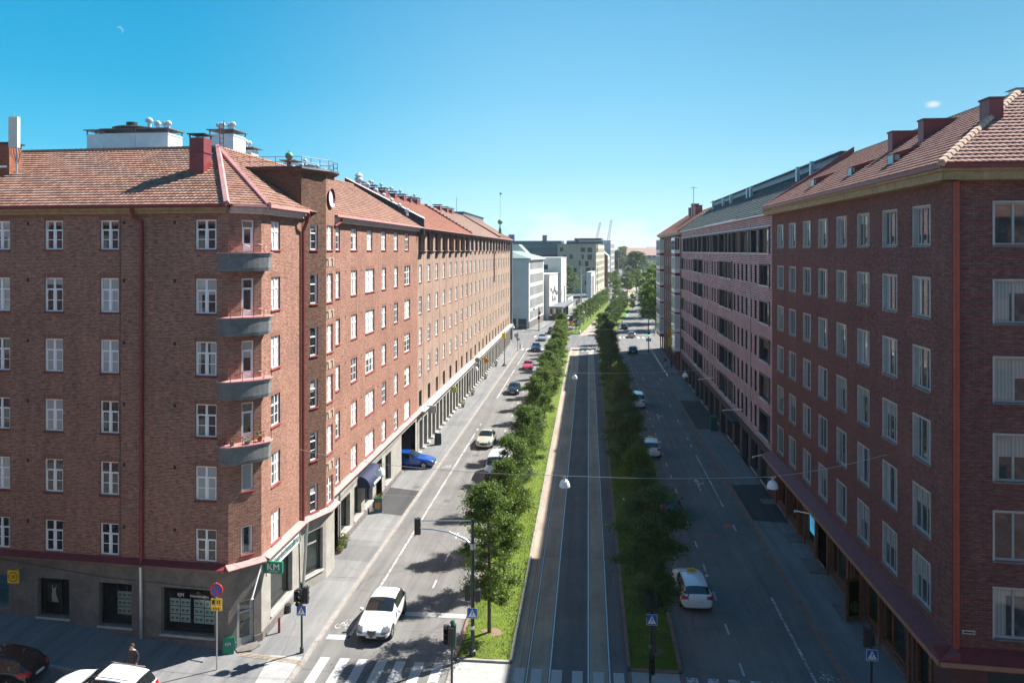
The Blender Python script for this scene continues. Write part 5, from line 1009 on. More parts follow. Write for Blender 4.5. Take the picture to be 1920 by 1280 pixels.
# ------------------------------------------------------------------ far buildings beyond the junction
M_wh = flat('white_render', (.54, .53, .50), .9, 0, .05, .6); M_whs = flat('grey_and_shade_render', (.46, .48, .47), .9, 0, .08, .4); M_beige = flat('beige_cladding_shaded', (.35, .31, .23), .8, 0, .12, .3); M_beigel = flat('beige_cladding_lit', (.55, .5, .36), .7, 0, .15, .3)
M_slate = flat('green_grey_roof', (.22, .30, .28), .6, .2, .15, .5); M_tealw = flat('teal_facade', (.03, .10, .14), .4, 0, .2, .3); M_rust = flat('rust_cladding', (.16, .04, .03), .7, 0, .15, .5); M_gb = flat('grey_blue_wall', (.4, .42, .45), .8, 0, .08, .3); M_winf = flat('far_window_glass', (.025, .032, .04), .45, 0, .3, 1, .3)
def farbox(label, F, w, dep, h, wm, roofm, wins=(), parts=None, side=None, z0=0):
    """F frame on the street side (u from 0..w), building extends dep behind"""
    r = empty('building', F.p(0, 0, 0), 0, label, 'building'); m = MB(); wallf(m, F, 0, w, z0, h, list(wins), .2, 0, 0)
    g = F.p
    for a, b in (((0, -dep), (0, 0)), ((w, 0), (w, -dep)), ((w, -dep), (0, -dep))): m.face([g(a[0], z0, a[1]), g(b[0], z0, b[1]), g(b[0], h, b[1]), g(a[0], h, a[1])], 1)
    brc(m, r, 'wall', [wm, side or wm]); m = MB(); m.face([g(0, h, 0), g(w, h, 0), g(w, h, -dep), g(0, h, -dep)]); barF(m, F, -.15, w + .15, h + .0, h + .3, -dep, .15); brc(m, r, 'roof', [roofm])
    for a, b, c, d in wins: 
        p = MB(); p.face([g(a, c, -.03), g(b, c, -.03), g(b, d, -.03), g(a, d, -.03)], 0, [(0, 0), (1, 0), (1, 1), (0, 1)]); barF(p, F, (a + b) / 2 - .05, (a + b) / 2 + .05, c, d, -.029, -.01, 1); brc(p, r, 'window', [M_winf, M_dkfr])
    return r
def FF(s, t, ds=1): x, y = F2(s, t); return Fr(x, y, math.sin(A2) * ds, math.cos(A2) * ds)
w1w = [(1.6 + 1.93 * i, 2.75 + 1.93 * i, c, d) for i in range(12) for c, d in ((15.6, 17.9), (12.0, 14.4), (8.6, 11.0), (5.3, 7.7), (2.3, 4.5))]
FW1 = FF(12.2, -16.9); W1 = farbox('white rendered office building at the far left corner of the junction', FW1, 25.5, 12, 18.4, M_wh, M_slate, w1w, side=M_whs)  # side wall takes a greyer render: its shade is put into the colour
m = MB(); barF(m, FW1, 0, 25.5, 0, 1.9, .01, .12); brc(m, W1, 'stone_base', [M_plinth]); m = MB(); barF(m, FW1, -.2, 25.7, 18.3, 18.65, -.2, .6); brc(m, W1, 'eaves', [M_wh])
m = MB(); g = FW1.p; e = [g(-.3, 18.71, .4), g(25.8, 18.71, .4), g(25.8, 18.71, -12.3), g(-.3, 18.71, -12.3)]; a, b = g(5, 20.6, -6), g(20, 20.6, -6); m.face([e[0], e[1], b, a]); m.face([e[3], e[0], a]); m.face([e[2], e[3], a, b]); m.face([e[1], e[2], b]); brc(m, W1, 'hipped_roof', [M_slate])
m = MB(); [m.tube([(g(k, 0, -12.4 + .0)[0], g(k, 0, -12.4)[1], 3.4), (g(k, 0, -12.4)[0], g(k, 0, -12.4)[1], 3.4)], .1, 4) for k in ()]
FW1s = Fr(*F2(12.2, -28.9), math.cos(A2), -math.sin(A2)); m = MB(); [barF(m, FW1s, a, b, .1, 2.7, .02, .1) for a, b in ((3.0, 5.6), (6.5, 8.6), (9.2, 11.4))]; brc(m, W1, 'ground_window', [M_dkfr])
x0, y0 = F2(40, -24); Wt = empty('building', (x0, y0, 0), 0, 'tall white rendered block with sloping gable behind the white office', 'building'); m = MB(); m.face([(-15, 0, 0), (4, 0, 0), (4, 0, 17.5), (-1, 0, 22.6), (-15, 0, 22.6)]); m.box(-15, 4, .01, 12, 0, 17.4); m.build('wall', M_wh, Wt); m = MB(); m.face([(4, -.1, 17.5), (4, 12, 17.5), (-1, 12, 22.6), (-1, -.1, 22.6)]); m.build('roof', M_slate, Wt)
# culture house with a sketch drawn on its blank wall, canopy and square column
FW2 = FF(39, -15.4); W2 = farbox('pale concrete culture building with a scribbled line drawing over its entrance canopy', FW2, 19, 8, 13.4, M_wh, M_whs, [], side=M_wh); m = MB(); barF(m, FW2, .3, 18.7, .1, 3.2, .003, .05); brc(m, W2, 'entrance_glazing', [M_pane_d]); m = MB(); barF(m, FW2, -.5, 26, 3.6, 4.1, .06, 4.2); brc(m, W2, 'canopy', [M_zincd])
m = MB(); [barF(m, FW2, a, a + .9, .1, 3.6, 2.2, 3.0) for a in (14, 21)]; brc(m, W2, 'canopy_post', [M_dkfr])
m = MB(); rr = random.Random(3)
for k in range(14):
    u, z = rr.uniform(2, 15), rr.uniform(5.5, 9.8); P = []
    for i in range(12): P.append(FW2.p(u + i * .22 + .5 * math.sin(i * 1.9 + k), z + .6 * math.cos(i * (1.1 + .1 * k)) - i * .03, .04))
    m.tube(P, .045, 4)
brc(m, W2, 'line_drawing', [M_blk])
FW3 = FF(58.5, -15.6); W3 = farbox('tall pale concrete block with a square column, behind the drawing wall', FW3, 22, 12, 18.2, M_wh, M_whs, [], side=M_wh)
FW3s = Fr(*F2(58.5, -27.6), math.cos(A2), -math.sin(A2)); m = MB(); barF(m, FW3s, 7.0, 8.8, 14.6, 16.2, .01, .05); barF(m, FW3s, 1, 4.6, 13.6, 15.6, .01, .06); barF(m, FW3s, 9.2, 11.4, 1, 8.5, .01, .06); brc(m, W3, 'window', [M_winf]); m = MB(); barF(m, FW3s, 1, 9.5, 13.4, 13.5, .0, 2.4); [m.tube([FW3s.p(1 + i, 13.5, 2.3), FW3s.p(1 + i, 14.5, 2.3)], .05, 4) for i in range(9)]; m.tube([FW3s.p(1, 14.5, 2.3), FW3s.p(9.4, 14.5, 2.3)], .05, 4); brc(m, W3, 'balcony', [M_alu])
m = MB(); barF(m, FW3, -.3, 3.2, 0, 18.5, .003, 1.2); brc(m, W3, 'column', [M_wh])
FK = FF(84, -15.5); K1 = farbox('low stone kiosk with a flat roof beside the pavement past the culture house', FK, 16, 5, 4.2, M_stone, M_zincd, [(1, 3, 1, 3), (5, 7, 1, 3), (9, 11, 1, 3)]); t = empty('fence', (*F2(101, -14.6), 0), -A2, 'brown lattice fence along the far left pavement', 'fence'); m = MB(); [m.box(-.05, .05, i * 1.2, i * 1.2 + .1, 0, 2) for i in range(14)]; m.box(-.03, .03, 0, 16, 1.8, 1.95); m.box(-.03, .03, 0, 16, .3, .45); m.build('rails', M_brown, t)
FG = FF(150, -13.4); G1 = farbox('small white gate building with tall narrow openings before the beige block', FG, 20, 2.2, 11, M_wh, M_stone, [(2 + 3.2 * i, 4 + 3.2 * i, .5, 9.5) for i in range(4)])
def rw(n, p, w, rows): return [(1.2 + p * i, 1.2 + p * i + w, c, d) for i in range(n) for c, d in rows]
FB_ = FF(190, -14.8); B1 = farbox('large beige panel apartment block with flat dark roof in the distance', FB_, 52, 19, 23.8, M_beigel, M_zincd, rw(12, 4.2, 2.2, [(3.8 + 3.2 * i, 5.8 + 3.2 * i) for i in range(6)]), side=M_beige)  # street face paler, near side darker: light and shade put into the cladding colours
FBs = Fr(*F2(190, -33.8), math.cos(A2), -math.sin(A2)); m = MB()
for (u, z, w_, h_) in ((1.2, 20.2, 1.6, 2.0), (11.4, 20, 2.2, 2.2), (14.8, 19.8, 2.2, 2.4), (3, 16.6, 1.3, 2.0), (6, 16.6, 1.5, 2.2), (12, 16.4, .9, 2.4), (14.8, 16.2, 2.2, 2.6), (10.5, 13.4, .9, 2.4), (13.6, 13, 1.7, 2.6), (14, 9.8, 2.4, 2.6), (17.2, 9.6, .8, 2.8), (14, 6.8, 2, 2.4), (13.5, 3.5, 4, 2.4), (8, 10, 1.4, 2.2)): barF(m, FBs, u, u + w_, z, z + h_, .01, .06, 0); barF(m, FBs, u - .1, u + w_ + .1, z - .2, z - .02, .01, .12, 1)
brc(m, B1, 'window', [M_winf, M_beigel]); m = MB(); barF(m, FBs, 4, 22, 24.1, 25.2, -12, -3); brc(m, B1, 'roof_plant', [M_dkfr]); m = MB(); m.lathe(FBs.p(9.5, 25.2, -2), [(.3, 0), (1, .4), (1, 1.3), (0, 1.7)], 10); m.build('roof_drum', [M_dkfr], B1, tuple(-x for x in B1.location))
FRu = FF(252, -13.6); RU = farbox('dark rust red gabled building beyond the beige block', FRu, 16, 10, 17.5, M_wh, M_slate, rw(3, 4.5, 2.6, [(3.5 + 3.2 * i, 6 + 3.2 * i) for i in range(4)]), side=M_rust)
FRs = Fr(*F2(252, -23.6), math.cos(A2), -math.sin(A2)); m = MB(); g = FRs.p; m.hexa([g(0, 0, .2), g(9.9, 0, .2), g(9.9, 0, -1), g(0, 0, -1)], [g(0, 17.5, .2), g(9.9, 17.5, .2), g(9.9, 17.5, -1), g(0, 17.5, -1)]); m.hexa([g(-2, 17.5, .2), g(9.9, 17.5, .2), g(9.9, 17.5, -1), g(-2, 17.5, -1)], [g(-6.5, 23.4, .2), g(3.4, 23.4, .2), g(3.4, 23.4, -1), g(-6.5, 23.4, -1)]); brc(m, RU, 'gable', [M_rust]); m = MB(); m.face([g(10.2, 17.6, 0), g(10.2, 17.6, -16), g(3.4, 23.5, -16), g(3.4, 23.5, 0)]); brc(m, RU, 'sloping_roof', [M_slate])
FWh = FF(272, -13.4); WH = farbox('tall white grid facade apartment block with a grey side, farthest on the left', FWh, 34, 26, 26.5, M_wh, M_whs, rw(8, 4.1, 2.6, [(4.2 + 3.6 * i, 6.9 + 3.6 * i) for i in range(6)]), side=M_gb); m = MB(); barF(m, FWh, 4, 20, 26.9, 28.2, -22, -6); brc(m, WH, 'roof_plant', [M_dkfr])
# long teal complex far behind
TL = empty('building', (-40, 430, 0), R(-3), 'long dark teal flat building stretching across the horizon on the left', 'building')
m = MB(); m.box(-70, 26, 0, 20, 0, 15.0, 3); m.box(-72, 26, -1, 20, 15.01, 18.5, 2); m.box(-70, 26, -2, 20, 18.51, 22.3, 0); m.box(-70, 26, -1, 20, 22.31, 24, 1); m.box(-66, 25, 2, 20, 24.01, 26.2, 0); m.build('wall', [M_tealw, flat('teal_band', (.12, .2, .17), .6), M_winf, M_gb], TL)
m = MB(); m.box(14.2, 16.6, 4, 7, 26.2, 29.4); m.build('chimney', [M_zincd], TL); m = MB(); m.box(-5, -2, 4, 8, 26.2, 29.8); m.build('stair_tower', flat('dark_blue_tower', (.05, .09, .22), .6), TL)
for i, (x, y, hgt, lean, lb) in enumerate(((-6, 640, 40, 5, 'left one of two pale tower cranes leaning on the horizon'), (6.5, 640, 42, 4, 'right one of two pale tower cranes leaning on the horizon'))):
    x = 4.8 + 10.1 * i; t = empty('tower_crane', (x, 640, 0), 0, lb, 'crane'); m = MB(); mm = MB(); P = lambda k, s: (k * lean + s * .9, 0, 20 + k * (hgt - 16)); 
    m.tube([(-.9, 0, 0), P(0, -1)], .25, 4); m.tube([(.9, 0, 0), P(0, 1)], .25, 4); mm.tube([P(0, -1), P(1, -.6)], .2, 4); mm.tube([P(0, 1), P(1, .6)], .2, 4)
    for k in range(12): mm.tube([P(k / 12, -1 if k % 2 else 1), P((k + 1) / 12, 1 if k % 2 else -1)], .12, 4)
    m.build('tower', flat('crane_paint', (.6, .62, .6), .6), t); mm.build('jib', MATS['crane_paint'], t)
def gabled(label, x, y, w, d, h, rh, rz, wm, rm, wins=0):
    r = empty('house', (x, y, 0), rz, label, 'building'); m = MB(); m.box(-w / 2, w / 2, -d / 2, d / 2, 0, h); m.face([(w / 2, -d / 2, h), (w / 2, d / 2, h), (w / 2 , 0, h + rh)]); m.face([(-w / 2, -d / 2, h), (-w / 2, 0, h + rh), (-w / 2, d / 2, h)]); m.build('wall', wm, r); m = MB()
    for s in (-1, 1): m.hexa([(-w / 2 - .5, s * (d / 2 + .5), h - .3), (w / 2 + .5, s * (d / 2 + .5), h - .3), (w / 2 + .5, 0, h + rh), (-w / 2 - .5, 0, h + rh)], [(-w / 2 - .5, s * (d / 2 + .5), h), (w / 2 + .5, s * (d / 2 + .5), h), (w / 2 + .5, 0, h + rh + .4), (-w / 2 - .5, 0, h + rh + .4)])
    m.build('roof', rm, r)
    for i in range(wins):
        for k in range(int(h / 3.4)): p = MB(); p.box(-w / 2 + 2 + i * (w - 4) / max(1, wins - 1) - .7, -w / 2 + 2 + i * (w - 4) / max(1, wins - 1) + .7, -d / 2 - .05, -d / 2 - .01, 1.5 + 3.4 * k, 3.3 + 3.4 * k); p.build('window', M_winf, r)
    return r
gabled('grey brick house with a long pale red roof at the end of the street', 44, 640, 24, 24, 17.0, 5.5, R(-6), flat('far_grey_brick', (.25, .24, .2), .9, 0, .1, .2), flat('far_red_roof', (.36, .23, .19), .8, 0, .1, .2), 6)
gabled('grey gable house behind the pale red roof on the right horizon', 62, 660, 24, 34, 17, 6.5, R(4), MATS['far_grey_brick'], MATS['far_red_roof'], 3)
farbox('cream villa with terraces below the grey house near the street end', Fr(37, 520, 1, -.1), 22, 10, 14, flat('cream_render', (.62, .58, .45), .9, 0, .06), M_zincd, rw(4, 5, 2, [(4, 6), (8, 10)]))
farbox('small grey house with a dark eave just left of the round far tree', Fr(26.5, 560, 1, -.1), 11, 14, 12, M_whs, M_brown, rw(2, 5, 2, [(2, 5), (7, 9)]))

# unseen corner blocks added behind the viewpoint to shade the crossroads from the open sky
def back_block(x0, x1, y0, y1, label):
    r = empty('apartment_building', ((x0 + x1) / 2, y1, 0), 0, label, 'building'); F = Fr(x1, y1, -1, 0); w = x1 - x0; m = MB(); ops = opn([(2 + 3.4 * i, 3.4 + 3.4 * i) for i in range(int(w / 3.4) - 1)], FL); wallf(m, F, 0, w, 0, 23, ops, .2, 0, 0)
    s = 1 if x1 < 0 else -1; xx = x1 if s > 0 else x0; m.face([(xx, y0, 0), (xx, y1, 0), (xx, y1, 23), (xx, y0, 23)], 0, [(y0, 0), (y1, 0), (y1, 23), (y0, 23)]); m.face([(x0, y0, 0), (x1, y0, 0), (x1, y0, 23), (x0, y0, 23)]); brc(m, r, 'brick_wall', [M_br_R3])
    m = MB(); ym = (y0 + y1) / 2; m.face([(x0, y1 + .4, 23), (x1, y1 + .4, 23), (x1, ym, 27.5), (x0, ym, 27.5)]); m.face([(x0, y0 - .4, 23), (x1, y0 - .4, 23), (x1, ym, 27.5), (x0, ym, 27.5)]); brc(m, r, 'roof', [M_tile_L])
    m = MB(); [barF(m, F, a, b, c, d, -.19, -.15) for a, b, c, d in ops]; o = m.build('window', [M_pane], r, tuple(-v for v in r.location)); tag(o, kind='stuff')
back_block(-75, -17, -4, 14, 'brick corner block on the left behind the viewpoint, outside the photo'); back_block(15.5, 75, -6, 12, 'brick corner block on the right behind the viewpoint, outside the photo')
back_block(-75, -17, -60, -20, 'second brick block on the left behind the viewpoint, outside the photo'); back_block(15.5, 75, -60, -22, 'second brick block on the right behind the viewpoint, outside the photo')
# ------------------------------------------------------------------ cars (front points to local -Y)
def carpaint(name, c, rough=.25, metal=.0):
    t = NT(name); n = t.noise(t.obj(), .9, 4); t.col(t.mix(.25, c, t.ramp(n, [(.3, (.75,) * 3), (.7, (1.05,) * 3)]), 'MULTIPLY')); t.p(Roughness=rough, Metallic=metal); t.b.inputs['Coat Weight'].default_value = .8; t.b.inputs['Coat Roughness'].default_value = .04; return t.m
M_cg = flat('car_glass', (.012, .016, .018), .03, 0, .1, spec=1); M_tyre = flat('tyre_rubber', (.02, .02, .02), .85); M_rim = flat('alloy_rim', (.45, .46, .48), .3, .8, .1); M_black = flat('black_plastic', (.018, .018, .02), .5)
M_lamp = flat('lamp_glass', (.16, .18, .2), .08, .3, .3); M_tail = flat('tail_lamp_red', (.45, .01, .015), .15, 0, .1); M_plate = flat('licence_plate_white', (.7, .7, .66), .4); M_chrome = flat('chrome_trim', (.6, .6, .62), .12, 1, .05); M_amber = flat('amber_lamp', (.8, .35, .03), .2)
P_white = carpaint('paint_white', (.76, .77, .78), .3); P_black = carpaint('paint_black', (.012, .013, .014), .12); P_red = carpaint('paint_red', (.45, .015, .03)); P_pink = carpaint('paint_crimson', (.55, .03, .08)); P_blue = carpaint('paint_bright_blue', (.005, .07, .36)); P_navy = carpaint('paint_dark_blue', (.01, .04, .12)); P_silver = carpaint('paint_silver', (.5, .53, .55), .25, .6); P_champ = carpaint('paint_champagne', (.60, .57, .43), .25, .35); P_green = carpaint('paint_dark_green', (.02, .05, .05)); P_taupe = carpaint('paint_taupe', (.4, .36, .33), .3, .4)
CARS = {}
def car_proto(kind):
    """body skin lofted from stations; returns dict of part meshes"""
    if kind in CARS: return CARS[kind]
    # station: y, half width, sill z, belt z, top z, half width of roof ; top==belt -> bonnet/boot
    K = {
     'hatch': dict(L=4.3, W=1.8, wb=2.62, S=[(-2.13, .5, .34, .55, .55, .4), (-2.08, .72, .24, .62, .63, .6), (-1.9, .84, .2, .70, .73, .72), (-1.5, .885, .2, .80, .86, .78), (-.95, .9, .2, .88, .97, .8), (-.72, .9, .2, .91, 1.02, .76), (-.2, .9, .2, .93, 1.33, .66), (.05, .9, .2, .94, 1.42, .63), (.7, .9, .2, .96, 1.46, .62), (1.3, .89, .2, .98, 1.40, .6), (1.6, .88, .2, .99, 1.33, .58), (1.98, .84, .24, .97, 1.02, .66), (2.1, .76, .3, .86, .9, .6), (2.16, .6, .4, .62, .62, .5)], A=5, B=7, C=9, D=11),
     'sedan': dict(L=4.9, W=1.82, wb=2.9, S=[(-2.43, .5, .34, .58, .58, .4), (-2.38, .7, .24, .64, .66, .6), (-2.15, .84, .2, .72, .76, .7), (-1.6, .9, .2, .80, .88, .76), (-1.0, .91, .2, .88, .96, .78), (-.8, .91, .2, .90, 1.0, .74), (-.2, .91, .2, .92, 1.32, .63), (.05, .91, .2, .93, 1.40, .6), (.65, .91, .2, .94, 1.43, .59), (1.05, .91, .2, .95, 1.36, .58), (1.3, .9, .2, .95, 1.26, .58), (1.75, .88, .22, .95, 1.03, .7), (2.3, .82, .26, .9, .97, .66), (2.43, .62, .4, .7, .72, .5)], A=5, B=7, C=9, D=11),
     'wagon': dict(L=4.8, W=1.86, wb=2.84, S=[(-2.38, .5, .34, .58, .58, .4), (-2.33, .72, .24, .66, .68, .6), (-2.1, .86, .2, .74, .78, .72), (-1.6, .92, .2, .82, .90, .78), (-1.05, .93, .2, .90, .99, .8), (-.85, .93, .2, .92, 1.03, .76), (-.25, .93, .2, .94, 1.36, .66), (.0, .93, .2, .95, 1.44, .64), (.9, .93, .2, .97, 1.48, .63), (1.75, .92, .2, .99, 1.44, .62), (1.9, .92, .2, .99, 1.40, .6), (2.2, .88, .24, .98, 1.04, .72), (2.33, .8, .3, .86, .9, .66), (2.38, .62, .4, .62, .64, .5)], A=5, B=7, C=10, D=11),
     'suv': dict(L=4.6, W=1.86, wb=2.68, S=[(-2.28, .55, .4, .66, .66, .45), (-2.23, .76, .3, .76, .78, .62), (-2.0, .88, .26, .86, .90, .76), (-1.5, .925, .25, .94, 1.02, .8), (-.95, .93, .25, 1.0, 1.09, .8), (-.8, .93, .25, 1.02, 1.12, .78), (-.25, .93, .25, 1.04, 1.50, .68), (.0, .93, .25, 1.05, 1.60, .66), (.9, .93, .25, 1.07, 1.64, .66), (1.65, .92, .25, 1.09, 1.60, .64), (1.8, .92, .25, 1.09, 1.55, .62), (2.12, .88, .28, 1.08, 1.12, .74), (2.24, .82, .34, .95, .98, .68), (2.3, .64, .44, .7, .72, .5)], A=5, B=7, C=10, D=11),
     'van': dict(L=4.9, W=1.95, wb=3.1, S=[(-2.43, .6, .36, .7, .7, .5), (-2.38, .84, .28, .84, .86, .7), (-2.15, .93, .24, .98, 1.02, .8), (-1.75, .97, .24, 1.1, 1.18, .84), (-1.55, .975, .24, 1.14, 1.24, .84), (-1.45, .975, .24, 1.16, 1.28, .84), (-.95, .975, .24, 1.18, 1.72, .8), (-.65, .975, .24, 1.19, 1.86, .8), (.6, .975, .24, 1.2, 1.92, .8), (1.9, .97, .24, 1.2, 1.9, .79), (2.2, .97, .24, 1.2, 1.86, .78), (2.34, .95, .26, 1.19, 1.3, .86), (2.4, .9, .32, 1.0, 1.04, .82), (2.45, .7, .42, .8, .8, .6)], A=5, B=7, C=10, D=11),
    }[kind]
    S = K['S']; A, B, C, D = K['A'], K['B'], K['C'], K['D']; v = []; f = []; mi = []
    for (y, w, z0, zb, zt, rw_) in S:
        sec = [(0, z0), (w * .8, z0), (w * .96, z0 + .1), (w, z0 + (zb - z0) * .5), (w * .985, zb - .09), (w * .94, zb), (rw_ + (.03 if zt > zb + .2 else 0), zt - (.06 if zt > zb + .2 else .01)), (rw_ * .82, zt), (0, zt + .025)]
        v += [(x, y, z) for x, z in sec] + [(-x, y, z) for x, z in reversed(sec[1:-1])]
    N = 16
    for i in range(len(S) - 1):
        for k in range(N):
            j = (k + 1) % N; f.append((i * N + k, i * N + j, (i + 1) * N + j, (i + 1) * N + k)); kk = k if k < 8 else 15 - k; m_ = 0
            if kk == 5 and B - 1 <= i < D - 1: m_ = 2          # side glass
            if kk in (6, 7) and A <= i < B: m_ = 1             # windscreen
            if kk in (6, 7) and C <= i < D: m_ = 3             # rear screen
            mi.append(m_)
    f.append(tuple(range(N))[::-1]); mi.append(0); b = (len(S) - 1) * N; f.append(tuple(range(b, b + N))); mi.append(0)
    me = bpy.data.meshes.new('t'); me.from_pydata(v, [], f); me.polygons.foreach_set('material_index', mi); me.polygons.foreach_set('use_smooth', [True] * len(f))
    for q in range(8): me.materials.append(None)
    bm = bmesh.new(); bm.from_mesh(me); bmesh.ops.recalc_face_normals(bm, faces=bm.faces)
    cr = bm.edges.layers.float.new('crease_edge')
    for e in bm.edges:
        ms = {fa.material_index for fa in e.link_faces}
        if len(ms) > 1: e[cr] = .7
    bm.to_mesh(me); bm.free()
    o = bpy.data.objects.new('t', me); COL.objects.link(o); sb = o.modifiers.new('s', 'SUBSURF'); sb.levels = 2; sb.render_levels = 2
    wr = .33 if kind != 'suv' else .36; wb = K['wb']; yc = .0; cut = MB()
    for sy in (-1, 1):
        for sx in (-1, 1): cut.tube([(sx * K['W'] * .5 + sx * .15, sy * wb / 2 + yc, wr), (sx * (K['W'] * .5 - .3), sy * wb / 2 + yc, wr)], wr + .055, 20)
    cm = cut.mesh('c', [M_black], weld=True); co = bpy.data.objects.new('c', cm); COL.objects.link(co); bo = o.modifiers.new('b', 'BOOLEAN'); bo.operation = 'DIFFERENCE'; bo.object = co; bo.solver = 'EXACT'
    ev = bpy.data.meshes.new_from_object(o.evaluated_get(DS())); bpy.data.objects.remove(o); bpy.data.objects.remove(co)
    bm = bmesh.new(); bm.from_mesh(ev); bm.faces.ensure_lookup_table(); y0, y1 = S[0][0], S[-1][0]; W = K['W'] / 2; groups = {}
    hz = {'hatch': .64, 'sedan': .66, 'wagon': .68, 'suv': .8, 'van': .86}[kind]; tz = {'hatch': .86, 'sedan': .82, 'wagon': .88, 'suv': .98, 'van': 1.0}[kind]
    for fc in bm.faces:
        c = fc.calc_center_median(); n = fc.normal; k = {1: 'windscreen', 2: 'side_window', 3: 'rear_window'}.get(fc.material_index, 'body') if fc.material_index < 4 else 'body'
        if k == 'body':
            inner = abs(abs(c.y) - wb / 2) < wr + .06 and abs(c.x) > W - .36 and abs(n.x) < .999 and (math.hypot(abs(c.y) - wb / 2, c.z - wr) < wr + .065) and abs(c.x) < W - .005 and (Vector((0, math.copysign(abs(c.y) - wb / 2, 1), c.z - wr)).length > 0)
            dcut = Vector((0, c.y - math.copysign(wb / 2, c.y), c.z - wr))
            if dcut.length < wr + .06 and abs(c.x) < W - .02 and dcut.length > .01 and (dcut.normalized().dot(n) < -.7 or abs(c.x) < W - .28): k = 'wheel_arch'
            elif c.y < y0 + .42 and abs(c.x) > W * .52 and abs(c.z - hz) < .11 + .06 * (c.y - y0) and n.y < .2: k = 'headlight'
            elif c.y < y0 + .25 and n.y < -.35 and c.z < hz - .2: k = 'bumper_grille' if abs(c.x) < W * .75 and c.z > .27 or c.z < .3 else 'body'
            elif c.y < y0 + .16 and abs(c.x) < W * (.22 if kind == 'hatch' else .42) and c.z < hz + .02: k = 'grille'
            elif c.y > y1 - .42 and abs(c.x) > W * .55 and abs(c.z - tz) < .09 and n.y > -.2: k = 'taillight'
            elif c.z < .3: k = 'lower_trim'
            if kind == 'van' and abs(c.y) < 2 and k == 'side_window' : pass
        if k == 'side_window':
            for py in (.55,) + ((1.35,) if kind in ('wagon', 'suv', 'van') else ()):
                if abs(c.y - py) < .05: k = 'lower_trim'
            if kind == 'van' and c.y > 1.2: k = 'body'
        key = (k, c.x > 0, c.y > .55 if k == 'side_window' else c.y > 0) if k in ('side_window', 'headlight', 'taillight', 'wheel_arch') else (k, 0, 0)
        if k == 'side_window' and kind in ('wagon', 'suv', 'van') and c.y > 1.35: key = (k, c.x > 0, 2)
        groups.setdefault(key, []).append(fc.index)
    bm.free(); out = {}
    for key, ids in groups.items():
        k = key[0]; b2 = bmesh.new(); b2.from_mesh(ev); b2.faces.ensure_lookup_table(); st = set(ids); bmesh.ops.delete(b2, geom=[x for x in b2.faces if x.index not in st], context='FACES')
        for x in b2.faces: x.material_index = 0; x.smooth = True
        mm = bpy.data.meshes.new(k); b2.to_mesh(mm); b2.free(); mm.materials.clear(); mm.materials.append({'windscreen': M_cg, 'side_window': M_cg, 'rear_window': M_cg, 'wheel_arch': M_black, 'headlight': M_lamp, 'bumper_grille': M_black, 'grille': M_black, 'taillight': M_tail, 'lower_trim': M_black}.get(k)); out[key] = mm
    # wheels
    t = MB(); r_ = wr; t.lathe((0, 0, 0), [(r_ * .66, -.1), (r_ * .9, -.11), (r_, -.07), (r_, .07), (r_ * .9, .11), (r_ * .66, .1)], 24); tm = t.mesh('tyre', [M_tyre], True)
    t = MB(); t.lathe((0, 0, 0), [(0, .06), (r_ * .2, .07), (r_ * .22, .05), (r_ * .6, .03), (r_ * .66, .1)], 24, 1)
    for k in range(5):
        a = 6.283 * k / 5; ca_, sa_ = math.cos(a), math.sin(a); w_ = .045; t.hexa([(-sa_ * w_ + ca_ * .05, ca_ * w_ + sa_ * .05, .06), (sa_ * w_ + ca_ * .05, -ca_ * w_ + sa_ * .05, .06), (sa_ * w_ + ca_ * r_ * .66, -ca_ * w_ + sa_ * r_ * .66, .06), (-sa_ * w_ + ca_ * r_ * .66, ca_ * w_ + sa_ * r_ * .66, .06)], [(-sa_ * w_ + ca_ * .05, ca_ * w_ + sa_ * .05, .1), (sa_ * w_ + ca_ * .05, -ca_ * w_ + sa_ * .05, .1), (sa_ * w_ + ca_ * r_ * .66, -ca_ * w_ + sa_ * r_ * .66, .095), (-sa_ * w_ + ca_ * r_ * .66, ca_ * w_ + sa_ * r_ * .66, .095)])
    rm = t.mesh('rim', [M_rim, M_black]); mr = MB(); mr.lathe((0, 0, 0), [(0, -.07), (.08, -.06), (.11, 0), (.08, .06), (0, .08)], 12); mrm = mr.mesh('mirror', [None], True)
    pl = MB(); pl.box(-.26, .26, -.01, .01, -.055, .055); plm = pl.mesh('licence_plate', [M_plate])
    CARS[kind] = dict(K=K, parts=out, tyre=tm, rim=rm, mirror=mrm, plate=plm, wr=wr, y0=y0, y1=y1, W=W, hz=hz); return CARS[kind]
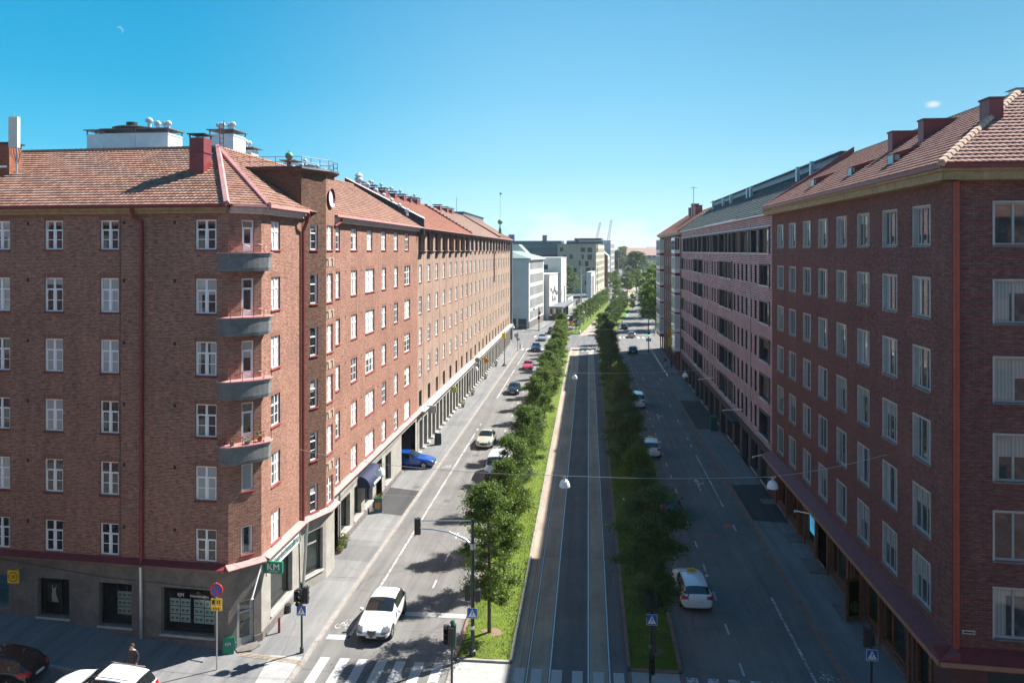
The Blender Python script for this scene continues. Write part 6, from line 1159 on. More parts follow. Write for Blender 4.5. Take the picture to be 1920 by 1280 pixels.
def car(kind, paint, x, y, rz, label, group=None, z=0.006, name='parked_car', cat='car', sc=1, black_low=False, rails=False):
    p = car_proto(kind); t = empty(name, (x, y, z), rz, label, cat, group); t.scale = (sc,) * 3
    for (k, _a, _b), me in p['parts'].items():
        o = link(k, me, t)
        if k == 'body' or (k in ('bumper_grille',) and not black_low and kind in ('sedan',)): o.material_slots[0].link = 'OBJECT'; o.material_slots[0].material = paint
    for sx in (-1, 1):
        for sy in (-1, 1):
            w = link('wheel', p['tyre'], t, (sx * (p['W'] - .12), sy * p['K']['wb'] / 2, p['wr']), (0, sx * R(90), 0)); link('rim', p['rim'], w)
        B = p['K']['S'][p['K']['A']]; o = link('mirror', p['mirror'], t, (sx * (p['W'] + .1), B[0] + .3, B[3] + .06), (0, 0, 0)); o.material_slots[0].link = 'OBJECT'; o.material_slots[0].material = M_black if black_low else paint
    link('licence_plate', p['plate'], t, (0, p['y0'] - .03, .42), (R(-8), 0, 0)); link('licence_plate', p['plate'], t, (0, p['y1'] + .02, .72 if kind != 'sedan' else .62), (R(8), 0, 0))
    if rails:
        m = MB(); [m.tube([(s * .62, -.1, p['K']['S'][7][4] + .05), (s * .62, 1.6, p['K']['S'][9][4] + .06)], .022, 6) for s in (-1, 1)]; m.build('roof_rails', M_chrome, t)
    return t
def taxi_sign(t, z, y=-.0):
    m = MB(); m.hexa([(-.28, y - .09, z), (.28, y - .09, z), (.28, y + .09, z), (-.28, y + .09, z)], [(-.22, y - .05, z + .16), (.22, y - .05, z + .16), (.22, y + .05, z + .16), (-.22, y + .05, z + .16)]); m.build('taxi_sign', M_yel, t); txt(t, 'TAXI', .13, M_blk, (0, y + .1, z + .07), (R(100), 0, R(180)))
# oncoming, left carriageway
GL = 'cars on the sunlit left carriageway'; GR = 'cars on the shaded right carriageway'
t = car('hatch', P_white, -11.35, 41.95, R(0), 'white hatchback with a shield grille driving towards the stop line', GL, name='car', sc=1.06)
m = MB(); y = -2.165; m.hexa([(-.19, y + .02, .62), (.19, y + .02, .62), (.19, y + .08, .62), (-.19, y + .08, .62)][::-1], [(-.2, y + .1, .66), (.2, y + .1, .66), (.2, y + .14, .66), (-.2, y + .14, .66)][::-1]); m.face([(-.2, y + .0, .64), (0, y - .02, .26), (.2, y + .0, .64), (0, y + .0, .67)]); m.build('shield_grille', M_black, t)
m = MB(); [m.box(-.17 + .03 * i, .17 - .03 * i, y - .035, y - .02, .6 - .055 * i, .612 - .055 * i) for i in range(5)]; m.build('grille_bars', M_chrome, t); m = MB(); m.tube([(0, 1.2, 1.42), (0, 1.32, 1.75)], .008, 4); m.build('aerial', M_black, t)
t = car('sedan', P_champ, -10.9, 82.3, 0, 'champagne saloon with round headlights and oval grille, second on the sunlit carriageway', GL, name='car')
m = MB(); [m.lathe((x, -2.3 - .05 * (abs(x) < .6), .68), [(0, .03), (.1, .0), (.09, -.06)], 12) for x in (-.72, -.48, .48, .72)]; m.build('round_lamps', M_chrome, t); m = MB(); m.lathe((0, -2.42, .6), [(0, .14), (.2, .06), (.22, -.04), (.15, -.14), (0, -.16)], 14); m.build('oval_grille', M_black, t)
t = car('van', P_white, -8.35, 70.9, 0, 'white van with black nose half hidden behind the left row of trees', GL, name='van', cat='van', black_low=True)
m = MB(); m.hexa([(-.88, -2.47, .35), (.88, -2.47, .35), (.85, -2.35, .35), (-.85, -2.35, .35)], [(-.84, -2.41, .82), (.84, -2.41, .82), (.8, -2.3, .82), (-.8, -2.3, .82)]); m.build('dark_bumper', M_black, t)
car('wagon', P_blue, -16.9, 72.7, R(90), 'bright blue estate car nosing out of the passage across the left pavement', None, .13, name='car')
car('hatch', P_black, -10.8, 112.3, 0, 'black hatchback in the outer lane between the two red cars', GL, name='car')
car('hatch', P_red, -7.9, 102.2, 0, 'bright red hatchback beside the trees, nearer of the two red cars', GL, name='car')
car('suv', P_navy, -8.0, 120, 0, 'dark blue utility vehicle beside the trees behind the red hatchback', GL, name='car')
car('hatch', P_pink, -10.5, 135, 0, 'crimson car in the outer lane ahead of the crosswalk, farther of the two red cars', GL, name='car')
car('hatch', P_silver, -8.05, 146, 0, 'pale silver hatchback beside the trees just before the crosswalk', GL, name='car')
car('suv', P_navy, -10.8, 160, 0, 'dark blue car on the far crosswalk in the outer lane', GL, name='car')
car('suv', P_green, -7.6, 168.5, 0, 'dark green car just past the far crosswalk next to the trees', GL, name='car')
car('hatch', P_silver, -10.6, 178.5, 0, 'silver blue car in the middle of the junction', GL, name='car')
car('suv', P_black, -9.1, 194, R(-3), 'black off-road car at the far side of the junction', GL, name='car')
car('sedan', P_white, -7.6, 211, R(-6), 'white saloon beyond the junction in front of the white office', GL, name='car')
car('suv', P_white, -5.6, 229, R(-6), 'white car farthest up the left lane behind the far trees', GL, name='car')
car('hatch', P_white, -5.1, 203, R(-6), 'white car mostly hidden by the first tree beyond the junction', GL, name='car')
# going away, right carriageway
PI = math.pi
t = car('wagon', P_white, 6.15, 47.3, PI + R(2), 'white estate taxi seen from behind beside the nearest shaded tree', GR, name='taxi', cat='taxi'); taxi_sign(t, 1.49, .0)
t = car('suv', P_black, 6.35, 61.9, PI, 'black car with red side lamps half hidden by the nearest shaded trees', GR, name='car')
t = car('suv', P_white, 6.3, 80, PI, 'white high taxi with roof sign, second white car on the shaded side', GR, name='taxi', cat='taxi', rails=True); taxi_sign(t, 1.66, .1)
car('van', P_white, 6.45, 104.6, PI, 'white minibus partly behind the shaded trees', GR, name='van', cat='van')
car('sedan', P_silver, 5.6, 128.5, PI, 'silver car mostly hidden behind the shaded trees beyond the minibus', GR, name='car')
car('suv', P_black, 8.9, 157.5, PI, 'black car with pale roof waiting before the shaded crosswalk', GR, name='car')
car('hatch', P_taupe, 10.3, 187, PI, 'taupe hatchback in the far junction on the shaded side', GR, name='car')
car('hatch', P_black, 9.6, 207, PI - R(5), 'small black car beyond the junction below the hanging lamp', GR, name='car')
for i, (u_, y_, pa, lb) in enumerate(((9.3, 300, P_blue, 'blue car far up the street'), (12.4, 318, P_white, 'white car far up the street beside the blue one'), (5.2, 322, P_white, 'white car far up the street in the left lane'), (3.6, 312, P_pink, 'dark red car far up the street in the left lane'), (17, 385, P_silver, 'silver van-like car near the vanishing point'), (14.2, 372, P_white, 'white car near the vanishing point'), (12.6, 392, P_white, 'last white car near the vanishing point'))):
    car('suv' if i % 2 else 'hatch', pa, u_, y_, (PI if u_ > 8 else 0) - R(6), lb, 'cars far up the street', name='car')
# parked on the side street at the lower left
t = car('suv', P_white, -21.8, 32.8, R(-90), 'white car with roof rails cut off by the lower left edge of the photo', None, zl(-21.8) + .01, rails=True); t.rotation_euler[0] = R(-4.8)
t = car('hatch', P_black, -27.5, 33.5, R(-90), 'glossy black parked car cut off at the lower left corner of the photo', None, zl(-27.5) + .01); t.rotation_euler[0] = R(-4.8)
# ------------------------------------------------------------------ trees
def leaf_mesh(name, mat, rx, rz, z0, n, seed, s=.085, lobes=9, open_=.0):
    """many small bent leaves gathered in uneven clumps through an egg shaped volume"""
    r = random.Random(seed); m = MB(); cl = []
    for i in range(lobes * 9):
        a = r.uniform(0, 6.283); h = r.random() ** .9; prof = math.sin(math.pi * min(1, h * .74 + .18)) ** .75; d = prof * rx * (r.random() ** .6 + r.uniform(-.05, .12))
        cl.append((d * math.cos(a), d * math.sin(a), z0 + h * rz, r.uniform(.2, .42) * (1 if rx < 2.5 else rx / 2.2), r.uniform(.6, 1.4)))
    for i in range(lobes):  # stray shoots at the outline
        a = r.uniform(0, 6.283); h = r.uniform(.1, 1.0); prof = math.sin(math.pi * min(1, h * .85 + .12)) ** .7; cl.append((prof * rx * 1.02 * math.cos(a), prof * rx * 1.02 * math.sin(a), z0 + h * rz, .3 * max(1, rx / 2.2), .35))
    tot = sum(c[4] * c[3] for c in cl)
    for cx, cy, cz, cr, w in cl:
        for _ in range(int(n * w * cr / tot)):
            d = Vector((r.gauss(0, 1), r.gauss(0, 1), r.gauss(0, .62))) * cr * .62; d += Vector((cx, cy, 0)) * (r.gauss(0, .13))
            P = Vector((cx, cy, cz)) + d; nn = (Vector((r.gauss(0, .8), r.gauss(0, .8), .75)) + d * .35).normalized(); a = nn.cross(Vector((r.gauss(0, 1), r.gauss(0, 1), r.gauss(0, 1)))).normalized(); b = nn.cross(a); k = s * r.uniform(.6, 1.35)
            m.face([P - a * k, P - b * k * .62 - nn * k * .15, P + a * k - nn * k * .25, P + b * k * .62 - nn * k * .15])
    return m.mesh(name, [mat])
def trunk_mesh(seed, h, r0, rx, z0, rz, nb=14):
    r = random.Random(seed); m = MB(); P = [(0, 0, -.1)]; x = y = 0
    for i in range(1, 7): x += r.uniform(-.05, .05); y += r.uniform(-.05, .05); P.append((x, y, h * i / 6))
    m.tube(P, [r0 * (1 - .8 * i / 6) + .01 for i in range(7)], 8)
    for k in range(nb):
        t = r.uniform(.3, .95); q = P[min(5, int(t * 6))]; a = r.uniform(0, 6.283); L = rx * r.uniform(.5, .9) * (1.1 - t * .5); e = (q[0] + L * math.cos(a), q[1] + L * math.sin(a), min(q[2] + L * r.uniform(.3, .9), z0 + rz)); mid = tuple((q[i] + e[i]) / 2 + (0, 0, -.06)[i] for i in range(3)); m.tube([q, mid, e], [r0 * .35, r0 * .2, .008], 5)
    return m.mesh('trunk', [M_bark], True)
NL = 5
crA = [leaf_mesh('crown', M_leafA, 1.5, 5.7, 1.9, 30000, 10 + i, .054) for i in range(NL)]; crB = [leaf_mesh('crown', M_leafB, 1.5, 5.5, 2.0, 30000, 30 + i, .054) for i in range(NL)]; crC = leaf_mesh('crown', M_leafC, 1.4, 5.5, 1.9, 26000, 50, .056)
trk = [trunk_mesh(60 + i, 7.2, .1, 1.6, 2.0, 5.6) for i in range(3)]
def tree(x, y, crown, trunk, label, group=None, sc=(1, 1, 1), z=.1, name='street_tree'):
    t = empty(name, (x, y, z), rnd.uniform(0, 6.28), label, 'tree', group); t.scale = sc; link('trunk', trunk, t); link('crown', crown, t); return t
Y1 = [41.4, 47.6, 54.2, 62.6, 70.3, 78.2, 86.6, 95.0, 103, 111, 119, 127, 135, 143, 151, 157]
L16 = ['first', 'second', 'third', 'fourth', 'fifth', 'sixth', 'seventh', 'eighth', 'ninth', 'tenth', 'eleventh', 'twelfth', 'thirteenth', 'fourteenth', 'fifteenth', 'last']
def at(t, z): t.rotation_euler[2] = z; return t
for i, y in enumerate(Y1):
    s = (1.0, .97, .94, 1.0, .9, .98)[i % 6]; w = (1.04, .92, .95, .8)[i % 4] * (1 + rnd.uniform(-.06, .06)); s *= 1 + rnd.uniform(-.06, .06)
    tree(-5.2 + rnd.uniform(-.15, .15), y, crC if i in (1,) else crA[(i + 3) % NL], trk[i % 3], '%s small leafy tree from the near end of the sunlit left grass strip' % L16[i], 'trees on the left grass strip', (w, w, s))
Y2 = [40.2, 46.6, 54, 61.3, 69.3, 77, 85.2, 93, 101, 109, 117, 125, 133, 141, 149, 156]
for i, y in enumerate(Y2):
    s = (1.12, .98, .95, 1.02, .96, 1.05)[i % 6]; w = (1.14, .95, .86, .84)[i % 4] * (1 + rnd.uniform(-.06, .06))
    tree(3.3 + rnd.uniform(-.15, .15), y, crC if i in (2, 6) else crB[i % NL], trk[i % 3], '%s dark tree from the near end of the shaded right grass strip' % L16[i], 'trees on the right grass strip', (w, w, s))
for i, (x, y) in enumerate(((-5.3, 162), (2.6, 165.5), (3.9, 172))): tree(x, y, crA[i], trk[i], ['lone tree at the junction end of the left strip', 'pale sunlit tree in the middle of the far junction on the right', 'darker tree just behind the pale one at the far junction'][i], None, (1, 1, .95))
N13 = 'first second third fourth fifth sixth seventh eighth ninth tenth eleventh twelfth'.split()
for i in range(12):
    x, y = F2(6 + 9.6 * i, -3.7); tree(x, y, crA[(i + 2) % NL], trk[i % 3], '%s tree of the row on the second sunlit grass strip beyond the junction' % N13[i], 'trees on the second left grass strip', (.88, .88, .82))
for i in range(9):
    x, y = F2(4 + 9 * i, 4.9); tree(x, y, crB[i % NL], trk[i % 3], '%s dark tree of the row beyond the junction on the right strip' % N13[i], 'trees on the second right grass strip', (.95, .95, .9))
BIG = leaf_mesh('crown', M_leafC, 4.6, 11.5, 3.2, 16000, 70, .2, 14); BIG2 = leaf_mesh('crown', M_leafA, 4.8, 11, 3.0, 16000, 71, .2, 14); BT = trunk_mesh(80, 13, .35, 4.5, 3, 11, 22); BIG3 = leaf_mesh('crown', M_leafB, 5.5, 13, 3, 16000, 72, .24, 14)
for (s, t_, c, sc, lb) in ((16, 16.2, BIG2, .95, 'large dark tree over the right pavement just past the red roofed building'), (36, 16, BIG2, 1.1, 'large yellow green tree on the right beyond the junction'), (58, 16.5, BIG, 1.1, 'second large yellow green tree on the right, farther up the street'), (85, 18, BIG2, 1.2, 'third large tree on the right, touching the small yellow trees'), (115, 19, BIG, 1.1, 'fourth large tree on the right near the distant cars'), (150, 20, BIG2, 1.1, 'fifth large tree on the right up the street')):
    x, y = F2(s, t_); tree(x, y, c, BT, lb, None, (sc,) * 3, 0, 'tall_tree')
for (s, t_, c, sc, lb) in ((112, -25, BIG3, 1.05, 'dark dense tree between the concrete block and the beige block'), (128, -22, BIG3, .9, 'shorter dark tree in front of the beige block'),):
    x, y = F2(s, t_); tree(x, y, c, BT, lb, None, (sc,) * 3, 0, 'tall_tree')
for (x, y, c, sc, lb) in ((27.5, 450, BIG3, 1.25, 'round dark tree closing the street in the distance'), (18.5, 372, BIG2, .75, 'small green tree left of the round dark tree at the street end'), (24.5, 400, BIG2, .8, 'bushy green tree under the cream villa'), (31, 700, BIG3, 1.5, 'dark tree on the horizon between the white grid facade and the grey house'), (26, 690, BIG3, 1.3, 'blue green tree right behind the white grid facade')): tree(x, y, c, BT, lb, None, (sc,) * 3, 0, 'tall_tree')
for i, (s, t_, c, sc) in enumerate(((140, -2, crA[1], 1.1), (150, -1.5, crA[3], 1), (205, -9, crA[2], 1.3), (222, -8, crA[0], 1.3), (240, -8, crA[4], 1.3), (175, 15.5, crC, 1.4), (200, 16, crC, 1.4), (75, 7.5, crC, .8), (68, 1.8, crC, .8))):
    x, y = F2(s, t_); tree(x, y, c, trk[i % 3], ['small tree at the far end of the tracks', 'second small tree at the far end of the tracks', 'first pavement tree by the rust gable', 'second pavement tree by the rust gable', 'third pavement tree by the rust gable', 'yellowish tree past the tall trees', 'second yellowish tree past the tall trees', 'small yellow tree on the right traffic island', 'small green tree on the left of the traffic island'][i], None, (sc,) * 3)
# dirt rings at the nearest trees
for x, y, lb in ((-5.2, 41.4, ''), (3.3, 40.2, '')):
    m = MB(); n = 18; P = [(x + (.55 + rnd.uniform(-.12, .12)) * math.cos(6.283 * k / n), y + (.45 + rnd.uniform(-.1, .1)) * math.sin(6.283 * k / n), .152) for k in range(n)]; m.face(P); tag(m.build('soil_patch', M_soil), kind='structure')
# ------------------------------------------------------------------ suspended wires and lamps
M_dome = flat('white_lamp_dome', (.75, .76, .76), .3, 0, .05); M_wire = flat('wire', (.55, .56, .55), .5, .3, .1)
def span(y0, pts, name='span_wire', label='', r=.013):
    t = empty(name, pts[0], 0, label, 'wire'); m = MB(); P = []
    for (a, b) in zip(pts, pts[1:]):
        for k in range(8): q = k / 8; P.append((a[0] + (b[0] - a[0]) * q, a[1] + (b[1] - a[1]) * q, a[2] + (b[2] - a[2]) * q - .12 * math.sin(math.pi * q)))
    P.append(pts[-1]); m.tube([(p[0] - pts[0][0], p[1] - pts[0][1], p[2] - pts[0][2]) for p in P], r, 5); m.build('cable', M_wire, t); return t
def lamp(x, y, z, label, group=None):
    t = empty('hanging_lamp', (x, y, z), 0, label, 'street lamp', group); m = MB(); m.lathe((0, 0, 0), [(.0, .26), (.1, .25), (.2, .17), (.27, .02), (.29, -.12), (.27, -.15), (0, -.15)], 18); m.build('shade', M_dome, t, smooth=True); m = MB(); m.box(-.05, .05, -.05, .05, .24, .42); m.box(-.16, .16, -.02, .02, .4, .44); m.build('hanger', M_steel, t)
rows = [(41.2, [(-17.2, 10.1), (-11.3, 9.1), (-1.25, 8.75), (9.5, 9.0), (15.2, 10.3)], 'nearest'), (80, [(-17.2, 9.4), (-11.7, 8.8), (-1.4, 8.1), (9.8, 8.5), (15.2, 9.3)], 'second'), (120, [(-17.2, 9.8), (-11.7, 9.2), (-1.4, 8.6), (9.9, 8.8), (15.2, 9.6)], 'third'), (158, [(-17.2, 9.8), (-11, 9.2), (-1, 8.6), (10, 8.8), (15.2, 9.6)], 'fourth')]
for y, P, nm in rows:
    span(y, [(p[0], y, p[1]) for p in P], label='%s wire stretched across the whole street between the facades' % nm)
    for k, (x, z) in enumerate(P[1:4]): lamp(x, y, z - .45, '%s row white dome lamp hanging over the %s' % (nm, ('sunlit carriageway', 'tram tracks', 'shaded carriageway')[k]), None)
for s, nm in ((18, 'fifth'), (50, 'sixth')):
    a, b = F2(s, -12.5), F2(s, 15.5); c = F2(s, 9.2); span(0, [(*a, 9.3), (*c, 8.6), (*b, 9.3)], label='%s wire across the street beyond the junction' % nm, r=.03); lamp(*c, 8.2, '%s white dome lamp hanging beyond the junction' % nm)
span(0, [(15.2, 48, 9.6), (15.9, 47.9, 9.6)], label='short wire stub fixed to the right brick wall') if 0 else None
# ------------------------------------------------------------------ signals, signs, posts
M_sig = flat('signal_black', (.02, .022, .022), .5); M_sigg = flat('signal_green_shell', (.02, .1, .075), .4, 0, .2)
def signal_head(t, x, y, z, face=-1, n=3, w=.26, mat=None):
    h = .27 * n; m = MB(); m.box(x - w / 2, x + w / 2, y - .1, y + .1, z, z + h)
    m.build('signal_head', mat or M_sig, t)
    m = MB()
    for k in range(n):
        zc = z + .14 + .27 * k; m.tube([(x, y + face * .1, zc), (x, y + face * .28, zc + .02)], .105, 10, 0, False)
    m.build('visor', M_sig, t); m = MB()
    for k in range(n): m.tube([(x, y + face * .1, z + .14 + .27 * k), (x, y + face * .11, z + .14 + .27 * k)], .08, 10, k % 3)
    m.build('lens', [flat_lens(0), flat_lens(1), flat_lens(2)], t)
_L = {}
def flat_lens(i):
    if i not in _L: _L[i] = flat('lens_%s' % ('green', 'amber', 'red')[i], ((.01, .08, .05), (.1, .06, .01), (.12, .01, .01))[i], .3)
    return _L[i]
def crossing_sign(t, x, y, z, s=.5, rz=0):
    m = MB(); m.box(x - s / 2, x + s / 2, y - .012, y, z - s / 2, z + s / 2); m.build('sign_plate', M_blue, t)
    m = MB(); h = s * .42; m.face([(x - h, y - .016, z - h * .95), (x + h, y - .016, z - h * .95), (x, y - .016, z + h)]); m.build('white_triangle', M_wtext, t)
    m = MB(); e = y - .02; P = lambda a, b: (x + a * s, e, z + b * s)
    for q in ([(-.03, .0), (.05, .0), (.04, .17), (-.02, .17)], [(-.03, .02), (-.0, .0), (-.1, -.3), (-.15, -.3)], [(.0, .0), (.05, .02), (.13, -.3), (.08, -.3)], [(-.02, .15), (-.12, .03), (-.09, .0), (0, .1)], [(.04, .15), (.12, .05), (.1, .02), (.03, .1)]): m.face([P(*p) for p in q])
    m.face([P(.01 + .04 * math.cos(k * .785), .22 + .045 * math.sin(k * .785)) for k in range(8)]); [m.face([P(a, -.39), P(a + .06, -.39), P(a + .05, -.33), P(a + .0, -.33)]) for a in (-.28, -.17, .13, .24)]; m.build('walking_figure', M_blk, t)
    m = MB(); [m.box(x + a, x + b, y - .015, y + .002, z + c, z + d) for a, b, c, d in ((-s / 2 - .015, s / 2 + .015, s / 2, s / 2 + .015), (-s / 2 - .015, s / 2 + .015, -s / 2 - .015, -s / 2), (-s / 2 - .015, -s / 2, -s / 2, s / 2), (s / 2, s / 2 + .015, -s / 2, s / 2))]; m.build('sign_rim', M_wtext, t)
def post(name, x, y, h, label, r=.06, z=.0, cat='traffic light'):
    t = empty(name, (x, y, z), 0, label, cat); m = MB(); m.tube([(0, 0, -.02), (0, 0, h)], [r, r * .8], 10); m.lathe((0, 0, 0), [(r * 1.7, 0), (r * 1.7, .25), (r, .3)], 10); m.build('post', M_pole, t); return t
t = post('traffic_light', -14.62, 38.4, 3.5, 'traffic light with blue crossing sign on the sunlit left pavement corner', z=.12); signal_head(t, .22, 0, 2.55, 1, 3); signal_head(t, -.05, -.24, 2.55, -1, 3); signal_head(t, -.28, .05, 2.6, 1, 2); crossing_sign(t, .02, -.1, 2.2, .48)
m = MB(); m.lathe((0, 0, 3.48), [(.07, 0), (.09, .05), (.05, .12), (0, .14)], 10); m.build('cap', M_sigg, t)
t = post('traffic_light', -5.86, 39.0, 6.95, 'tall mast with a curved arm carrying a signal over the sunlit carriageway', .1, .12); m = MB(); m.tube([(0, 0, 5.55), (-.4, 0, 5.9), (-1.2, 0, 6.22), (-2.0, 0, 6.33), (-2.85, 0, 6.36)], [.06, .055, .05, .045, .04], 8); m.lathe((0, 0, 5.4), [(.12, 0), (.13, .15), (.12, .3)], 10); m.build('mast_arm', M_steel, t)
m = MB(); m.tube([(0, 0, 6.85), (-2.85, 0, 6.75)], .025, 6); m.build('tie_rod', M_steel, t); signal_head(t, -2.85, 0, 6.05, 1, 3, .3); m = MB(); m.box(-3.02, -3.0, -.02, .16, 5.9, 6.95); m.build('backing_board', M_steel, t)
signal_head(t, -.26, .1, 2.75, 1, 3); signal_head(t, .26, .1, 2.75, 1, 2); crossing_sign(t, .0, -.12, 2.2, .5); m = MB(); m.box(-.09, .09, -.12, .0, 1.35, 1.5); m.build('push_button', M_wtext, t)
t = post('traffic_light', -6.33, 35.6, 3.35, 'near traffic light with green shell at the bottom edge, left of the sunlit island', z=.03); signal_head(t, .0, -.17, 2.4, 1, 3); signal_head(t, -.25, 0, 2.4, -1, 3); m = MB(); m.box(.05, .2, -.12, .06, 2.2, 3.3); m.lathe((.03, 0, 3.3), [(.1, 0), (.12, .06), (.08, .16), (0, .18)], 10); m.build('green_cover', M_sigg, t)
t = post('traffic_light', 3.15, 39.1, 3.4, 'traffic light with blue crossing sign on the shaded grass strip', .07, .1); signal_head(t, -.2, 0, 2.65, 1, 3); signal_head(t, .2, 0, 2.65, 1, 3); crossing_sign(t, 0, -.1, 2.25, .5); m = MB(); m.box(-.42, -.38, -.02, .02, -.0, 1.9); m.build('wood_stake', M_oak, t)
t = post('traffic_light', 2.75, 34.9, 3.0, 'near traffic light at the bottom edge between the tracks and the shaded carriageway', z=.03); signal_head(t, .05, -.17, 1.95, -1, 3); m = MB(); m.lathe((0, 0, 2.98), [(.07, 0), (.1, .05), (.06, .16), (0, .18)], 10); m.build('cap', M_sigg, t)
t = post('traffic_light', 12.85, 36.7, 3.6, 'traffic light with blue crossing sign on the right pavement', z=.12); signal_head(t, -.2, 0, 2.55, 1, 3); signal_head(t, .05, .15, 2.55, 1, 2); crossing_sign(t, 0, -.08, 2.2, .48)
# no-stopping sign with yellow plate on a pole by the corner
t = empty('no_stopping_sign', (-18.15, 36.3, .13), 0, 'round blue and red no stopping sign with yellow plates on a pole by the corner', 'traffic sign'); m = MB()
m.tube([(0, .05, 3.95), (0, .0, 3.95)], .33, 24, 1); m.tube([(0, 0, 3.95), (0, -.012, 3.95)], .265, 24, 0); m.hexa([(-.24, -.02, 4.15), (-.19, -.02, 4.2), (.24, -.02, 3.75), (.19, -.02, 3.7)], [(-.24, -.014, 4.15), (-.19, -.014, 4.2), (.24, -.014, 3.75), (.19, -.014, 3.7)], 1); m.build('disc', [M_blue, M_sred], t)
m = MB(); m.box(-.26, .3, -.02, 0, 3.2, 3.55); m.box(-.26, .3, -.02, 0, 2.95, 3.17); m.build('yellow_plates', M_yel, t); m = MB(); m.box(-.2, -.06, -.025, -.021, 3.26, 3.48); [m.box(.05 + .1 * k, .1 + .1 * k, -.025, -.021, 3.3, 3.45) for k in range(2)]; [m.box(-.15 + .12 * k, -.09 + .12 * k, -.025, -.021, 3.0, 3.1) for k in range(3)]; m.build('plate_marks', M_blk, t)
m = MB(); m.tube([(0, .06, 0), (0, .06, 4.3)], .035, 8); m.build('post', M_steel, t)
for (x, y, h, lb, c) in ((-15.0, 105.5, 0, '', 0),): pass
t = empty('lamp_post', (-14.9, 137.5, .12), 0, 'thin post with a small yellow box and dark foot near the arcade end', 'post'); m = MB(); m.tube([(0, 0, 0), (0, 0, 6.2)], .07, 6); m.lathe((0, 0, 0), [(.5, 0), (.3, .3), (.1, .5)], 8); m.build('post', M_brown, t); m = MB(); m.box(-.5, .2, -.15, .15, 4.9, 5.9); m.build('box', M_yel, t)
t = empty('road_sign', (-14.4, 158, .12), 0, 'grey backed sign on a post at the far left crosswalk', 'traffic sign'); m = MB(); m.tube([(0, 0, 0), (0, 0, 4)], .05, 6); m.build('post', M_pole, t); m = MB(); m.tube([(-.3, 0, 3.2), (-.3, .05, 3.2)], .45, 14); m.box(-.3, .4, 0, .04, 2.2, 2.7); m.build('plates', flat('sign_back_blue', (.35, .45, .55), .5), t)
x, y = F2(8.5, -13.6); t = post('traffic_light', x, y, 6.5, 'dark traffic light mast at the corner of the white office', .12); signal_head(t, 0, -.3, 3.0, -1, 3, .6); signal_head(t, .1, -.3, 4.2, -1, 3, .6)
x, y = F2(3, -4.6); t = empty('road_sign', (x, y, .1), 0, 'orange square work sign at the tip of the second grass strip', 'traffic sign'); m = MB(); m.tube([(0, 0, 0), (0, 0, 3.6)], .06, 6); m.build('post', M_pole, t); m = MB(); m.box(-.5, .5, -.03, .03, 1.9, 3.0); m.build('plate', MATS['orange_sign'], t); m = MB(); m.tube([(0, -.03, 3.6), (0, .03, 3.6)], .5, 14); m.build('disc', M_blk, t)
x, y = F2(3, -2.6); t = empty('road_sign', (x, y, .1), 0, 'pale round backed sign right of the orange work sign', 'traffic sign'); m = MB(); m.tube([(0, 0, 0), (0, 0, 3.2)], .06, 6); m.build('post', M_pole, t); m = MB(); m.tube([(0, -.03, 2.8), (0, .03, 2.8)], .5, 14); m.build('disc', MATS['sign_back_blue'], t)
t = post('traffic_light', 12.2, 159, 6.6, 'far right traffic light mast with a green light and pale plate', .1, .12); signal_head(t, 0, -.2, 3.3, -1, 3, .4); m = MB(); m.box(-.12, .12, -.5, -.48, 3.35, 3.6); m.build('green_lamp', glow('green_signal', (.05, .8, .45), 1.2), t); m = MB(); m.box(-.5, .5, -.05, .05, 2.2, 2.8); m.build('plate', M_wtext, t)
t = empty('traffic_light', (9.4, 190, 6.2), 0, 'small green signal hanging over the shaded lane in the far junction', 'traffic light'); signal_head(t, 0, 0, -1.2, -1, 3, .4); m = MB(); m.box(-.2, .2, -.35, -.3, -1.25, -.85); m.build('green_lamp', MATS['green_signal'], t); m = MB(); m.tube([(0, 0, -.4), (3, 0, .3), (6.5, 0, .3), (6.5, 0, -6.2)], .06, 6); m.build('mast_arm', M_pole, t)
t = empty('warning_sign', (14.6, 138, 0.1), 0, 'bright orange and yellow sign pair mounted high on the right pavement', 'traffic sign'); m = MB(); m.tube([(0, -.05, 6.2), (0, 0, 6.2)], .75, 16); m.build('orange_disc', MATS['orange_sign'], t); m = MB(); m.box(-.6, .8, -.05, 0, 3.8, 5.4); m.build('yellow_plate', M_yel, t); m = MB(); m.tube([(0, .08, 0), (0, .08, 6.8)], .06, 6); m.build('post', M_pole, t)
for i, (s, t_, h) in enumerate(((112, -13.8, 14), (118, -14.2, 11), (180, -13.2, 14), (260, -8, 16), (290, 12, 16), (60, -13.6, 9))):
    x, y = F2(s, t_); t = empty('lamp_post', (x, y, .1), 0, ['tall pale lamp post by the dark tree on the left', 'second pale lamp post by the dark tree on the left', 'lamp post in front of the beige block corner', 'thin lamp post before the white grid facade', 'thin lamp post right of the vanishing point', 'dark double post on the pavement by the culture house'][i], 'lamp post'); m = MB(); m.tube([(0, 0, 0), (0, 0, h)], .12, 6); m.build('post', M_steel if i < 5 else M_pole, t); m = MB(); m.box(-.2, 1.4, -.12, .12, h - .1, h + .1); m.build('lantern', M_steel, t)
m = MB(); t = empty('fence', (*F2(2, 6.6), .1), -A2, 'thin metal railing between the right strip and the shaded lane beyond the junction', 'fence'); [m.tube([(0, i * 2, 0), (0, i * 2, 1.1)], .03, 5) for i in range(16)]; [m.tube([(0, 0, z), (0, 30, z)], .03, 5) for z in (.55, 1.1)]; m.build('rails', M_steel, t)
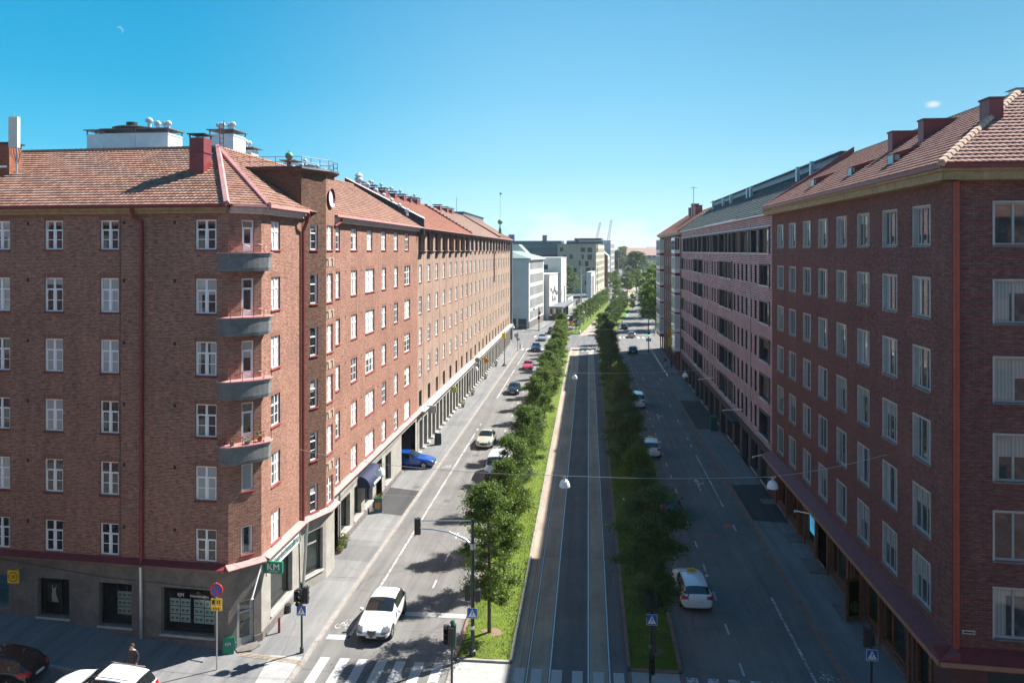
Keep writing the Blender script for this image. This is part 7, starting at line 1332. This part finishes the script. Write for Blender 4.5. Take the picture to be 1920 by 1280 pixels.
# bins, bollards
t = empty('bin', (14.3, 90.5, .12), 0, 'dark green box on the right pavement by the ribbed building', 'bin'); m = MB(); m.box(-.35, .35, -.4, .4, 0, 1.5); m.box(-.38, .38, -.43, .43, 1.5, 1.6); m.build('case', M_sigg, t)
for i, (x, y) in enumerate(((-16.3, 40.3), (-16.75, 42.6))): t = empty('ashtray_post', (x - .3, y, .125), 0, ['short dark red post beside the corner shop window', 'small dark blue box standing under the big street shop window'][i], 'post'); m = MB(); m.tube([(0, 0, 0), (0, 0, .8 if i == 0 else .45)], .07 if i == 0 else .2, 10); m.build('post', M_red if i == 0 else M_navybox if 'M_navybox' in globals() else M_dkfr, t)
# ------------------------------------------------------------------ people
M_skin = flat('skin', (.55, .32, .22), .6, 0, .05); M_hair = flat('brown_hair', (.05, .025, .012), .6)
def person(x, y, z, rz, top, legs, label, h=1.72, stride=.28, bag=None, hair=M_hair, arm=.15):
    t = empty('person', (x, y, z), rz, label, 'person'); s = h / 1.75
    V = [(0, 0, .95), (0, 0, 1.15), (0, -.01, 1.38), (0, 0, 1.5), (0, -.02, 1.6), (0, -.02, 1.7),
         (.1, 0, .9), (.1, -stride * .4, .5), (.1, -stride, .07), (.1, -stride - .14, .03), (-.1, 0, .9), (-.1, stride * .25, .5), (-.1, stride, .1), (-.1, stride - .13, .04),
         (.2, 0, 1.42), (.25, arm * .6, 1.15), (.26, arm * .3 - .1, .9), (-.2, 0, 1.42), (-.25, -arm * .6, 1.15), (-.26, -arm - .08, .92), (.26, arm * .3 - .14, .8), (-.26, -arm - .13, .83)]
    E = [(0, 1), (1, 2), (2, 3), (3, 4), (4, 5), (0, 6), (6, 7), (7, 8), (8, 9), (0, 10), (10, 11), (11, 12), (12, 13), (2, 14), (14, 15), (15, 16), (16, 20), (2, 17), (17, 18), (18, 19), (19, 21)]
    Rr = [.14, .13, .15, .055, .095, .085, .1, .065, .045, .035, .1, .065, .045, .035, .065, .048, .036, .065, .048, .036, .03, .03]
    me = bpy.data.meshes.new('p'); me.from_pydata([tuple(c * s for c in v) for v in V], E, []); o = bpy.data.objects.new('p', me); COL.objects.link(o); o.modifiers.new('k', 'SKIN')
    for i, r_ in enumerate(Rr): me.skin_vertices[0].data[i].radius = (r_ * s * (1.15 if i in (0, 1, 2) else 1), r_ * s * (.75 if i in (0, 1, 2) else 1))
    me.skin_vertices[0].data[0].use_root = True; o.modifiers.new('s', 'SUBSURF').render_levels = 2; o.modifiers['s'].levels = 2
    ev = bpy.data.meshes.new_from_object(o.evaluated_get(DS())); bpy.data.objects.remove(o); ev.materials.clear()
    for mt in (legs, top, M_skin, M_black): ev.materials.append(mt)
    for f in ev.polygons:
        c = f.center / s; f.use_smooth = True; f.material_index = 3 if c.z < .09 else 0 if c.z < .93 and abs(c.x) < .2 else 1 if c.z < 1.47 and not (abs(c.x) > .2 and c.z < .9) else 2
    ev.name = 'body'; link('body', ev, t)
    m = MB(); m.lathe((0, .02 * s, 1.6 * s), [(0, .165 * s), (.07 * s, .145 * s), (.105 * s, .08 * s), (.105 * s, 0), (.08 * s, -.05 * s)], 12); m.build('hair', hair, t, smooth=True)
    if bag: m = MB(); m.box(.24, .34, -.15, .15, .45, .8); m.build('bag', bag, t)
    return t
def cloth(n, c): return flat(n, c, .85, 0, .15, 8)
person(-13.95, 158.5, .02, R(90), cloth('black_jacket', (.03, .03, .035)), cloth('white_trousers', (.45, .45, .45)), 'person in dark top and pale trousers stepping off the far left crosswalk', stride=.35)
person(13.7, 139.5, .12, R(180), cloth('red_jacket', (.35, .03, .08)), cloth('grey_trousers', (.4, .4, .42)), 'person in a dark red jacket walking on the shaded right pavement', stride=.22)
person(14.6, 138.6, .12, R(180), cloth('blue_jacket', (.02, .16, .26)), cloth('blue_trousers', (.03, .08, .14)), 'person in blue walking right of the person in the red jacket', stride=.2)
x, y = F2(36, -14.9); person(x, y, .12, R(0), cloth('dark_coat', (.04, .03, .04)), cloth('dark_trousers', (.03, .03, .04)), 'person in dark clothes on the pavement past the white office')
x, y = F2(96, -13.9); person(x, y, .12, R(20), MATS['black_jacket'], MATS['dark_trousers'], 'tiny person by the stone kiosk on the far left pavement')
person(-21.55, 34.75, zl(-21.55) + .02, R(0), MATS['dark_coat'], MATS['dark_trousers'], 'person with brown hair standing behind the white car at the lower left', h=1.8, stride=.08)
# ------------------------------------------------------------------ sky, sun, camera
SUN_AZ = math.atan2(.783, .622); SUN_EL = R(46)      # azimuth measured from +Y towards +X
w = bpy.data.worlds.new('World'); SC.world = w; w.use_nodes = True; nt = w.node_tree; nt.nodes.clear()
out = nt.nodes.new('ShaderNodeOutputWorld'); bg = nt.nodes.new('ShaderNodeBackground'); sky = nt.nodes.new('ShaderNodeTexSky'); sky.sky_type = 'NISHITA'; sky.sun_disc = False
sky.sun_elevation = SUN_EL; sky.sun_rotation = SUN_AZ; sky.air_density = 1.0; sky.dust_density = .6; sky.ozone_density = 2.0; sky.altitude = 20
bg.inputs[1].default_value = .12
def N(typ, **k):
    n = nt.nodes.new(typ)
    for a, v in k.items(): setattr(n, a, v)
    return n
def L(a, b): nt.links.new(a, b)
def mth(op, a, b=0, c=0):
    n = N('ShaderNodeMath', operation=op)
    for i, v in enumerate((a, b, c)):
        if hasattr(v, 'is_linked'): L(v, n.inputs[i])
        else: n.inputs[i].default_value = v
    return n.outputs[0]
tc = N('ShaderNodeTexCoord'); sp = N('ShaderNodeSeparateXYZ'); L(tc.outputs['Generated'], sp.inputs[0])
X, Y, Z = sp.outputs
def mixc(f, a, b, bt='MIX'):
    n = N('ShaderNodeMix', data_type='RGBA', blend_type=bt)
    for i, v in ((0, f), (6, a), (7, b)):
        if hasattr(v, 'is_linked'): L(v, n.inputs[i])
        elif i == 0: n.inputs[0].default_value = v
        else: n.inputs[i].default_value = (*v, 1)
    return n.outputs[2]
# daylight gradient: deeper cyan away from the sun, pale near the horizon (values are display-linear / EXPK)
azl = mth('ARCTAN2', X, Y)
def ramp(v, stops):
    n = N('ShaderNodeValToRGB'); L(v, n.inputs[0]); e = n.color_ramp.elements
    while len(e) < len(stops): e.new(.5)
    for i, (p, c) in enumerate(stops): e[i].position = p; e[i].color = (*c, 1)
    return n.outputs[0]
zc = mth('MAXIMUM', Z, 0)
cen = ramp(zc, [(0, (.50, .75, .81)), (.03, (.45, .73, .82)), (.10, (.27, .59, .77)), (.2, (.16, .46, .68)), (.33, (.09, .34, .58)), (.5, (.06, .26, .48)), (.75, (.035, .17, .36)), (1, (.03, .14, .3))])
lef = ramp(zc, [(0, (.42, .7, .8)), (.05, (.2, .58, .74)), (.12, (.05, .42, .66)), (.2, (.01, .33, .58)), (.33, (.0, .25, .5)), (.5, (.02, .2, .42)), (.75, (.02, .15, .34)), (1, (.03, .14, .3))])
rig = ramp(zc, [(0, (.56, .8, .85)), (.05, (.34, .64, .77)), (.14, (.17, .46, .65)), (.25, (.10, .35, .55)), (.36, (.07, .28, .5)), (.5, (.05, .22, .43)), (.75, (.03, .16, .35)), (1, (.03, .14, .3))])
def sm(v, a_, b_):
    if a_ > b_: return mth('SUBTRACT', 1, sm(v, b_, a_))
    n = N('ShaderNodeMapRange', interpolation_type='SMOOTHSTEP'); L(v, n.inputs[0]); n.inputs[1].default_value = a_; n.inputs[2].default_value = b_; return n.outputs[0]
grad = mixc(sm(azl, -.05, -.55), mixc(sm(azl, .0, .4), cen, rig), lef)
EXPK = 1.36 / (.12 * 2.55); sc_ = N('ShaderNodeVectorMath', operation='SCALE'); L(grad, sc_.inputs[0]); sc_.inputs['Scale'].default_value = EXPK
col = mixc(.97, sky.outputs[0], sc_.outputs[0])
# cumulus low on the horizon and one small cloud
cb = N('ShaderNodeCombineXYZ'); L(mth('MULTIPLY', azl, 16), cb.inputs[0]); L(mth('MULTIPLY', Z, 34), cb.inputs[1]); cb.inputs[2].default_value = 2.3
no = N('ShaderNodeTexNoise'); L(cb.outputs[0], no.inputs['Vector']); no.inputs['Scale'].default_value = 1.0; no.inputs['Detail'].default_value = 7; no.inputs['Roughness'].default_value = .6
def smooth(v, a, b):
    if a > b: return mth('SUBTRACT', 1, smooth(v, b, a))
    n = N('ShaderNodeMapRange', interpolation_type='SMOOTHSTEP'); L(v, n.inputs[0]); n.inputs[1].default_value = a; n.inputs[2].default_value = b; return n.outputs[0]
band = mth('MULTIPLY', smooth(Z, .058, .012), mth('MULTIPLY', smooth(azl, -.14, -.03), smooth(azl, .22, .10)))
cl = mth('MULTIPLY', smooth(mth('ADD', no.outputs[0], mth('MULTIPLY', band, .25)), .50, .66), band)
def puff(az, el, rx, rz, k):
    a = mth('DIVIDE', mth('SUBTRACT', azl, az), rx); b = mth('DIVIDE', mth('SUBTRACT', Z, el), rz); d = mth('SQRT', mth('ADD', mth('MULTIPLY', a, a), mth('MULTIPLY', b, b)))
    cb2 = N('ShaderNodeCombineXYZ'); L(mth('MULTIPLY', azl, 90), cb2.inputs[0]); L(mth('MULTIPLY', Z, 120), cb2.inputs[1]); n2 = N('ShaderNodeTexNoise'); L(cb2.outputs[0], n2.inputs['Vector']); n2.inputs['Scale'].default_value = 1; n2.inputs['Detail'].default_value = 5
    return mth('MULTIPLY', smooth(mth('ADD', d, mth('MULTIPLY', n2.outputs[0], .9)), 1.35, .55), k)
AZ = lambda u: math.atan((u - 960) / 1450) - math.atan(143 / 1450)
EL = lambda u, v: math.sin(math.atan((470 - v) / math.hypot(1450, u - 960)))
c1 = puff(AZ(1748), EL(1748, 196), .013, .006, .9); c2 = puff(AZ(1035), EL(1035, 408), .042, .008, .55); c3 = puff(AZ(1120), EL(1120, 420), .05, .006, .3)
cl = mth('MAXIMUM', mth('MAXIMUM', cl, c1), mth('MAXIMUM', c2, c3))
col = mixc(mth('MULTIPLY', cl, .8), col, (3.1, 3.2, 3.25))
# faint day moon
a = mth('SUBTRACT', azl, AZ(224)); b = mth('SUBTRACT', Z, EL(224, 57)); d1 = mth('SQRT', mth('ADD', mth('MULTIPLY', a, a), mth('MULTIPLY', b, b))); a2 = mth('ADD', a, .0016); b2 = mth('ADD', b, .0016); d2 = mth('SQRT', mth('ADD', mth('MULTIPLY', a2, a2), mth('MULTIPLY', b2, b2)))
moon = mth('MULTIPLY', mth('LESS_THAN', d1, .0042), mth('GREATER_THAN', d2, .0042)); col = mixc(mth('MULTIPLY', moon, .35), col, (2.0, 2.5, 2.8))
L(col, bg.inputs[0]); L(bg.outputs[0], out.inputs[0])
sl = bpy.data.lights.new('sun', 'SUN'); sl.energy = 5.0; sl.angle = R(.53); sl.color = (1, .95, .89); so = bpy.data.objects.new('sun', sl); COL.objects.link(so)
d = Vector((math.sin(SUN_AZ) * math.cos(SUN_EL), math.cos(SUN_AZ) * math.cos(SUN_EL), math.sin(SUN_EL))); so.rotation_euler = d.to_track_quat('Z', 'Y').to_euler(); so.location = (30, 0, 60)
cam = bpy.data.cameras.new('camera'); co = bpy.data.objects.new('camera', cam); COL.objects.link(co); SC.camera = co
cam.sensor_width = 36; cam.lens = 36 * 1450 / 1920; cam.shift_y = -170 / 1920; cam.clip_end = 9000; cam.clip_start = .2
co.location = (0, 0, 20.7); co.rotation_euler = (R(90), 0, math.atan(143 / 1450))
SC.view_settings.view_transform = 'Standard'; SC.view_settings.look = 'None'; SC.view_settings.exposure = 1.35; SC.view_settings.gamma = 1
SC.render.resolution_x = 1024; SC.render.resolution_y = 682
SC.cycles.max_bounces = 6; SC.cycles.transparent_max_bounces = 8
for o in list(bpy.data.objects):
    if o.type == 'MESH' and o.parent is None and o.name in ('t', 'c', 'tmp', 'p'): bpy.data.objects.remove(o)
# ------------------------------------------------------------------ air
def haze():
    m = MB(); m.box(-400, 400, -60, 900, -1.2, 60); o = m.build('haze', None or [bpy.data.materials.new('haze_air')]); mt = o.data.materials[0]; mt.use_nodes = True; n = mt.node_tree; n.nodes.clear()
    u = n.nodes.new('ShaderNodeOutputMaterial'); v = n.nodes.new('ShaderNodeVolumePrincipled'); v.inputs['Color'].default_value = (.86, .93, 1, 1); v.inputs['Density'].default_value = .00011; v.inputs['Anisotropy'].default_value = .2
    n.links.new(v.outputs[0], u.inputs[1]); o['kind'] = 'stuff'
haze()
